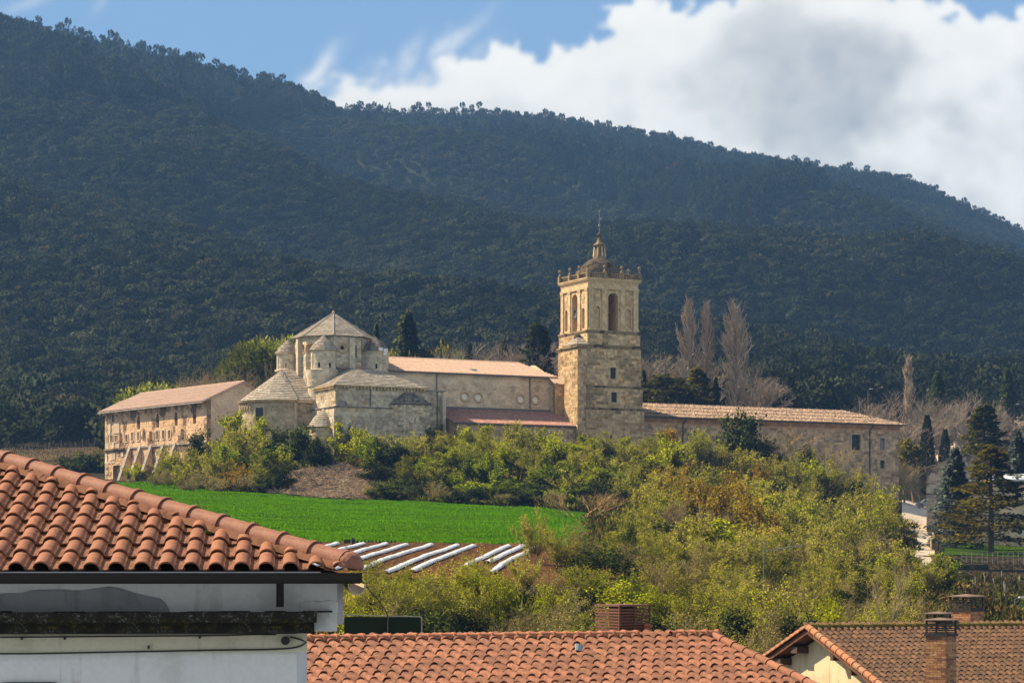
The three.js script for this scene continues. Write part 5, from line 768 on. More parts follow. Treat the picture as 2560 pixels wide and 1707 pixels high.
  { const B = new Build(), c = [X(893, 19.6), Y(1462, 19.6)]; for (let i = 0; i < 12; i++) { const a0 = Math.PI + i / 12 * Math.PI, a1 = Math.PI + (i + 1) / 12 * Math.PI, r = 0.075, p = (a, z, q) => [c[0] + Math.cos(a) * q, c[1] + Math.sin(a) * q * 1.15, z]; B.quad(p(a0, -19.56, r), p(a1, -19.56, r), p(a1, -29, r), p(a0, -29, r)).quad(p(a1, -19.56, r - 0.012), p(a0, -19.56, r - 0.012), p(a0, -29, r - 0.012), p(a1, -29, r - 0.012)).quad(p(a0, -19.56, r), p(a0, -19.56, r - 0.012), p(a1, -19.56, r - 0.012), p(a1, -19.56, r)); } part(T, 'side_gutter', B.geo(), HM.beige); }
  // pipe stub, hooks and the top of a dark window
  { const B = new Build(); B.bar([X(722, 19.95), Y(1602, 19.95), -20.02], [X(722, 19.9), Y(1601, 19.9), -19.90], 0.036, 0.036, 16); part(T, 'pipe_stub', B.geo(), HM.soot); }
  for (const [px, py] of [[75, 1593], [180, 1593], [386, 1616], [512, 1591]]) { const B = new Build(); B.box(X(px, 20) - 0.008, X(px, 20) + 0.008, Y(py + 4, 20), Y(py - 4, 20), -20, -19.955); part(T, 'cable_hook', B.geo(), HM.cable); }
  { const s = new THREE.Shape(); s.moveTo(X(18, 20), Y(1760, 20)); s.lineTo(X(18, 20), Y(1706, 20)); s.quadraticCurveTo(X(24, 20), Y(1702.5, 20), X(40, 20), Y(1702.5, 20)); s.lineTo(X(140, 20), Y(1702.5, 20)); s.quadraticCurveTo(X(158, 20), Y(1702.5, 20), X(164, 20), Y(1706, 20)); s.lineTo(X(164, 20), Y(1760, 20)); const e = new THREE.ExtrudeGeometry(s, { depth: 0.05, bevelEnabled: false }); e.translate(0, 0, -20.03); part(T, 'window_top', white(e), HM.soot); }
  // two cables along the wall
  for (const [pts, r, lab] of [[[[-40, 1592], [60, 1591], [180, 1590.5], [400, 1589], [560, 1588], [660, 1585.5], [700, 1586]], 0.006, 'thin black cable clipped along the top of the cream plaster band'], [[[-40, 1630], [40, 1632], [330, 1628], [560, 1624], [700, 1622], [752, 1617], [775, 1606], [760, 1598], [735, 1592]], 0.0075, 'thicker black cable sagging along the foot of the cream band']]) {
    const c = new THREE.CatmullRomCurve3(pts.map(([a, b]) => new THREE.Vector3(X(a, 19.96), Y(b, 19.96), -19.965))); const o = lit(new THREE.Mesh(white(new THREE.TubeGeometry(c, 60, r, 6)), HM.cable)); o.name = numbered('wall_cable'); meta(o, lab, 'cable', 'cables on the white house wall'); turn(o); scene.add(o);
  }
}
// ---------------------------------------------------------------- a tiled gable roof with separate tiles; local x runs along the ridge, local z down the near slope
function gableRoof(T, o) {
  const { L, S, tan, pitch, ell, mats, far } = o, len = S * Math.hypot(1, tan), cs = 1 / Math.hypot(1, tan), sn = tan * cs;
  const right = new THREE.Vector3(1, 0, 0), back = new THREE.Vector3(0, -sn, cs), up = new THREE.Vector3(0, cs, sn), g = tileGeo(pitch, ell * 1.18, o.h, 6, 0.03, 0.36);
  const roof = new THREE.Group(); roof.name = 'roof'; T.add(roof);
  const spots = [];
  for (let i = 0; i < Math.floor(L / pitch); i++) for (let r = 0; r * ell < len; r++) { const s = len - r * ell; spots.push([pitch * (i + 0.5), s]); }
  T.updateMatrixWorld(true);
  const vis = (x, s) => { const v = new THREE.Vector3(x, -s * sn, s * cs).applyMatrix4(T.matrixWorld), px = HX + v.x / -v.z * F, py = HY - v.y / -v.z * F; return px > (o.clipL ?? -40) && px < 2600 && py < 1735 ? -v.z : 1e9; };
  const ranked = spots.map(([x, s]) => [vis(x, s), x, s]).sort((a, b) => a[0] - b[0]), rest = [];
  ranked.forEach(([d, x, s], i) => {
    const m = mats[Math.floor(Math.pow(R(), 1) * mats.length)], t = new THREE.Mesh(g, m); t.name = 'roof_tile';
    place(t, x + rr(-0.006, 0.006), -s * sn + rr(-0.003, 0.006), s * cs, right, up, back); t.rotateY(rr(-0.02, 0.02) * (o.mess ?? 1)); t.rotateZ(rr(-0.02, 0.02)); t.rotateX(rr(-0.012, 0.012));
    if (i < 296 && d < 1e8) roof.add(lit(t)); else if (d < 1e8 || o.keepHidden) { t.updateMatrix(); const q = g.clone().applyMatrix4(t.matrix), v = m.color.r / mats[0].color.r; const c = q.attributes.color.array; for (let k = 0; k < c.length; k++) c[k] = v; rest.push(q); }
  });
  if (rest.length) part(roof, 'roof_tiles', join(rest), mats[0], 'stuff');
  const B = new Build(), y0 = -0.05; B.quad([0, y0 - S * tan, S], [L, y0 - S * tan, S], [L, y0, 0], [0, y0, 0]).quad([L, y0 - far * tan, -far], [0, y0 - far * tan, -far], [0, y0, 0], [L, y0, 0]);
  const d = 0.12; B.quad([0, y0 - d, 0], [L, y0 - d, 0], [L, y0 - d - S * tan, S], [0, y0 - d - S * tan, S]).quad([L, y0 - d, 0], [0, y0 - d, 0], [0, y0 - d - far * tan, -far], [L, y0 - d - far * tan, -far]);
  for (const x of [0, L]) B.quad([x, y0, 0], [x, y0 - S * tan, S], [x, y0 - d - S * tan, S], [x, y0 - d, 0]).quad([x, y0 - far * tan, -far], [x, y0, 0], [x, y0 - d, 0], [x, y0 - d - far * tan, -far]);
  part(roof, 'underlay', B.geo(), o.under ?? HM.under);
  const rg = ridgeTile(o.ridgeR, o.ridgeL * 1.12, 10);
  for (let x = o.ridge0 ?? 0; x < (o.ridge1 ?? L); x += o.ridgeL) { if (o.ridgeGap && x > o.ridgeGap[0] && x < o.ridgeGap[1]) continue; const t = lit(new THREE.Mesh(rg, o.ridgeMat)); t.name = 'ridge_tile'; roof.add(t); place(t, x + o.ridgeL, 0.02 + rr(-0.006, 0.01), 0, new THREE.Vector3(0, 0, -1), new THREE.Vector3(0, 1, 0), new THREE.Vector3(1, 0, 0)); t.rotateX(rr(-0.03, 0.03)); }
  return roof;
}
function verge(roof, x, S, dir, tan, step, r, mats, flip) { // cap tiles down one edge
  const cs = 1 / Math.hypot(1, tan), sn = tan * cs, g = ridgeTile(r, step * 1.15, 10), back = new THREE.Vector3(0, -sn, cs * dir), rt = new THREE.Vector3(dir, 0, 0), up = new THREE.Vector3().crossVectors(back, rt).normalize();
  for (let s = step; s < S * Math.hypot(1, tan) + step * 0.5; s += step) { const t = lit(new THREE.Mesh(g, mats[Math.floor(R() * mats.length)])); t.name = 'verge_tile'; roof.add(t); place(t, x, -s * sn + 0.02, s * cs * dir, rt, up, back); t.rotateX(rr(-0.02, 0.02)); }
}
const slatMat = mat([0.10, 0.04, 0.022], 0.7), redBrick = mat([0.40, 0.115, 0.06], 0.85, { map: scaled(grain, 4) });
const brickMats = [[0.46, 0.235, 0.10], [0.40, 0.185, 0.075], [0.34, 0.135, 0.065], [0.22, 0.09, 0.06], [0.50, 0.28, 0.13]].map((c) => mat(c, 0.85, { map: scaled(grain, 3), bumpMap: scaled(grainBump, 4), bumpScale: 0.003 }));
// ---------------------------------------------------------------- long red roof in the middle
{
  R = mulberry(203);
  const T = thing('red_roof_house', 'low house with orange clay tile roof at the bottom centre', 'house'), a = 27 * Math.PI / 180, t0 = -4.75, t1 = 3.72;
  const A = P(1280, 1598, 38); T.position.set(A.x + Math.cos(a) * t0, A.y, A.z - Math.sin(a) * t0); T.rotation.y = a;
  const mats = tileMats([0.255, 0.112, 0.068], clayOld, 6, 0.5), L = t1 - t0, S = 3.25, tan = Math.tan(13.5 * Math.PI / 180);
  const capM = mat([0.42, 0.17, 0.09], 0.85, { map: scaled(clayOld, 1.5) });
  const roof = gableRoof(T, { L, S, tan, pitch: 0.213, ell: 0.355, h: 0.062, mats, far: 3.2, ridgeR: 0.085, ridgeL: 0.22, ridgeMat: capM, clipL: 735, ridgeGap: [6.85, 7.5], mess: 1.3 });
  { const B = new Build(); for (let x = 0; x < L; x += 0.11) { if (x > 6.85 && x < 7.65) continue; const v = rr(0.5, 1.2); B.tint = [v, v, v]; B.box(x, x + 0.1, -0.07, 0.0 + rr(0, 0.03), 0.02, 0.085 + rr(0, 0.02)); } part(roof, 'ridge_mortar', B.geo(), mat([0.12, 0.075, 0.055], 1, { map: scaled(clayOld, 2) }), 'stuff'); }
  verge(roof, L, S, 1, tan, 0.355, 0.075, mats); verge(roof, L, 3.2, -1, tan, 0.355, 0.075, mats);
  const W = new Build(); const wl = (x0, x1, z0, z1) => W.box(x0, x1, -6, -0.25 - S * tan, z0, z1); wl(0, L - 0.3, -2.8, S - 0.4); part(T, 'wall', W.geo(), HM.cream);
  { const s = new THREE.Shape(); s.moveTo(-2.8, -1); s.lineTo(S - 0.4, -1); s.lineTo(S - 0.4, -0.2 - (S - 0.4) * tan); s.lineTo(0, -0.2); s.lineTo(-2.8, -0.2 - 2.8 * tan); const e = new THREE.ExtrudeGeometry(s, { depth: 0.2, bevelEnabled: false }); e.rotateY(-Math.PI / 2); e.translate(L - 0.31, 0, 0); part(T, 'gable_wall', white(e), HM.cream); }
  { const B = new Build(); B.bar([5.4, -1.5 * tan * 0.6 + 0.05, 1.0], [5.43, -1.5 * tan * 0.6 + 0.14, 0.98], 0.05, 0.07, 10); part(T, 'vent_cowl', B.geo(), mat([0.25, 0.33, 0.38], 0.5)); }
}
// slatted chimney on that ridge
{
  R = mulberry(205);
  const T = thing('slatted_chimney', 'wide rust brown slatted chimney standing on the red roof ridge', 'chimney'), D = 39.9, p = P(1625, 1600, D); T.position.set(p.x, p.y - 0.12, p.z); T.rotation.y = 30 * Math.PI / 180;
  const w = -0.60, d = 0.60, y = (py) => (HY - py) / F * D - T.position.y, top = y(1511);   // near corner at the origin; left face along -x (front), right face along -z
  const B = new Build(); B.box(w + 0.17, -0.17, 0, top - 0.03, -0.6, -0.17); part(T, 'core', B.geo(), slatMat);
  const n = 12; for (let i = 0; i < n; i++) { const a = lerp(0.08, top - 0.05, i / n), h = (top - 0.1) / n * 0.62, C = new Build(), v = rr(0.75, 1.25); C.tint = [v, v, v]; C.box(w, 0, a, a + h, -0.03, 0).box(-0.03, -0.0, a, a + h, -0.76, -0.0301).box(w, w + 0.03, a, a + h, -0.76, -0.0301); part(T, 'slat', C.geo(), slatMat); }
  for (const [x, z] of [[w, 0], [0, 0], [0, -0.76], [w / 2, 0]]) part(T, 'corner_post', new Build().box(x - 0.012, x + 0.012, 0, top - 0.02, z - 0.012, z + 0.012).geo(), slatMat);
  part(T, 'top_plate', new Build().box(w - 0.01, 0.01, top - 0.03, top, -0.77, 0.012).geo(), mat([0.13, 0.05, 0.04], 0.6));
  for (let r = 0; r < 4; r++) for (let k = 0; k < 4; k++) { const a = y(1592) + r * 0.056, z0 = -0.74 + k * 0.18 + (r % 2 ? 0.07 : 0); part(T, 'brick', new Build().box(-0.02, 0.022, a, a + 0.05, z0, Math.min(z0 + 0.165, 0)).geo(), redBrick); if (k < 1) part(T, 'brick', new Build().box(-0.12, 0.021, a, a + 0.05, 0.001, 0.022).geo(), redBrick); }
}
// ---------------------------------------------------------------- house with the old tile roof on the right
const oldTiles = tileMats([0.125, 0.07, 0.038], clayOld, 7, 0.6);
{
  R = mulberry(207);
  const T = thing('old_roof_house', 'cream house with weathered brown clay tile gable roof at lower right', 'house'), a = 20 * Math.PI / 180, A = P(2018, 1570, 70), L = 8.4, S = 5.4, tan = 0.345, far = 4.2;
  T.position.copy(A); T.rotation.y = a;
  const mossM = mat([0.19, 0.16, 0.055], 1, { map: scaled(clayOld, 1.2), bumpMap: scaled(grainBump, 6), bumpScale: 0.02 });
  const roof = gableRoof(T, { L, S, tan, pitch: 0.212, ell: 0.335, h: 0.06, mats: oldTiles, far, ridgeR: 0.10, ridgeL: 0.36, ridgeMat: mossM, mess: 1, ridge1: 7.1 });
  { const B = new Build(); for (let x = 0; x < 7.3; x += 0.09) { const v = rr(0.6, 1.2); B.tint = [v, v * 1.0, v * 0.8]; B.box(x, x + 0.1, -0.05, 0.03 + rr(0, 0.035), 0.02, 0.12 + rr(0, 0.03)); } part(roof, 'ridge_moss', B.geo(), mossM, 'stuff'); }
  const vm = [[0.50, 0.20, 0.10], [0.42, 0.19, 0.10], [0.36, 0.20, 0.12]].map((c) => mat(c, 0.85, { map: scaled(clayOld, 1.3) }));
  verge(roof, 0.03, S, 1, tan, 0.34, 0.11, vm); verge(roof, 0.03, far, -1, tan, 0.34, 0.11, vm);
  { const s = new THREE.Shape(), z0 = -far + 0.8, z1 = S - 0.6; s.moveTo(z0, -6); s.lineTo(z1, -6); s.lineTo(z1, -0.25 - z1 * tan); s.lineTo(0, -0.25); s.lineTo(z0, -0.25 + z0 * tan); const e = new THREE.ExtrudeGeometry(s, { depth: 0.25, bevelEnabled: false }); e.rotateY(-Math.PI / 2); e.translate(0.72, 0, 0); part(T, 'gable_wall', white(e), mat([0.68, 0.57, 0.38], 0.9, { map: scaled(plaster, 0.4), side: THREE.DoubleSide }));
    const W = new Build(); W.box(0.73, L - 0.4, -6, -0.3 - S * tan, z0, z1); part(T, 'wall', W.geo(), HM.cream);
    const tr = new THREE.Shape(), c = S * 0.30, q = 0.62; tr.moveTo(c - q, -3); tr.lineTo(c + q, -3); tr.lineTo(c + q, -1.78); tr.quadraticCurveTo(c, -1.45, c - q, -1.78); const f = new THREE.ExtrudeGeometry(tr, { depth: 0.06, bevelEnabled: false }); f.rotateY(-Math.PI / 2); f.translate(0.47, 0, 0); part(T, 'window_surround', white(f), mat([0.30, 0.20, 0.10], 0.9)); }
  const wood = mat([0.085, 0.05, 0.03], 0.8, { map: scaled(grain, 2) });
  for (const z of [-3.2, -2.1, -1.0, 1.4, 2.5, 3.6, 4.7]) { const y = -0.22 - Math.abs(z) * tan, B = new Build(), w = z < 0 ? 0.2 : 0.09; B.box(0.08, 0.6, y - 0.2, y, z - w, z + w); part(T, 'rafter_end', B.geo(), wood); }
}
function brickChimney(name, label, px, D, yTop, yLouver, yBand, yBrick, yFoot, side, turn, lit1) {
  R = mulberry(Math.round(px)); const T = thing(name, label, 'chimney', 'brick chimneys with dark louvred caps'), p = P(px, yFoot, D); T.position.copy(p); T.rotation.y = turn;
  const y = (py) => (HY - py) / F * D - p.y, h = side / 2, foot = -0.6;
  part(T, 'mortar_core', new Build().box(-h + 0.006, h - 0.006, foot, y(yBrick), -h + 0.006, h - 0.006).geo(), mat([0.30, 0.22, 0.15], 0.95));
  const ch = 0.064; let r = 0; for (let a = 0; a < y(yBrick) - 0.02; a += ch, r++) for (const [f, horiz] of [[0, 1], [1, 0]]) { let s = -h - (r % 2 ? 0.12 : 0); while (s < h) { const l = 0.235, b0 = Math.max(-h, s) + 0.004, b1 = Math.min(h, s + l) - 0.004; s += l; if (b1 - b0 < 0.03) continue; const B = new Build(), q = rr(0, 0.006); if (horiz) B.box(b0, b1, a, a + ch - 0.009, h - 0.03, h + q, 'b'); else B.box(-h - q, -h + 0.03, a, a + ch - 0.009, b0, b1, 'r'); const g = B.geo(); part(T, 'brick', g, brickMats[Math.floor(Math.pow(R(), 1.1) * 5)]); } }
  part(T, 'band', new Build().box(-h - 0.03, h + 0.03, y(yBrick), y(yBand), -h - 0.03, h + 0.03).geo(), HM.soot);
  const n = 6, a0 = y(yBand), a1 = y(yLouver), lh = h - 0.02; for (let i = 0; i < n; i++) { const a = lerp(a0, a1, i / n) + 0.006, B = new Build(); for (const s of [-1, 1]) { B.box(-lh, lh, a + 0.012, a + 0.035, s * lh - 0.02, s * lh + 0.02).box(s * lh - 0.02, s * lh + 0.02, a + 0.012, a + 0.035, -lh + 0.021, lh - 0.021); } part(T, 'louvre', B.geo(), HM.soot); }
  for (const sx of [-1, 1]) for (const sz of [-1, 1]) part(T, 'corner_post', new Build().box(sx * lh - 0.022, sx * lh + 0.022, a0, a1, sz * lh - 0.022, sz * lh + 0.022).geo(), HM.soot);
  { const B = new Build(), o = h + 0.07, t = y(yTop), b = a1; B.box(-o, o, b, b + 0.025, -o, o); const c = [[-o, b + 0.026, o], [o, b + 0.026, o], [o, b + 0.026, -o], [-o, b + 0.026, -o]]; for (let i = 0; i < 4; i++) B.tri(c[i], c[(i + 1) % 4], [0, t, 0]); part(T, 'cap', B.geo(), mat([0.17, 0.12, 0.10], 0.75, { map: scaled(clayOld, 1) })); }
  return T;
}
brickChimney('brick_chimney', 'tall orange brick chimney rising in front of the old tile roof', 2354, 65.5, 1543.5, 1551, 1584, 1590, 1715, 0.62, -37 * Math.PI / 180 + Math.PI / 2);
brickChimney('brick_chimney', 'small chimney cap just behind the tall orange brick chimney', 2348, 72, 1528, 1535, 1560, 1566, 1600, 0.55, -37 * Math.PI / 180 + Math.PI / 2);
brickChimney('brick_chimney', 'broad red brick chimney behind the mossy roof ridge', 2418, 76, 1484.5, 1492, 1522, 1528, 1600, 0.76, -43 * Math.PI / 180 + Math.PI / 2);
// ---------------------------------------------------------------- plants: stems, twigs and leaves grown in code
const vadd = (a, b, k = 1) => [a[0] + b[0] * k, a[1] + b[1] * k, a[2] + b[2] * k];
function curveBar(B, pts, r0, r1, n) { for (let i = 0; i < pts.length - 1; i++) B.bar(pts[i], pts[i + 1], lerp(r0, r1, i / (pts.length - 1)), lerp(r0, r1, (i + 1) / (pts.length - 1)), n); }
// a many-stemmed shrub or small tree, about 1 high and 1 wide (radius 0.5): o.stems, o.twigs, o.leaves, o.size, o.shape
function growShrub(o) {
  const B = new Build(), L = new Leaves(), tips = [];
  const woodTint = () => { const v = rr(0.7, 1.25); B.tint = [v, v, v]; };
  for (let i = 0; i < o.stems; i++) {
    const a = i / o.stems * 6.283 + rr(-0.5, 0.5), q = Math.sqrt(rr(0.02, 1)), e = o.shape === 'column' ? 0.22 : o.shape === 'vase' ? 0.42 : 0.40, top = o.shape === 'dome' ? Math.sqrt(Math.max(0.08, 1 - q * q * 0.85)) * rr(0.75, 0.97) : o.shape === 'column' ? rr(0.7, 1) * (1 - q * 0.25) : rr(0.62, 1) * (1 - q * 0.22);
    const end = [Math.cos(a) * q * e, top * 0.92, Math.sin(a) * q * e], base = [Math.cos(a) * 0.04 * q, 0, Math.sin(a) * 0.04 * q], bow = rr(0.05, 0.3);
    const pts = []; for (let k = 0; k <= 5; k++) { const t = k / 5; pts.push([lerp(base[0], end[0], Math.pow(t, 1 + bow)) + rr(-0.012, 0.012) * k, end[1] * t, lerp(base[2], end[2], Math.pow(t, 1 + bow)) + rr(-0.012, 0.012) * k]); }
    woodTint(); curveBar(B, pts, o.wood * rr(0.8, 1.3), o.wood * 0.35, 4);
    const nt = Math.round(o.twigs / o.stems);
    for (let j = 0; j < nt; j++) {
      const t = rr(o.low ?? 0.25, 1) * 4.999, k = Math.floor(t), p = vadd(pts[k], vadd(pts[k + 1], pts[k], -1), t - k), d = ball();
      const dir = norm([d[0] * 0.9 + end[0] * 0.8, d[1] * 0.5 + (o.up ?? 0.7), d[2] * 0.9 + end[2] * 0.8]), l = rr(0.08, 0.20) * (o.twigLen ?? 1), m = vadd(p, dir, l * 0.5), e2 = vadd(m, norm([dir[0] + rr(-0.4, 0.4), dir[1] + rr(-0.2, 0.5), dir[2] + rr(-0.4, 0.4)]), l * 0.55);
      B.bar(p, m, o.wood * 0.42, o.wood * 0.3, 3).bar(m, e2, o.wood * 0.3, o.wood * 0.16, 3);
      for (let s = 0; s < (o.side ?? 2); s++) { const d2 = ball(), f = vadd(m, norm([dir[0] + d2[0] * 0.9, dir[1] + d2[1] * 0.6 + 0.2, dir[2] + d2[2] * 0.9]), l * rr(0.35, 0.7)); B.bar(m, f, o.wood * 0.24, o.wood * 0.12, 3); tips.push([m, f]); }
      tips.push([p, m], [m, e2]);
    }
  }
  const bunch = Array.from({ length: 40 }, () => rr(o.patchy ?? 0.5, 1.4));
  for (let i = 0; i < o.leaves; i++) {
    const k = Math.floor(R() * tips.length); if (R() > bunch[k % 40]) continue;
    const [a, b] = tips[k], t = rr(0.1, 1.15), p = vadd(a, vadd(b, a, -1), t), j = o.loose ?? 0.03, d = ball(), s = o.size * rr(0.6, 1.35);
    L.leaf(p[0] + rr(-j, j), Math.max(0.01, p[1] + rr(-j, j)), p[2] + rr(-j, j), norm([d[0], d[1] * 0.7 + 0.25, d[2]]), s, s * (o.fat ?? 0.6), grey(0.62, 1.6));
  }
  return { wood: B.geo(), leaf: L.p.length ? L.geo() : null };
}
function growBare(o) { // a leafless tree by repeated forking, 1 high
  const B = new Build();
  const go = (p, d, l, r, n) => {
    const v = rr(0.75, 1.2); B.tint = [v, v, v]; let q = p, dd = d; const seg = n > 3 ? 3 : 2;
    for (let s = 0; s < seg; s++) { dd = norm([dd[0] + rr(-0.14, 0.14), dd[1] + rr(-0.06, 0.14), dd[2] + rr(-0.14, 0.14)]); const e = vadd(q, dd, l / seg); B.bar(q, e, lerp(r, r * 0.72, s / seg), lerp(r, r * 0.72, (s + 1) / seg), n > 3 ? 5 : 3); q = e; if (n > 1 && n < o.depth && s < seg - 1 && R() < 0.8) { const c = ball(); go(q, norm([dd[0] + c[0] * o.spread, dd[1] + c[1] * 0.5 + o.up, dd[2] + c[2] * o.spread]), l * rr(0.4, 0.65), r * 0.45, n - 1); } }
    if (n <= 0) return;
    const k = n > o.depth - 1 ? 3 : R() < 0.5 ? 3 : 2;
    for (let i = 0; i < k; i++) { const c = ball(); go(q, norm([dd[0] + c[0] * o.spread, dd[1] * 0.8 + c[1] * 0.4 + o.up, dd[2] + c[2] * o.spread]), l * rr(0.62, 0.88), r * 0.62, n - 1); }
  };
  for (let i = 0; i < (o.trunks ?? 1); i++) go([rr(-0.02, 0.02) * (o.trunks ?? 0), 0, rr(-0.02, 0.02) * (o.trunks ?? 0)], norm([rr(-0.12, 0.12) * (o.trunks ?? 1), 1, rr(-0.12, 0.12) * (o.trunks ?? 1)]), o.first ?? 0.26, o.wood, o.depth);
  const g = B.geo(); g.computeBoundingBox(); const s = 1 / g.boundingBox.max.y; g.scale(s, s, s); return { wood: g, leaf: null };
}
function growPoplar(w, n) { const B = new Build(); const trunk = []; for (let i = 0; i <= 8; i++) trunk.push([rr(-0.006, 0.006), i / 8, rr(-0.006, 0.006)]); curveBar(B, trunk, 0.016, 0.003, 6);
  for (let i = 0; i < n; i++) { const t = Math.pow(R(), 0.8) * 0.86 + 0.08, a = rr(0, 6.283), env = w * Math.pow(Math.sin(clamp(t * 0.93 + 0.1) * Math.PI), 0.7) * rr(0.35, 1), l = rr(0.10, 0.22) * (1 - t * 0.35), p0 = [0, t, 0], p1 = [Math.cos(a) * env * 0.55, t + l * 0.4, Math.sin(a) * env * 0.55], p2 = [Math.cos(a) * env, t + l, Math.sin(a) * env], v = rr(0.75, 1.25); B.tint = [v, v, v]; B.bar(p0, p1, 0.0048, 0.0034, 3).bar(p1, p2, 0.0034, 0.0016, 3);
    for (let k = 0; k < 5; k++) { const f = R(), q = vadd(p1, vadd(p2, p1, -1), f), b = rr(0, 6.283); B.bar(q, [q[0] + Math.cos(b) * 0.018, q[1] + rr(0.03, 0.07), q[2] + Math.sin(b) * 0.018], 0.0020, 0.0009, 3); } }
  return { wood: B.geo(), leaf: null }; }
function growConifer(o) { // trunk with whorls of drooping boughs, 1 high
  const B = new Build(), L = new Leaves(); B.bar([0, 0, 0], [rr(-0.01, 0.01), 0.5, 0], 0.022, 0.014, 7).bar([0, 0.5, 0], [0, 0.985, 0], 0.014, 0.003, 6);
  for (let i = 0; i < o.boughs; i++) {
    const t = o.low + (1 - o.low) * Math.pow(i / o.boughs, 0.9), a = i * 2.399 + rr(-0.4, 0.4), r = o.w * (Math.pow(1 - t, o.taper ?? 0.85) + 0.02) * rr(0.65, 1.15), droop = rr(...(o.droop ?? [-0.15, 0.25]));
    const pts = []; for (let k = 0; k <= 4; k++) { const f = k / 4; pts.push([Math.cos(a) * r * f, t + r * (0.22 * f * (o.rise ?? 0) - droop * f * f), Math.sin(a) * r * f]); }
    B.tint = [1, 1, 1]; curveBar(B, pts, 0.006, 0.0018, 3);
    const m = Math.round(o.leaves / o.boughs); const bv = rr(0.7, 1.25);
    for (let k = 0; k < m; k++) { const f = Math.pow(R(), 0.65) * 4 * 0.9999, g = Math.floor(f), p = vadd(pts[g], vadd(pts[g + 1], pts[g], -1), f - g), w = r * 0.26 * (0.35 + f / 4), s = o.size * rr(0.6, 1.4), dx = rr(-1, 1); const v = bv * rr(0.7, 1.3); L.leaf(p[0] - Math.sin(a) * dx * w, p[1] + rr(-0.022, 0.014), p[2] + Math.cos(a) * dx * w, norm([Math.cos(a) * 0.6 - Math.sin(a) * dx * 1.0, rr(-0.5, o.tipUp ?? 0.25), Math.sin(a) * 0.6 + Math.cos(a) * dx * 1.0]), s, s * 0.42, [v, v, v * rr(0.9, 1.1)]); }
  }
  for (let k = 0; k < 60; k++) { const y = rr(0.9, 1); L.leaf(rr(-0.008, 0.008), y, rr(-0.008, 0.008), norm([rr(-1, 1), 0.6, rr(-1, 1)]), o.size, o.size * 0.4, grey(0.7, 1.3)); }
  return { wood: B.geo(), leaf: L.geo() };
}
function growRound(o) { // trunk, limbs and a lobed crown, 1 high
  const B = new Build(), L = new Leaves(), lobes = []; const y0 = o.clear;
  for (let i = 0; i < o.lobes; i++) { const a = i * 2.399, q = Math.sqrt((i + 0.5) / o.lobes), f = rr(0.35, 1); lobes.push([Math.cos(a) * q * o.w * 0.72, y0 + (1 - y0) * (o.flat ? rr(0.5, 0.8) : rr(0.2, 0.78)) * (1 - q * 0.25), Math.sin(a) * q * o.w * 0.72, o.w * rr(0.30, 0.46)]); }
  curveBar(B, [[0, 0, 0], [rr(-0.02, 0.02), y0 * 0.5, 0], [0, y0 * 1.1, 0]], 0.035, 0.022, 7);
  for (const [x, y, z] of lobes) curveBar(B, [[0, y0 * 0.85, 0], [x * 0.4, lerp(y0, y, 0.55), z * 0.4], [x, y, z]], 0.014, 0.004, 4);
  for (let i = 0; i < o.leaves; i++) { const [x, y, z, r] = lobes[i % o.lobes], d = ball(), k = r * Math.pow(rr(0.3, 1.1), 0.6), s = o.size * rr(0.6, 1.35), u = d[1] < -0.4 ? -0.4 : d[1]; L.leaf(x + d[0] * k, y + u * k * (o.squash ?? 0.75), z + d[2] * k, norm([d[0] + rr(-0.8, 0.8), d[1] * 0.6 + rr(-0.1, 0.9), d[2] + rr(-0.8, 0.8)]), s, s * 0.55, grey(0.65, 1.35)); }
  return { wood: B.geo(), leaf: L.geo() };
}
function growColumn(w, n, size) { const L = new Leaves(), B = new Build(); B.bar([0, 0, 0], [0, 0.5, 0], 0.02, 0.01, 5); for (let i = 0; i < n; i++) { const t = R(), r = w * Math.pow(Math.sin(Math.pow(t, 0.55) * Math.PI * 0.97 + 0.06), 0.6) * rr(0.6, 1.05), a = rr(0, 6.283); L.leaf(Math.cos(a) * r, 0.03 + t * 0.95, Math.sin(a) * r, norm([Math.cos(a) * 0.5, 1, Math.sin(a) * 0.5]), size * rr(0.6, 1.3), size * 0.4, grey(0.65, 1.3)); } return { wood: B.geo(), leaf: L.geo() }; }

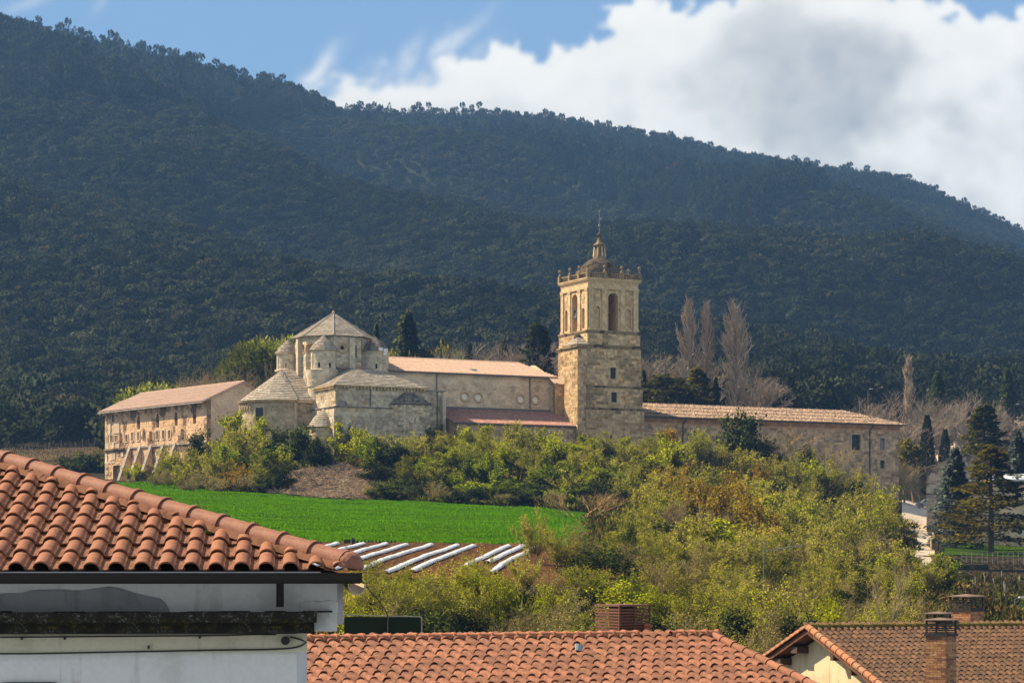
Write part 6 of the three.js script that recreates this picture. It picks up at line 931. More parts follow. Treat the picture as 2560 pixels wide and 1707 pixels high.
const bark = { grey: mat([0.30, 0.235, 0.125], 0.95), brown: mat([0.22, 0.15, 0.08], 0.95), pale: mat([0.38, 0.29, 0.15], 0.95), pink: mat([0.30, 0.24, 0.18], 0.95), gold: mat([0.42, 0.28, 0.11], 0.95), dark: mat([0.075, 0.06, 0.045], 0.95) };
R = mulberry(301);
const two = (f, n = 2) => Array.from({ length: n }, f);
const KIND = {
  lime: { geo: two(() => growShrub({ stems: 11, twigs: 190, leaves: 4200, size: 0.044, wood: 0.008, shape: 'dome', loose: 0.045, low: 0.12 }), 3), leaf: leafMat([0.78, 0.92, 0.03], 0.62), wood: bark.brown, name: 'lime_shrub', look: 'lime green leafy shrub' },
  green: { geo: two(() => growShrub({ stems: 11, twigs: 190, leaves: 3600, size: 0.052, wood: 0.008, shape: 'dome', loose: 0.045, low: 0.1 })), leaf: leafMat([0.46, 0.64, 0.03], 0.55), wood: bark.brown, name: 'green_shrub', look: 'mid green leafy shrub' },
  olive: { geo: two(() => growShrub({ stems: 13, twigs: 260, leaves: 4700, size: 0.034, wood: 0.0075, shape: 'dome', loose: 0.035, up: 0.9, low: 0.12 }), 3), leaf: leafMat([0.66, 0.74, 0.06], 0.58), wood: bark.grey, name: 'olive_shrub', look: 'olive budding shrub' },
  yellow: { geo: two(() => growShrub({ stems: 12, twigs: 250, leaves: 4300, size: 0.034, wood: 0.0075, shape: 'vase', loose: 0.03, up: 1.1, patchy: 0.3 }), 3), leaf: leafMat([0.88, 0.92, 0.13], 0.6), wood: bark.pale, name: 'yellow_shrub', look: 'pale yellow open shrub' },
  gold: { geo: two(() => growShrub({ stems: 12, twigs: 280, leaves: 5800, size: 0.033, wood: 0.0075, shape: 'dome', loose: 0.03, up: 1.2, patchy: 0.5 })), leaf: leafMat([0.90, 0.72, 0.06], 0.6), wood: bark.gold, name: 'golden_tree', look: 'golden ochre budding tree' },
  orange: { geo: two(() => growShrub({ stems: 12, twigs: 250, leaves: 5800, size: 0.033, wood: 0.007, shape: 'dome', loose: 0.035 })), leaf: leafMat([0.80, 0.56, 0.08], 0.5), wood: bark.brown, name: 'orange_shrub', look: 'orange tinted budding shrub' },
  ivy: { geo: two(() => growShrub({ stems: 12, twigs: 240, leaves: 5200, size: 0.050, wood: 0.007, shape: 'dome', loose: 0.055, low: 0.03, fat: 0.75 })), leaf: leafMat([0.11, 0.165, 0.04], 0.3), wood: bark.dark, name: 'dark_evergreen', look: 'dark evergreen shrub' },
  scrub: { geo: two(() => growShrub({ stems: 16, twigs: 420, leaves: 1500, size: 0.03, wood: 0.0065, shape: 'dome', loose: 0.03, up: 0.7, side: 3, low: 0.1 })), leaf: leafMat([0.62, 0.60, 0.12], 0.5), wood: bark.grey, name: 'twiggy_scrub', look: 'grey brown twiggy scrub' },
};
const FINE = { lime: { stems: 13, twigs: 300, leaves: 9000, size: 0.027, wood: 0.006, shape: 'dome', loose: 0.04, low: 0.12, patchy: 0.35 }, green: { stems: 13, twigs: 300, leaves: 9000, size: 0.028, wood: 0.006, shape: 'dome', loose: 0.04, low: 0.1 }, olive: { stems: 16, twigs: 420, leaves: 8600, size: 0.024, wood: 0.005, shape: 'dome', loose: 0.03, up: 0.9, low: 0.12, patchy: 0.3 }, yellow: { stems: 14, twigs: 380, leaves: 8200, size: 0.024, wood: 0.005, shape: 'vase', loose: 0.025, up: 1.1, patchy: 0.2 }, ivy: { stems: 14, twigs: 320, leaves: 8500, size: 0.032, wood: 0.006, shape: 'dome', loose: 0.05, low: 0.03, fat: 0.75 }, scrub: { stems: 20, twigs: 560, leaves: 4200, size: 0.02, wood: 0.0045, shape: 'dome', loose: 0.03, up: 0.7, side: 3, low: 0.1 } };
for (const k of Object.keys(FINE)) KIND[k].fine = two(() => growShrub(FINE[k]));
let plantList = [];
// a plant standing at column px, D metres away, h high and w wide
function plant(kind, px, D, h, w, where, label) {
  const K = KIND[kind], set = D < 200 && K.fine ? K.fine : K.geo, v = set[Math.floor(R() * set.length)], X = (px - HX) / F * D, T = thing(K.name, label, kind === 'gold' ? 'tree' : 'shrub', 'shrubs ' + where);
  T.position.set(X, ground(X, D) - 0.15, -D); T.rotation.y = rr(0, 6.28); T.scale.set(w, h, w * rr(0.85, 1.15)); T.rotation.z = rr(-0.05, 0.05);
  part(T, 'branches', v.wood, K.wood); if (v.leaf) part(T, 'foliage', v.leaf, K.leaf);
  plantList.push({ T, px, D, kind, where, fixed: !!label }); return T;
}
const rowOf = (where, px0, px1, D, n, kinds, h, w, top) => { for (let i = 0; i < n; i++) { const px = lerp(px0, px1, (i + 0.5) / n) + rr(-0.45, 0.45) * (px1 - px0) / n, k = kinds[Math.floor(R() * kinds.length)], s = rr(0.75, 1.3); plant(k, px, D + rr(-3, 3), rr(...h) * (k === 'ivy' ? 0.85 : 1), rr(...w) * s, where); } };
{
  R = mulberry(311);
  const bank = 'on the abbey bank', right = 'below the monastery range', near = 'behind the near roofs', corner = 'at the foot of the brick wing';
  // named, hand-placed ones
  plant('yellow', 318, 341, 3.1, 2.6, corner); plant('lime', 342, 340, 3.3, 2.8, corner); plant('ivy', 368, 338, 1.5, 3.4, corner); plant('ivy', 175, 398, 3.4, 6, corner); plant('ivy', 205, 396, 4.0, 6.4, corner); plant('ivy', 238, 394, 4.2, 6, corner);
  plant('yellow', 425, 322, 5.2, 4.6, bank); plant('lime', 405, 318, 4.0, 4.0, bank); plant('ivy', 500, 322, 6.4, 4.4, bank); plant('lime', 590, 320, 8.6, 8.6, bank); plant('yellow', 610, 315, 7.6, 6.6, bank); plant('lime', 648, 324, 7.3, 5.0, bank); plant('ivy', 690, 322, 5.8, 4.4, bank);
  plant('ivy', 752, 317, 6.4, 6.6, bank); plant('ivy', 790, 314, 4.6, 4.6, bank); plant('lime', 706, 310, 5.0, 3.4, bank); plant('green', 660, 311, 4.6, 5, bank);
  plant('lime', 850, 322, 6.0, 5.2, bank); plant('lime', 900, 319, 5.2, 5.6, bank); plant('green', 925, 313, 4.8, 5.2, bank); plant('ivy', 940, 318, 3.6, 4, bank);
  for (const [k, px, D, h, w] of [['scrub', 420, 309, 3, 4.4], ['olive', 455, 305, 4, 5], ['scrub', 500, 303, 3.6, 5], ['olive', 545, 306, 5, 5.4], ['orange', 590, 302, 4, 5.2], ['scrub', 620, 299, 3.2, 5], ['olive', 650, 304, 4.4, 5], ['ivy', 690, 300, 4.4, 5.4], ['ivy', 655, 297, 2.8, 4], ['scrub', 540, 298, 2.6, 4.6], ['scrub', 470, 299, 2.4, 4.4], ['yellow', 520, 310, 4.4, 4.6], ['olive', 480, 313, 4.6, 4.6], ['green', 560, 312, 5, 5], ['ivy', 610, 308, 3.6, 4.4], ['scrub', 395, 312, 2.4, 3.6]]) plant(k, px, D, h, w, bank);
  // the broad bank right of the cleared patch
  rowOf(bank, 960, 1640, 327, 12, ['lime', 'yellow', 'olive', 'yellow', 'lime'], [3.0, 4.4], [3.8, 5.2]);
  rowOf(bank, 950, 1640, 320, 12, ['olive', 'yellow', 'lime', 'olive', 'green'], [3.6, 5.0], [4.4, 6]);
  rowOf(bank, 945, 1620, 313, 12, ['olive', 'lime', 'yellow', 'ivy', 'lime', 'olive'], [3.4, 4.8], [4.4, 6]);
  rowOf(bank, 925, 1560, 306, 12, ['olive', 'green', 'lime', 'ivy', 'olive', 'green'], [3.2, 4.6], [4.4, 6]);
  rowOf(bank, 900, 1530, 299, 12, ['ivy', 'green', 'green', 'ivy', 'olive', 'ivy'], [2.6, 4.0], [4.2, 5.8]);
  rowOf(bank, 900, 1500, 294, 11, ['ivy', 'scrub', 'green', 'scrub', 'ivy'], [1.8, 3.2], [3.6, 5.2]);
  plant('lime', 1090, 326, 5.2, 4.6, bank); plant('lime', 1212, 327, 5.0, 5, bank); plant('lime', 1162, 322, 5.2, 5, bank); plant('olive', 1288, 322, 6.2, 5.4, bank); plant('lime', 1345, 322, 5.4, 4.4, bank); plant('lime', 1385, 318, 5.2, 5, bank);
  // below the monastery range
  plant('orange', 1672, 332, 5.0, 4.6, right); plant('yellow', 1752, 332, 5.2, 4.2, right); plant('ivy', 1858, 331, 9.4, 8.0, right); plant('ivy', 1905, 328, 6.6, 6.4, right); plant('orange', 1905, 316, 4.4, 3.4, right); plant('ivy', 2012, 330, 5.2, 3.0, right); plant('yellow', 2150, 330, 7.2, 5.4, right); plant('ivy', 2135, 326, 4.6, 4.4, right); plant('lime', 2218, 300, 8.4, 5.4, right); plant('yellow', 2195, 302, 8.0, 5.6, right); plant('yellow', 2222, 285, 6.0, 4.0, right);
  rowOf(right, 1640, 2120, 330, 8, ['yellow', 'olive', 'lime', 'yellow'], [3.2, 4.6], [4.4, 6]);
  rowOf(right, 1600, 2180, 318, 10, ['olive', 'yellow', 'scrub', 'lime', 'olive'], [4.2, 6.0], [5, 7]);
  rowOf(right, 1560, 2200, 304, 10, ['olive', 'yellow', 'lime', 'yellow'], [4.6, 6.4], [5.4, 7]);
  rowOf(right, 1620, 2230, 288, 9, ['yellow', 'olive', 'lime', 'olive', 'yellow'], [4.6, 6.4], [5.2, 7]);
  for (const [px, D, h, w] of [[1650, 262, 7.0, 6.4], [1730, 250, 9.2, 8.6], [1800, 256, 9.0, 8], [1880, 252, 8.8, 7.8]]) plant('gold', px, D, h, w, right);
  for (const [k, px, D, h, w] of [['yellow', 1620, 258, 6.6, 6], ['yellow', 1655, 250, 6.6, 6.4], ['olive', 1960, 262, 7.4, 7], ['olive', 2050, 258, 7.4, 7], ['yellow', 2130, 262, 7.2, 6.6], ['olive', 2200, 256, 6.4, 6], ['lime', 1990, 275, 6.4, 6.6], ['olive', 1680, 240, 5.4, 5.6], ['scrub', 1780, 240, 5, 6], ['orange', 1930, 240, 4.6, 5], ['yellow', 2020, 238, 5.6, 6], ['olive', 2120, 236, 6.4, 6.2], ['scrub', 2190, 232, 5.4, 5.6], ['yellow', 2245, 212, 5.0, 4.4], ['yellow', 2330, 205, 4.6, 4.4], ['green', 2352, 218, 4.6, 4.4]]) plant(k, px, D, h, w, right);
  rowOf(right, 1600, 2230, 222, 9, ['yellow', 'scrub', 'yellow', 'olive'], [3.8, 5.4], [4.6, 6.4]);
  rowOf(right, 1580, 2250, 202, 10, ['olive', 'scrub', 'yellow', 'lime', 'ivy'], [3.6, 5.2], [4.6, 6.2]);
  plant('ivy', 1577, 176, 4.4, 1.9, right); plant('ivy', 1600, 172, 2.6, 2.6, right); plant('yellow', 1330, 172, 4.6, 3.6, near); plant('yellow', 1395, 170, 3.6, 3.6, near); plant('scrub', 1450, 176, 4.2, 3.8, near); plant('olive', 1915, 124, 5.4, 4.4, near); plant('yellow', 1960, 126, 5.2, 4.4, near);
  // thicket behind the near roofs
  rowOf(near, 1520, 2270, 182, 10, ['olive', 'yellow', 'lime', 'olive'], [3.4, 4.8], [4.2, 5.8]);
  rowOf(near, 1440, 2300, 166, 11, ['olive', 'scrub', 'yellow', 'ivy', 'lime'], [3.2, 4.6], [4, 5.4]);
  rowOf(near, 1180, 2330, 148, 13, ['olive', 'scrub', 'yellow', 'scrub', 'green'], [2.8, 4.2], [3.8, 5]);
  rowOf(near, 860, 1240, 141, 6, ['yellow', 'lime', 'olive'], [2.8, 3.4], [3.4, 4.4]); rowOf(near, 860, 2300, 134, 16, ['olive', 'yellow', 'lime', 'lime', 'olive', 'ivy'], [3.4, 4.2], [3.6, 4.8]);
  rowOf(near, 840, 2250, 122, 15, ['olive', 'scrub', 'lime', 'ivy', 'scrub', 'ivy'], [3.4, 4.6], [3.6, 4.8]);
  rowOf(near, 820, 2200, 110, 15, ['scrub', 'ivy', 'olive', 'scrub', 'green'], [3.2, 4.6], [3.4, 4.6]);
  rowOf(near, 820, 2150, 99, 14, ['scrub', 'ivy', 'scrub', 'ivy', 'olive'], [2.8, 4.4], [3.2, 4.4]);
  // labels by kind and place, counted from the left
  const ord = ['first', 'second', 'third', 'fourth', 'fifth', 'sixth', 'seventh', 'eighth', 'ninth', 'tenth', 'eleventh', 'twelfth', 'thirteenth', 'fourteenth', 'fifteenth', 'sixteenth', 'seventeenth', 'eighteenth', 'nineteenth', 'twentieth'];
  const word = (n) => n < 20 ? ord[n] : n < 29 ? 'twenty-' + ord[n - 20] : n === 29 ? 'thirtieth' : 'thirty-' + ord[n - 30];
  for (const w of [bank, right, near, corner]) for (const k of Object.keys(KIND)) { const s = plantList.filter((p) => p.where === w && p.kind === k).sort((a, b) => a.px - b.px); s.forEach((p, i) => { p.T.userData.label = s.length === 1 ? KIND[k].look + ' ' + w : KIND[k].look + ', ' + word(i) + ' from left ' + w; }); }
  console.log('shrubs', plantList.length);
}
// ---------------------------------------------------------------- trees behind and beside the abbey
R = mulberry(331);
const G = {
  bare: two(() => growBare({ depth: 6, spread: 0.66, up: 0.2, wood: 0.014, first: 0.18 }), 3), wide: two(() => growBare({ depth: 6, spread: 0.85, up: 0.12, wood: 0.012, first: 0.18 })), whip: growBare({ depth: 4, spread: 0.5, up: 0.3, wood: 0.010, first: 0.3, trunks: 9 }),
  poplar: [growPoplar(0.085, 150), growPoplar(0.07, 135), growPoplar(0.13, 190)], spruce: two(() => growConifer({ boughs: 90, low: 0.08, w: 0.26, leaves: 6500, size: 0.034 })), cedar: growConifer({ boughs: 62, low: 0.16, w: 0.34, leaves: 6500, size: 0.036, droop: [-0.1, 0.12], taper: 0.55 }), blue: two(() => growConifer({ boughs: 110, low: 0.04, w: 0.27, leaves: 9000, size: 0.032, droop: [0, 0.3], tipUp: 0.7 })),
  deodar: growConifer({ boughs: 56, low: 0.12, w: 0.36, leaves: 8000, size: 0.030, droop: [-0.3, 0.4], taper: 0.6, tipUp: 0.3 }), flat: growConifer({ boughs: 46, low: 0.25, w: 0.75, leaves: 7500, size: 0.05, droop: [-0.05, 0.1], taper: 0.35 }), pine: two(() => growRound({ clear: 0.38, lobes: 11, w: 0.62, flat: 1, leaves: 5200, size: 0.05, squash: 0.6 })), round: two(() => growRound({ clear: 0.2, lobes: 12, w: 0.5, leaves: 5200, size: 0.055 })), cypress: growColumn(0.075, 3000, 0.03),
};
const TL = { pine: leafMat([0.38, 0.46, 0.08], 0.5), yellowgreen: leafMat([0.58, 0.56, 0.06], 0.5), spruce: leafMat([0.14, 0.19, 0.085], 0.3), cedar: leafMat([0.30, 0.33, 0.075], 0.45), blue: leafMat([0.40, 0.52, 0.50], 0.35), deodar: leafMat([0.52, 0.47, 0.06], 0.5), oak: leafMat([0.16, 0.2, 0.07], 0.3), cypress: leafMat([0.09, 0.14, 0.05], 0.2), green: leafMat([0.22, 0.34, 0.09], 0.4) };
function tree(name, label, proto, px, D, top, w, wood, leaf, category = 'tree', lean = 0) {
  const X = (px - HX) / F * D, y0 = ground(X, D) - 0.2, h = (HY - top) / F * D - y0, T = thing(name, label, category, 'trees around the abbey');
  T.position.set(X, y0, -D); T.rotation.set(0, rr(0, 6.28), 0); T.scale.set(w, h, w);
  part(T, 'trunk', proto.wood, wood); if (proto.leaf) part(T, 'crown', proto.leaf, leaf); return T;
}
{
  const u = (D, px) => px / F * D;   // pixels to metres
  tree('stone_pine', 'left of two rounded stone pines behind the octagonal crossing tower', G.pine[0], 628, 392, 845, 10.5, bark.brown, TL.pine);
  tree('stone_pine', 'taller right hand stone pine rising against the crossing tower roof', G.pine[1], 692, 396, 830, 11, bark.brown, TL.pine);
  tree('stone_pine', 'low olive green pine behind the roof of the brick wing', G.pine[0], 388, 405, 946, 11, bark.brown, TL.pine);
  tree('stone_pine', 'small pale pine at the left shoulder of the brick wing roof', G.pine[1], 340, 415, 968, 7, bark.brown, TL.pine);
  tree('conifer', 'tall dark conifer between crossing tower and nave ridge', G.spruce[0], 1018, 400, 780, 21, bark.dark, TL.spruce);
  tree('conifer', 'small dark twin-topped conifer just right of the crossing roof', G.spruce[1], 940, 398, 808, 9, bark.dark, TL.spruce);
  tree('round_tree', 'yellow green bush crown beside the crossing turret', G.round[0], 955, 392, 838, 7.5, bark.brown, TL.yellowgreen);
  tree('round_tree', 'round yellow green crown above the nave roof', G.round[1], 1078, 402, 824, 9, bark.brown, TL.yellowgreen);
  tree('round_tree', 'pale green open crown above the middle of the nave roof', G.round[0], 1155, 404, 846, 9, bark.brown, TL.pine);
  tree('round_tree', 'green leafy crown close behind the nave ridge at left', G.round[1], 1005, 390, 852, 9, bark.brown, TL.pine);
  tree('conifer', 'short dark fir above the nave skylight', G.spruce[0], 1174, 392, 862, 8, bark.dark, TL.spruce);
  tree('conifer', 'small olive fir among bare trees behind the nave', G.spruce[1], 1262, 398, 850, 9, bark.dark, TL.cedar);
  tree('conifer', 'broad dark cedar touching the left side of bell tower', G.cedar, 1345, 388, 806, 15, bark.dark, TL.spruce);
  tree('round_tree', 'leafy green crown just left of the small dark fir', G.round[1], 1130, 396, 858, 8, bark.brown, TL.green); tree('round_tree', 'grey green crown above the right part of nave roof', G.round[0], 1215, 394, 866, 7, bark.brown, TL.pine); tree('round_tree', 'broad green pine-like crown beside the crossing roof', G.round[0], 978, 396, 862, 8, bark.brown, TL.green);
  tree('round_tree', 'small yellow bush behind the nave ridge near the cedar', G.round[0], 1245, 388, 888, 4, bark.brown, TL.yellowgreen);
  const behind = (name, list, proto, wood, phrase, w) => list.forEach(([px, D, top], i) => tree(name, phrase(i, px), proto[i % proto.length], px, D, top, w * rr(0.85, 1.2), wood, null));
  const nth = ['first', 'second', 'third', 'fourth', 'fifth', 'sixth', 'seventh', 'eighth', 'ninth', 'tenth', 'eleventh', 'twelfth', 'thirteenth', 'fourteenth'];
  behind('bare_tree', [[478, 392, 925], [508, 396, 916], [540, 390, 914], [572, 394, 908], [600, 388, 905], [632, 392, 902], [664, 386, 900], [695, 388, 905], [455, 386, 940], [520, 384, 938], [585, 382, 932], [645, 381, 928], [560, 380, 925], [490, 382, 936]].sort((a, b) => a[0] - b[0]), G.bare, bark.grey, (i) => `bare grey brown tree, ${nth[i]} from left between brick wing and apse`, 14);
  behind('bare_tree', [[1108, 396, 862], [1140, 400, 858], [1200, 402, 840], [1225, 396, 858], [1285, 400, 832], [1305, 396, 850], [1325, 402, 845], [1385, 398, 848], [1405, 402, 838], [1185, 392, 872], [1270, 392, 868], [1370, 390, 862], [1125, 391, 870], [1250, 394, 856]].sort((a, b) => a[0] - b[0]), G.bare, bark.pink, (i) => `bare pinkish brown tree, ${nth[i]} from left behind the nave ridge`, 14);
  behind('bare_tree', [[1618, 396, 880], [1648, 402, 874], [1680, 398, 878], [1712, 404, 882], [1742, 398, 890], [1880, 398, 905], [1905, 394, 930], [1940, 398, 960], [1800, 396, 900]].sort((a, b) => a[0] - b[0]), G.bare, bark.pink, (i) => `bare pinkish tree, ${nth[i]} from left behind the monastery range roof`, 14);
  tree('poplar_tree', 'left of three tall bare poplars behind the monastery range', G.poplar[0], 1722, 392, 773, 29, bark.pink); tree('poplar_tree', 'slim middle poplar of the three behind monastery range', G.poplar[1], 1766, 394, 774, 26, bark.pink); tree('poplar_tree', 'broadest right hand poplar of the three behind monastery range', G.poplar[2], 1838, 390, 776, 28, bark.pink);
  tree('cedar_tree', 'spreading flat topped cedar just right of the bell tower', G.flat, 1668, 380, 938, 12.5, bark.dark, TL.cedar); tree('cedar_tree', 'taller olive cedar spire beside the spreading cedar', G.cedar, 1745, 382, 918, 13, bark.dark, TL.deodar); tree('conifer', 'thin dark fir at the foot of the poplars', G.spruce[0], 1790, 384, 945, 7, bark.dark, TL.spruce);
  tree('conifer', 'dark conifer edge showing past the right side of bell tower', G.spruce[1], 1608, 382, 925, 9, bark.dark, TL.spruce);
  // right hand side
  tree('poplar_tree', 'tall narrow bare poplar beyond the end of monastery range', G.poplar[1], 2272, 415, 910, 24, bark.pink);
  tree('cypress_tree', 'taller of the two slim dark cypresses beside the road', G.cypress, 2319, 399, 1036, 17, bark.dark, TL.cypress); tree('cypress_tree', 'shorter slim dark cypress right of the tall one', G.cypress, 2364, 397, 1072, 15, bark.dark, TL.cypress);
  behind('bare_tree', [[2205, 420, 985], [2235, 425, 970], [2295, 418, 975], [2330, 424, 990], [2378, 420, 985], [2425, 424, 975], [2462, 420, 990], [2400, 410, 1010], [2350, 405, 1020], [2500, 418, 1010], [2548, 422, 1020], [2282, 402, 1040]].sort((a, b) => a[0] - b[0]), [G.wide[0], G.bare[0], G.wide[1]], bark.pink, (i) => `bare brown tree, ${nth[i]} from left above the roadside houses`, 13);
  behind('plane_tree', [[2262, 372, 1140], [2285, 376, 1150], [2300, 368, 1175]], G.wide, bark.grey, (i) => `pollarded bare plane tree, ${nth[i]} from left by the parked car`, 8);
  tree('round_tree', 'yellow green bush at the end wall of monastery range', G.round[0], 2262, 392, 1075, 7, bark.brown, TL.yellowgreen);
  tree('conifer', 'green fir on the hillside above the roadside houses', G.spruce[0], 2345, 470, 930, 16, bark.dark, TL.green); tree('conifer', 'tall grey green fir near the right edge hillside', G.spruce[1], 2520, 480, 922, 14, bark.dark, TL.green);
  tree('cedar_tree', 'dark green cedar standing above the stone house roof', G.cedar, 2462, 345, 1012, 17, bark.dark, TL.cedar);
  tree('blue_spruce', 'large blue spruce in front of the grey stone house', G.blue[0], 2388, 293, 1122, 15, bark.dark, TL.blue); tree('blue_spruce', 'blue spruce at the right edge above the flat roof', G.blue[1], 2545, 335, 1078, 15, bark.dark, TL.blue);
  tree('deodar_tree', 'big olive deodar in front of the flat roofed building', G.deodar, 2478, 281, 1112, 19, bark.dark, TL.deodar);
  { const T = tree('bare_tree', 'bare orange twigged shrub at the right end of green field', G.whip, 1455, 268, 1215, 7.5, bark.gold); }
  tree('bare_tree', 'bare brown tree with spreading twigs against monastery range wall', G.wide[0], 1985, 328, 1062, 11, bark.grey); tree('bare_tree', 'smaller bare tree before the large grilled window', G.bare[1], 2075, 322, 1095, 8, bark.grey);
  // a few slender trees with visible trunks standing out of the near thicket
   tree('bare_tree', 'thin bare sapling above the old roof ridge', G.bare[2], 2215, 120, 1370, 3.2, bark.grey); tree('bare_tree', 'thin bare tree rising left of the golden trees', G.bare[1], 1700, 215, 1240, 4.5, bark.brown);
  tree('bare_tree', 'bare grey sapling in the thicket above the slatted chimney', G.bare[2], 1660, 140, 1380, 3.0, bark.brown);
}
// ---------------------------------------------------------------- oak wood on the flat ground between abbey and mountain
{
  R = mulberry(341);
  const spots = [[], [], []];
  for (let D = 432; D < 604; D += 5.2) for (let px = -450; px < 3000;) {
    px += 5.6 / D * F * rr(0.6, 1.4); const d = D + rr(-2.4, 2.4);
    if (px < 275 && d < 452 + 12 * fbm(px / 60, 3, 2)) continue;               // vineyard
    if (px > 2080 && d < 500 + 30 * fbm(px / 50, 9, 2)) continue;              // roadside gardens
    if (px > 330 && px < 2080 && d < 440) continue;
    if (px > 1880 && px < 2080 && d < 460) continue;
    if (px > 2165 && px < 2235 && d > 535 && d < 585) continue;
    const X = (px - HX) / F * d; spots[Math.floor(R() * 3)].push([X, ground(X, d), d]);
  }
  const oakM = leafMat([0.048, 0.066, 0.036], 0.15), tint = () => { const v = rr(0.7, 1.35), w = R() < 0.05; return [v * (w ? 1.5 : 1), v * (w ? 1.1 : 1), v]; };
  spots.forEach((a, i) => scatterWood('oak_wood', ['dark oak wood on the flat land behind the abbey', 'holm oak crowns at the foot of the mountain', 'mixed oak canopy between abbey and mountain'][i], crownProto('oak'), oakM, a, 4.0, 1.05, tint));
}
// ---------------------------------------------------------------- green field, beds under plastic, cleared bank
const fieldTop = (px) => table([200, 300, 400, 600, 900, 1200, 1500, 1700, 1800], [352, 340, 318, 297, 290, 289, 288, 286, 280], px);
function strip(px0, px1, n, d0, d1, m, lift, colour) { // land-following sheet between two depth curves
  const p = [], u = [], c = [], ix = []; for (let j = 0; j <= m; j++) for (let i = 0; i <= n; i++) { const px = lerp(px0, px1, i / n), D = lerp(d0(px), d1(px), j / m), X = (px - HX) / F * D, o = j * (n + 1) + i; p.push(X, landAt(px, D) + (typeof lift === 'function' ? lift(X, D) : lift), -D); u.push(X, D); c.push(...(colour ? colour(X, D, px) : [1, 1, 1])); if (i && j) ix.push(o - n - 2, o - n - 1, o, o - n - 2, o, o - 1); }
  const g = new THREE.BufferGeometry(); g.setAttribute('position', new THREE.BufferAttribute(new Float32Array(p), 3)); g.setAttribute('uv', new THREE.BufferAttribute(new Float32Array(u), 2)); g.setAttribute('color', new THREE.BufferAttribute(new Float32Array(c), 3)); g.setIndex(ix); g.computeVertexNormals(); return g;
}
{
  R = mulberry(401);
  const lower = (px) => table([200, 1300, 1400, 1700, 1800], [193.5, 193.5, 194, 200, 215], px);
  structure('field', strip(200, 1790, 260, lower, fieldTop, 90, 0.06, (X, D) => { const n = fbm(X / 14, D / 0.9, 3), v = lerp(0.6, 1.3, n); return [v, v, v]; }), mat([0.085, 0.21, 0.006], 1, { map: scaled(soilGrain, 0.5), bumpMap: scaled(soilBump, 0.7), bumpScale: 0.15 }));
  const L = new Leaves(); for (let i = 0; i < 9; i++) { const a = rr(0, 6.28), q = rr(0, 0.16); L.leaf(Math.cos(a) * q, 0, Math.sin(a) * q, norm([rr(-0.5, 0.5), 1, rr(-0.5, 0.5)]), rr(0.16, 0.3), 0.045, grey(0.7, 1.3)); }
  const spots = []; while (spots.length < 140000) { const px = rr(200, 1790), a = lower(px), b = fieldTop(px), D = Math.sqrt(lerp(a * a, b * b, R())); if (fbm((px - HX) / F * D / 7 + 60, D / 0.55, 2) < 0.38) continue; spots.push([px, D]); }
  const o = lit(new THREE.InstancedMesh(L.geo(), leafMat([0.26, 0.70, 0.004], 0.55), spots.length)), q = new THREE.Object3D(), c = new THREE.Color();
  spots.forEach(([px, D], i) => { const X = (px - HX) / F * D, s = rr(0.5, 0.85); q.position.set(X, landAt(px, D) + 0.05, -D); q.rotation.set(0, rr(0, 6.28), 0); q.scale.set(s * 1.3, s, s * 1.3); q.updateMatrix(); o.setMatrixAt(i, q.matrix); const v = rr(0.75, 1.25) * lerp(0.7, 1.25, fbm(X / 12, D / 1.6, 3)); c.setRGB(v, v, v); o.setColorAt(i, c); });
  o.name = 'young_wheat'; o.userData = { label: 'bright green young wheat covering the field', category: 'crop', kind: 'stuff' }; scene.add(o);
}
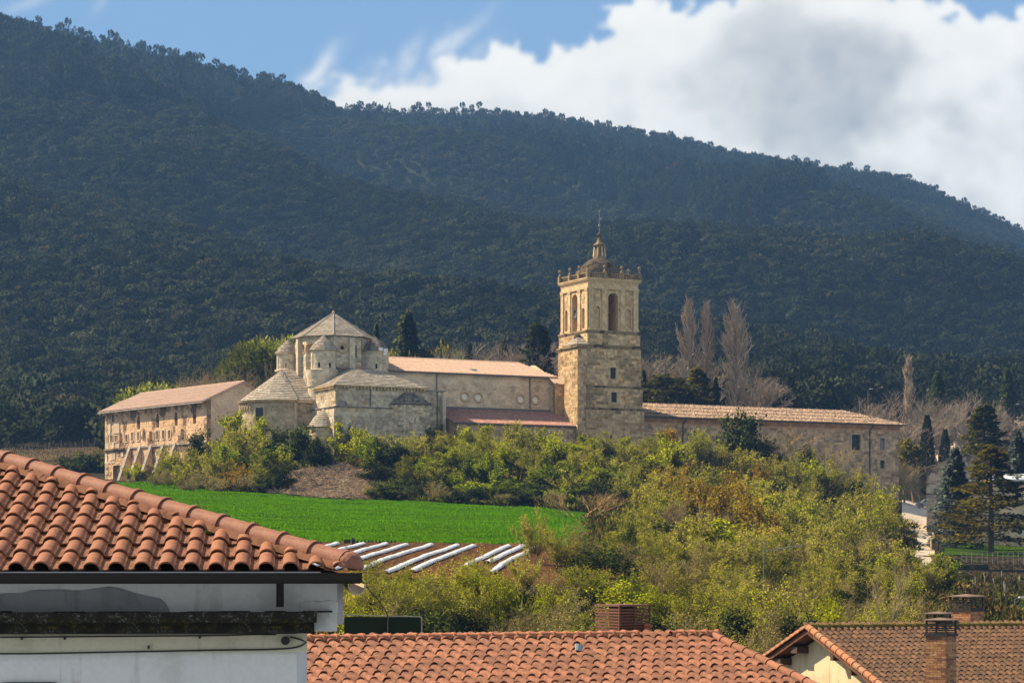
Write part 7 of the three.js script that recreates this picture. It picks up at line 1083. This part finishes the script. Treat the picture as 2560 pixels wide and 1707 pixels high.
{
  R = mulberry(403);
  const rows = [[-13.6, 172], [-11.8, 166], [-9.95, 161], [-8.2, 159], [-6.4, 159], [-4.3, 157], [-2.95, 159], [-0.2, 164], [0.85, 168], [2.1, 160]], sx = -0.125;
  const near = (X, D) => Math.min(...rows.map(([x]) => Math.abs(X - (x + (189 - D) * sx))));
  structure('soil', strip(760, 1420, 330, () => 155, (px) => 193.2, 120, (X, D) => 0.05 + 0.10 * sstep(1.1, 0.35, near(X, D)) + (fbm(X * 3, D * 3, 3) - 0.5) * 0.12, (X, D) => { const v = 0.7 + 0.6 * fbm(X * 2 + 7, D * 2, 3), e = sstep(0.5, 0.7, fbm(X / 1.5, D / 6, 2)); return [v * lerp(1, 1.35, e), v * lerp(1, 1.3, e), v * lerp(1, 1.2, e)]; }), mat([0.56, 0.28, 0.12], 1, { map: scaled(soilGrain, 0.9), bumpMap: scaled(soilBump, 1.3), bumpScale: 0.08 }));
  const pm = mat([0.50, 0.52, 0.55], 0.45, { side: THREE.DoubleSide }), nth = ['first', 'second', 'third', 'fourth', 'fifth', 'sixth', 'seventh', 'eighth', 'ninth', 'tenth'];
  rows.forEach(([x, Dend], r) => {
    const B = new Build(), n = 70, k = 8, pts = []; const w0 = rr(0.24, 0.28);
    for (let i = 0; i <= n; i++) { const D = lerp(188.5 + rr(-0.5, 0.5) * (i ? 0 : 1), Dend, i / n), X = x + (189 - D) * sx + (fbm(D / 6 + r * 9, 3, 2) - 0.5) * 0.2, w = w0 * (0.95 + 0.1 * fbm(D * 0.7 + r * 31, 7, 2)), h = 0.17 * (0.9 + 0.2 * fbm(D * 0.9 + r * 13, 2, 3)), y = ground(X, D) + 0.20, row = []; for (let j = 0; j <= k; j++) { const a = Math.PI * j / k; row.push([X - Math.cos(a) * w + (vnoise(D * 3, j * 2 + r * 5) - 0.5) * 0.025, y + Math.pow(Math.sin(a), 0.75) * h + (vnoise(D * 4 + 9, j + r * 3) - 0.5) * 0.035 * (j && j < k ? 1 : 0), -D]); } pts.push(row); }
    for (let i = 0; i < n; i++) for (let j = 0; j < k; j++) B.quad(pts[i][j], pts[i][j + 1], pts[i + 1][j + 1], pts[i + 1][j]);
    const o = lit(new THREE.Mesh(B.geo(), pm)); o.name = numbered('plastic_tunnel'); meta(o, `low white plastic crop tunnel, ${nth[r]} from left below the green field`, 'crop tunnel', 'white crop tunnels below the field'); scene.add(o);
  });
  // stakes along the field edge
  for (let i = 0; i < 11; i++) { const px = 893 + i * 9.4, D = 192.6, p = P(px, 0, D), y = landAt(px, D), B = new Build(); B.box(-0.09, 0.09, 0, 0.22, -0.07, 0.07).box(-0.03, 0.03, 0.22, 0.34, -0.03, 0.03); const o = lit(new THREE.Mesh(B.geo(), HM.soot)); o.position.set(p.x, y + 0.02, -D); o.name = numbered('irrigation_valve'); meta(o, `small black irrigation valve, ${['first', 'second', 'third', 'fourth', 'fifth', 'sixth', 'seventh', 'eighth', 'ninth', 'tenth', 'eleventh'][i]} from left at the field edge`, 'valve', 'irrigation valves along the field edge'); scene.add(o); }
  { const T = thing('weather_post', 'thin mast with black cup vane beside the roof end cap', 'mast'), D = 163, p = P(868, 1392, D); T.position.set(p.x, landAt(868, D), -D); const h = (HY - 1356) / F * D - T.position.y, B = new Build(); B.bar([0, 0, 0], [-0.05, h, 0], 0.05, 0.035, 8); part(T, 'mast', B.geo(), HM.flash); part(T, 'head', new Build().box(-0.22, 0.2, h - 0.05, h + 0.2, -0.12, 0.12).geo(), HM.soot); const s = new THREE.SphereGeometry(0.26, 12, 8, 0, Math.PI * 2, 0, Math.PI / 2); s.rotateZ(-Math.PI / 2); s.translate(0.3, h + 0.1, 0); part(T, 'vane_cup', white(s), HM.soot); const C = new Build(); C.bar([-0.9, 0.1, 0.2], [-1.3, h * 0.86, 0], 0.03, 0.02, 5); part(T, 'guy_rod', C.geo(), HM.cable); const E = new Build(); E.bar([0.5, 0.1, 0.2], [-0.2, h * 0.9, 0], 0.03, 0.02, 5); part(T, 'guy_rod', E.geo(), HM.cable); }
}
{ // the cleared bank: raked earth with cut twigs
  R = mulberry(405);
  structure('earth_bank', strip(660, 985, 120, (px) => fieldTop(px) + 0.5, (px) => table([660, 720, 800, 870, 985], [300, 310, 317, 314, 300], px), 50, (X, D) => 0.08 + (fbm(X * 1.2, D * 1.2, 4) - 0.5) * 0.55, (X, D) => { const n = fbm(X * 0.9 + 4, D * 0.9, 4), v = lerp(0.6, 1.3, n); return [v, v * lerp(0.95, 1.0, n), v * lerp(0.9, 1.0, n)]; }), mat([0.34, 0.245, 0.16], 1, { map: scaled(soilGrain, 0.8), bumpMap: scaled(soilBump, 1), bumpScale: 0.12 }));
  const B = new Build(); for (let i = 0; i < 7; i++) { const a = rr(0, 6.28), l = rr(0.3, 0.9), x = rr(-0.5, 0.5), z = rr(-0.5, 0.5), v = rr(0.7, 1.2); B.tint = [v, v, v]; B.bar([x, rr(0, 0.1), z], [x + Math.cos(a) * l, rr(0.02, 0.3), z + Math.sin(a) * l], 0.03, 0.012, 3); }
  const n = 1500, o = lit(new THREE.InstancedMesh(B.geo(), mat([0.40, 0.30, 0.20], 1), n)), q = new THREE.Object3D(); let k = 0;
  while (k < n) { const px = rr(670, 975), a = fieldTop(px) + 1, b = table([660, 720, 800, 870, 985], [300, 310, 317, 314, 300], px), D = lerp(a, b, R()), X = (px - HX) / F * D; q.position.set(X, landAt(px, D) + 0.15, -D); q.rotation.set(rr(-0.3, 0.3), rr(0, 6.28), rr(-0.3, 0.3)); q.scale.setScalar(rr(0.6, 1.3)); q.updateMatrix(); o.setMatrixAt(k++, q.matrix); }
  o.name = 'cut_twigs'; o.userData = { label: 'cut twigs lying over the cleared earth bank', category: 'twigs', kind: 'stuff' }; scene.add(o);
}
{ // undergrowth between the shrubs
  R = mulberry(407);
  const L = new Leaves(); for (let i = 0; i < 60; i++) { const a = rr(0, 6.28), q = Math.sqrt(R()) * 0.7; L.leaf(Math.cos(a) * q, rr(0, 0.25), Math.sin(a) * q, norm([rr(-0.9, 0.9), rr(0.2, 1), rr(-0.9, 0.9)]), rr(0.2, 0.5), rr(0.06, 0.14), grey(0.6, 1.4)); }
  const spots = []; while (spots.length < 9000) { const z = R(); let px, D; if (z < 0.35) { px = rr(380, 1660); D = rr(fieldTop(px) + 1, 336); if (px > 690 && px < 955 && D < 313) continue; } else if (z < 0.62) { px = rr(1480, 2280); D = rr(190, 338); } else if (z < 0.9) { px = rr(780, 2420); D = rr(92, px > 1420 ? 190 : 146); } else { px = rr(1950, 2560); D = rr(120, 262); } spots.push([px, D]); }
  const o = lit(new THREE.InstancedMesh(L.geo(), leafMat([0.20, 0.20, 0.06], 0.3), spots.length)), q = new THREE.Object3D(), c = new THREE.Color();
  spots.forEach(([px, D], i) => { const X = (px - HX) / F * D, s = rr(0.7, 2.0); q.position.set(X, landAt(px, D), -D); q.rotation.set(0, rr(0, 6.28), 0); q.scale.set(s, s * rr(0.6, 1.3), s); q.updateMatrix(); o.setMatrixAt(i, q.matrix); const v = rr(0.6, 1.3), k = R(); c.setRGB(v * (k < 0.3 ? 1.25 : 0.8), v * (k < 0.3 ? 0.95 : 1), v * (k < 0.3 ? 1.2 : 0.6)); o.setColorAt(i, c); });
  o.name = 'undergrowth'; o.userData = { label: 'low grass and bramble undergrowth between the shrubs', category: 'undergrowth', kind: 'stuff' }; scene.add(o);
}
// ---------------------------------------------------------------- roadside on the right
{
  R = mulberry(411);
  structure('road', strip(2256, 2338, 10, () => 238, () => 380, 60, 0.07, (X, D) => { const v = lerp(0.85, 1.12, fbm(X * 0.8, D * 0.25, 3)); return [v, v, v]; }), mat([0.60, 0.51, 0.40], 0.95, { map: scaled(grain, 0.3) }));
  structure('lawn', strip(2362, 2700, 20, () => 274, () => 322, 20, 0.08), mat([0.17, 0.36, 0.02], 1, { map: scaled(soilGrain, 0.6) }));
  const grey = stoneMat([0.58, 0.49, 0.38], stain, 0.12), tan = stoneMat([0.80, 0.61, 0.39], grain, 0.1);
  const H = thing('stone_house', 'grey stone house wall beside the pale road at right', 'house'), D = 330, X = (px, d = D) => (px - HX) / F * d, Y = (py, d = D) => (HY - py) / F * d;
  H.position.set(X(2318), 0, -D); H.rotation.y = -0.19;
  const w = wall(H, 'front_wall', frameAt(0, 0, 1, 0), 11, 3, Y(1169), grey, { gable: Y(1140), block: [0.6, 0.35], miss: 0.25, tint: weather(1, 0.3, 1.5, 1.5, 7) }); wall(H, 'side_wall', frameAt(0, -9, 0, 1), 8.998, 3, Y(1169), grey, { block: [0.6, 0.35], miss: 0.25 });
  part(H, 'string_course', new Build().box(-0.08, 11, Y(1236), Y(1233), 0.0, 0.1).geo(), M.towerDark); { const B = new Build(), y0 = Y(1169), yg = Y(1140); B.quad([-0.4, y0 - 0.05, 0.4], [-0.4, y0 - 0.05, -9], [5.5, yg + 0.25, -9], [5.5, yg + 0.25, 0.4]).quad([5.5, yg + 0.25, 0.4], [5.5, yg + 0.25, -9], [11.4, y0 - 0.05, -9], [11.4, y0 - 0.05, 0.4]).quad([-0.4, y0 - 0.2, -9], [-0.4, y0 - 0.2, 0.4], [5.5, yg + 0.1, 0.4], [5.5, yg + 0.1, -9]).quad([-0.4, y0 - 0.2, 0.4], [-0.4, y0 - 0.05, 0.4], [5.5, yg + 0.25, 0.4], [5.5, yg + 0.1, 0.4]).quad([5.5, yg + 0.1, 0.4], [5.5, yg + 0.25, 0.4], [11.4, y0 - 0.05, 0.4], [11.4, y0 - 0.2, 0.4]); part(H, 'roof', B.geo(), M.old); }
  // flat roofed building with porthole windows
  const D2 = 300, Fb = thing('flat_roof_building', 'tan building with white flat roof and round windows at right edge', 'building'); Fb.position.set(X(2413, D2), 0, -D2); Fb.rotation.y = -0.21;
  const kx = (px) => X(px, D2) - X(2413, D2); wall(Fb, 'front_wall', frameAt(0, 0, 1, 0), 14, 0.5, Y(1204, D2), tan, { thick: 0.4, holes: [[2545, 1238], [2548, 1330], [2548, 1419]].map(([a, b]) => ({ x: kx(a), y: Y(b, D2) - 0.33, w: 0.66, h: 0.66, round: 1, ring: 0.12, depth: 0.15, fill: M.dark, name: 'porthole_window', trimMat: M.white })) }); wall(Fb, 'side_wall', frameAt(0, -12, 0, 1), 11.998, 0.5, Y(1204, D2), tan, { thick: 0.4 });
  part(Fb, 'flat_roof', new Build().box(-0.3, 14.5, Y(1204, D2), Y(1200, D2), -12.4, 0.4).geo(), M.white); { const B = new Build(); B.quad([2.4, Y(1202, D2), 0.42], [14, Y(1202, D2), 0.42], [14, Y(1180, D2), -7], [3.4, Y(1180, D2), -7]).box(2.4, 14, Y(1201.5, D2), Y(1199, D2), 0.3, 0.44); part(Fb, 'metal_roof_sheet', B.geo(), mat([0.62, 0.66, 0.72], 0.35, { metalness: 0.3 })); }
  // retaining wall with stains, stepping down to the right
  const rw = mat([0.075, 0.07, 0.06], 1, { map: (() => { const t = noiseTexture(512, (u, v) => { const s = tfbm(u, v * 0.2, 12, 4, 91), f = tfbm(u, v, 40, 3, 92), k = sstep(0.58, 0.74, s + (f - 0.5) * 0.3); return [0.7 + k * 0.3, 0.7 + k * 0.3, 0.68 + k * 0.28]; }); return scaled(t, 0.12); })() });
  const RW = thing('retaining_wall', 'dark stained concrete retaining wall below the deodar', 'wall'), D3 = 268; for (const [a, b, top] of [[2362, 2402, 1397], [2402, 2472, 1412], [2472, 2720, 1425]]) { part(RW, 'wall_section', new Build().box(X(a, D3), X(b, D3) - 0.004, -3, Y(top, D3), -D3 - 0.4, -D3).geo(), rw); part(RW, 'coping', new Build().box(X(a, D3) - 0.05, X(b, D3) - 0.01, Y(top, D3), Y(top, D3) + 0.12, -D3 - 0.45, -D3 + 0.06).geo(), M.towerDark); }
  const GW = thing('garden_parapet', 'low dark stone parapet stepping up beside the road', 'wall'); [[2330, 1374, 1350], [2338, 1376, 1355], [2348, 1380, 1362]].forEach(([px, b, t]) => part(GW, 'block', new Build().box(X(px, 284), X(px + 8, 284), Y(b, 284) - 0.8, Y(t, 284), -285, -284).geo(), M.towerDark));
  { const T = thing('garden_fence', 'thin wire fence on posts above the retaining wall', 'fence'); for (let i = 0; i < 14; i++) { const px = 2405 + i * 13; part(T, 'post', new Build().bar([X(px, 270), Y(1412, 270), -270], [X(px, 270), Y(1380, 270), -270], 0.03, 0.03, 5).geo(), M.copper); } for (const y of [1382, 1392, 1402]) part(T, 'wire', new Build().bar([X(2405, 270), Y(y, 270), -270], [X(2600, 270), Y(y, 270), -270], 0.012, 0.012, 3).geo(), M.copper); }
  // small far houses
  const house = (label, px, D, y0, y1, w, roofc, wallc, turn) => { const T = thing('far_house', label, 'house', 'far houses at the foot of the mountain'), k = D / F, W = w * k, h = (y1 - y0) * k, g0 = P(px, y1, D); T.position.copy(g0); T.rotation.y = turn; const rf = h * 0.35; part(T, 'wall', new Build().box(-W / 2, W / 2, -4, h - rf, -5, 0).geo(), wallc); const B = new Build(); B.quad([-W / 2 - 0.4, h - rf - 0.1, 0.4], [W / 2 + 0.4, h - rf - 0.1, 0.4], [W / 2 + 0.4, h, -2.5], [-W / 2 - 0.4, h, -2.5]).quad([W / 2 + 0.4, h - rf - 0.1, -5.4], [-W / 2 - 0.4, h - rf - 0.1, -5.4], [-W / 2 - 0.4, h, -2.5], [W / 2 + 0.4, h, -2.5]).quad([-W / 2 - 0.4, h - rf - 0.16, -5.4], [W / 2 + 0.4, h - rf - 0.16, -5.4], [W / 2 + 0.4, h - rf - 0.16, 0.4], [-W / 2 - 0.4, h - rf - 0.16, 0.4]); part(T, 'roof', B.geo(), roofc); for (const s of [-0.28, 0.22]) part(T, 'window', new Build().box(W * s - 0.4, W * s + 0.4, h * 0.15, h * 0.15 + 1, 0.002, 0.05).geo(), M.dark); if (W > 5) part(T, 'chimney', new Build().box(W * 0.1, W * 0.1 + 0.6, h - rf * 0.6, h + 0.7, -2.2, -1.6).geo(), wallc); };
  house('small dark walled house with brown roof among the hillside oaks', 2192, 565, 965, 1000, 66, M.plum, mat([0.10, 0.08, 0.07], 0.9), 0.1); house('tiny pale house showing between hillside oaks at right', 2418, 585, 948, 975, 24, M.old, M.plainPlaster, -0.3); house('low cream house behind the bare trees at the right edge', 2545, 500, 1050, 1085, 90, M.old, M.plainPlaster, 0.2); house('brown roofed house behind the stone house', 2392, 458, 1112, 1150, 90, M.old, M.plainPlaster, 0.35); house('red roofed house half hidden behind bare trees', 2370, 535, 1012, 1045, 60, M.plum, M.plainPlaster, -0.2);
  // street lamps
  for (const [px, D, top, lab] of [[2527, 480, 1022, 'left of two street lamps near the right edge'], [2537, 478, 1012, 'right and taller of two street lamps near right edge'], [2171, 498, 974, 'lone street lamp beside the small dark house'], [2538, 196, 1498, 'white lamp post standing in the vineyard']]) { const T = thing('street_lamp', lab, 'street lamp', 'street lamps'), p = P(px, top, D), y = landAt(px, D); T.position.set(p.x, y, p.z); const h = p.y - y; part(T, 'pole', new Build().bar([0, 0, 0], [0, h, 0], 0.07, 0.05, 7).geo(), M.copper); part(T, 'arm', new Build().bar([0, h, 0], [0.5, h + 0.15, 0], 0.04, 0.04, 6).geo(), M.copper); part(T, 'lamp_head', new Build().box(0.35, 0.95, h + 0.1, h + 0.24, -0.13, 0.13).geo(), M.white); }
}
{ // parked car
  const T = thing('parked_car', 'silver grey estate car parked beyond the stone house corner', 'car'), D = 374, p = P(2323, 1272, D); T.position.set(p.x, landAt(2323, D) + 0.08, -D); T.rotation.y = 0.05;
  const pf = [[-2.1, 0.32], [-2.15, 0.6], [-2.0, 0.78], [-1.15, 0.92], [-0.55, 1.38], [0.2, 1.46], [1.3, 1.42], [1.95, 0.98], [2.12, 0.9], [2.15, 0.42], [2.05, 0.3]], s = new THREE.Shape(); pf.forEach(([x, y], i) => i ? s.lineTo(x, y) : s.moveTo(x, y)); const g = new THREE.ExtrudeGeometry(s, { depth: 1.6, bevelEnabled: true, bevelSize: 0.05, bevelThickness: 0.06, bevelSegments: 2 }); g.translate(0, 0, -0.8); part(T, 'body', white(g), mat([0.30, 0.33, 0.38], 0.3, { metalness: 0.5 }));
  for (const z of [0.861, -0.875]) for (const q of [[[-0.98, 0.95], [-0.5, 1.33], [0.15, 1.38], [0.15, 0.95]], [[0.22, 0.95], [0.22, 1.38], [1.2, 1.34], [1.6, 0.98]]]) { const b = new Build(); b.poly((z > 0 ? q.slice().reverse() : q).map(([x, y]) => [x, y, z])).poly((z > 0 ? q : q.slice().reverse()).map(([x, y]) => [x, y, z + 0.012])); part(T, 'side_window', b.geo(), M.dark); }
  part(T, 'windscreen', new Build().quad([-1.16, 0.95, -0.66], [-1.16, 0.95, 0.66], [-0.66, 1.33, 0.6], [-0.66, 1.33, -0.6]).geo(), M.dark);
  for (const x of [-1.35, 1.35]) for (const z of [-0.78, 0.78]) { const t = new THREE.CylinderGeometry(0.32, 0.32, 0.2, 18); t.rotateX(Math.PI / 2); const wh = part(T, 'wheel', white(t), HM.cable); wh.position.set(x, 0.32, z); const r = new THREE.CylinderGeometry(0.19, 0.19, 0.22, 12); r.rotateX(Math.PI / 2); part(wh, 'rim', white(r), M.copper); }
  for (const z of [-0.6, 0.6]) part(T, 'headlight', new Build().box(-2.2, -2.05, 0.6, 0.74, z - 0.18, z + 0.18).geo(), M.white);
}
{ // vineyards: posts and vines in rows
  R = mulberry(415);
  const B = new Build(); B.bar([0, 0, 0], [0.04, 0.5, 0.02], 0.05, 0.03, 4); for (let i = 0; i < 7; i++) { const a = rr(0, 6.28); B.bar([0.04, 0.5, 0.02], [0.04 + Math.cos(a) * 0.3, rr(0.7, 1.15), Math.sin(a) * 0.3], 0.022, 0.01, 3); }
  const vine = (list, name, label, c) => { const o = lit(new THREE.InstancedMesh(B.geo(), mat(c, 1), list.length)), q = new THREE.Object3D(); list.forEach(([px, D], i) => { const X = (px - HX) / F * D; q.position.set(X, landAt(px, D), -D); q.rotation.set(0, rr(0, 6.28), 0); q.scale.setScalar(rr(0.8, 1.3)); q.updateMatrix(); o.setMatrixAt(i, q.matrix); }); o.name = name; o.userData = { label, category: 'vines', kind: 'stuff' }; scene.add(o); };
  const a = [], b = [], pa = [], pb = []; for (let r = 0; r < 26; r++) for (let X = -110; X < -62; X += 1.1) { const D = 402 + r * 3.6 + (X + 86) * 0.3; const px = HX + X / D * F; if (px < 275) { a.push([px, D]); if (R() < 0.2) pa.push([px, D]); } }
  for (let r = 0; r < 13; r++) for (let X = 26; X < 58; X += 0.9) { const D = 196 + r * 4.4 + (X - 40) * 0.2, px = HX + X / D * F; if (px > 2435 && px < 2640) { b.push([px, D]); if (R() < 0.12) pb.push([px, D]); } }
  vine(a, 'vineyard_vines', 'rows of bare vines in the vineyard left of the brick wing', [0.13, 0.09, 0.055]); vine(b, 'vineyard_vines_001', 'rows of bare vines in the small vineyard at right', [0.11, 0.075, 0.05]);
  const S = new Build(); S.box(-0.035, 0.035, 0, 1.35, -0.035, 0.035); const posts = (list, name, label) => { const o = lit(new THREE.InstancedMesh(S.geo(), mat([0.42, 0.38, 0.31], 0.95), list.length)), q = new THREE.Object3D(); list.forEach(([px, D], i) => { const X = (px - HX) / F * D; q.position.set(X, landAt(px, D), -D); q.rotation.set(rr(-0.06, 0.06), 0, rr(-0.06, 0.06)); q.scale.set(1, rr(0.85, 1.15), 1); q.updateMatrix(); o.setMatrixAt(i, q.matrix); }); o.name = name; o.userData = { label, category: 'posts', kind: 'stuff' }; scene.add(o); };
  posts(pa, 'vineyard_posts', 'pale vineyard stakes on the left slope'); posts(pb, 'vineyard_posts_001', 'pale vineyard stakes at lower right');
  structure('vineyard_soil', strip(-200, 280, 60, () => 398, () => 458, 40, 0.06, (X, D) => { const v = lerp(0.75, 1.2, fbm(X * 0.4, D * 0.4, 4)), y = sstep(0.5, 0.65, fbm(X * 0.3 + 9, D * 0.2, 3)); return [v * lerp(1, 1.3, y), v * lerp(1, 1.25, y), v * lerp(1, 0.9, y)]; }), mat([0.40, 0.30, 0.15], 1, { map: scaled(soilGrain, 0.4) }));
}
{ // aerial on a mast in the thicket, screened fence and cable behind the red roof
  const T = thing('tv_aerial', 'yagi television aerial on a grey mast among the shrubs', 'aerial'), D = 129, a = P(1910, 1384, D), y = landAt(1910, D); T.position.set(a.x, y, -D); const h = (HY - 1352) / F * D - y, hb = (HY - 1378) / F * D - y; part(T, 'mast', new Build().bar([0, 0, 0], [0, h, 0], 0.025, 0.022, 8).geo(), M.copper); part(T, 'boom', new Build().bar([0, hb, 0], [2.15, hb + 0.34, -0.1], 0.014, 0.014, 6).geo(), M.copper);
  for (let i = 0; i < 22; i++) { const t = 0.08 + i / 22 * 0.9, c = [2.15 * t, hb + 0.34 * t, -0.1 * t]; part(T, 'element', new Build().bar([c[0] - 0.02, c[1] - 0.045, c[2] - 0.12], [c[0] + 0.02, c[1] + 0.045, c[2] + 0.12], 0.009, 0.009, 5).geo(), M.white); }
  const Fn = thing('screened_fence', 'fence with dark green screen cloth behind the red roof ridge', 'fence'), Df = 47, X = (px) => (px - HX) / F * Df, Y = (py) => (HY - py) / F * Df; part(Fn, 'screen_cloth', new Build().box(X(860), X(1054), Y(1680), Y(1542), -Df - 0.01, -Df).geo(), mat([0.012, 0.02, 0.013], 0.95)); for (const px of [970, 1054]) part(Fn, 'post', new Build().bar([X(px), Y(2250), -Df + 0.03], [X(px), Y(1541), -Df + 0.03], 0.014, 0.014, 7).geo(), M.copper); part(Fn, 'top_wire', new Build().bar([X(860), Y(1537), -Df], [X(1052), Y(1542), -Df], 0.012, 0.012, 6).geo(), M.copper);
  const c = new THREE.CatmullRomCurve3([[905, 1452], [930, 1482], [955, 1512], [968, 1535], [971, 1570], [970, 1620]].map(([px, py]) => new THREE.Vector3(X(px), Y(py), -Df + 0.1))); const o = lit(new THREE.Mesh(white(new THREE.TubeGeometry(c, 40, 0.012, 6)), HM.cable)); o.name = 'hanging_cable'; meta(o, 'black cable hanging from the white house down to the fence post', 'cable'); scene.add(o);
}
renderer.render(scene, camera);
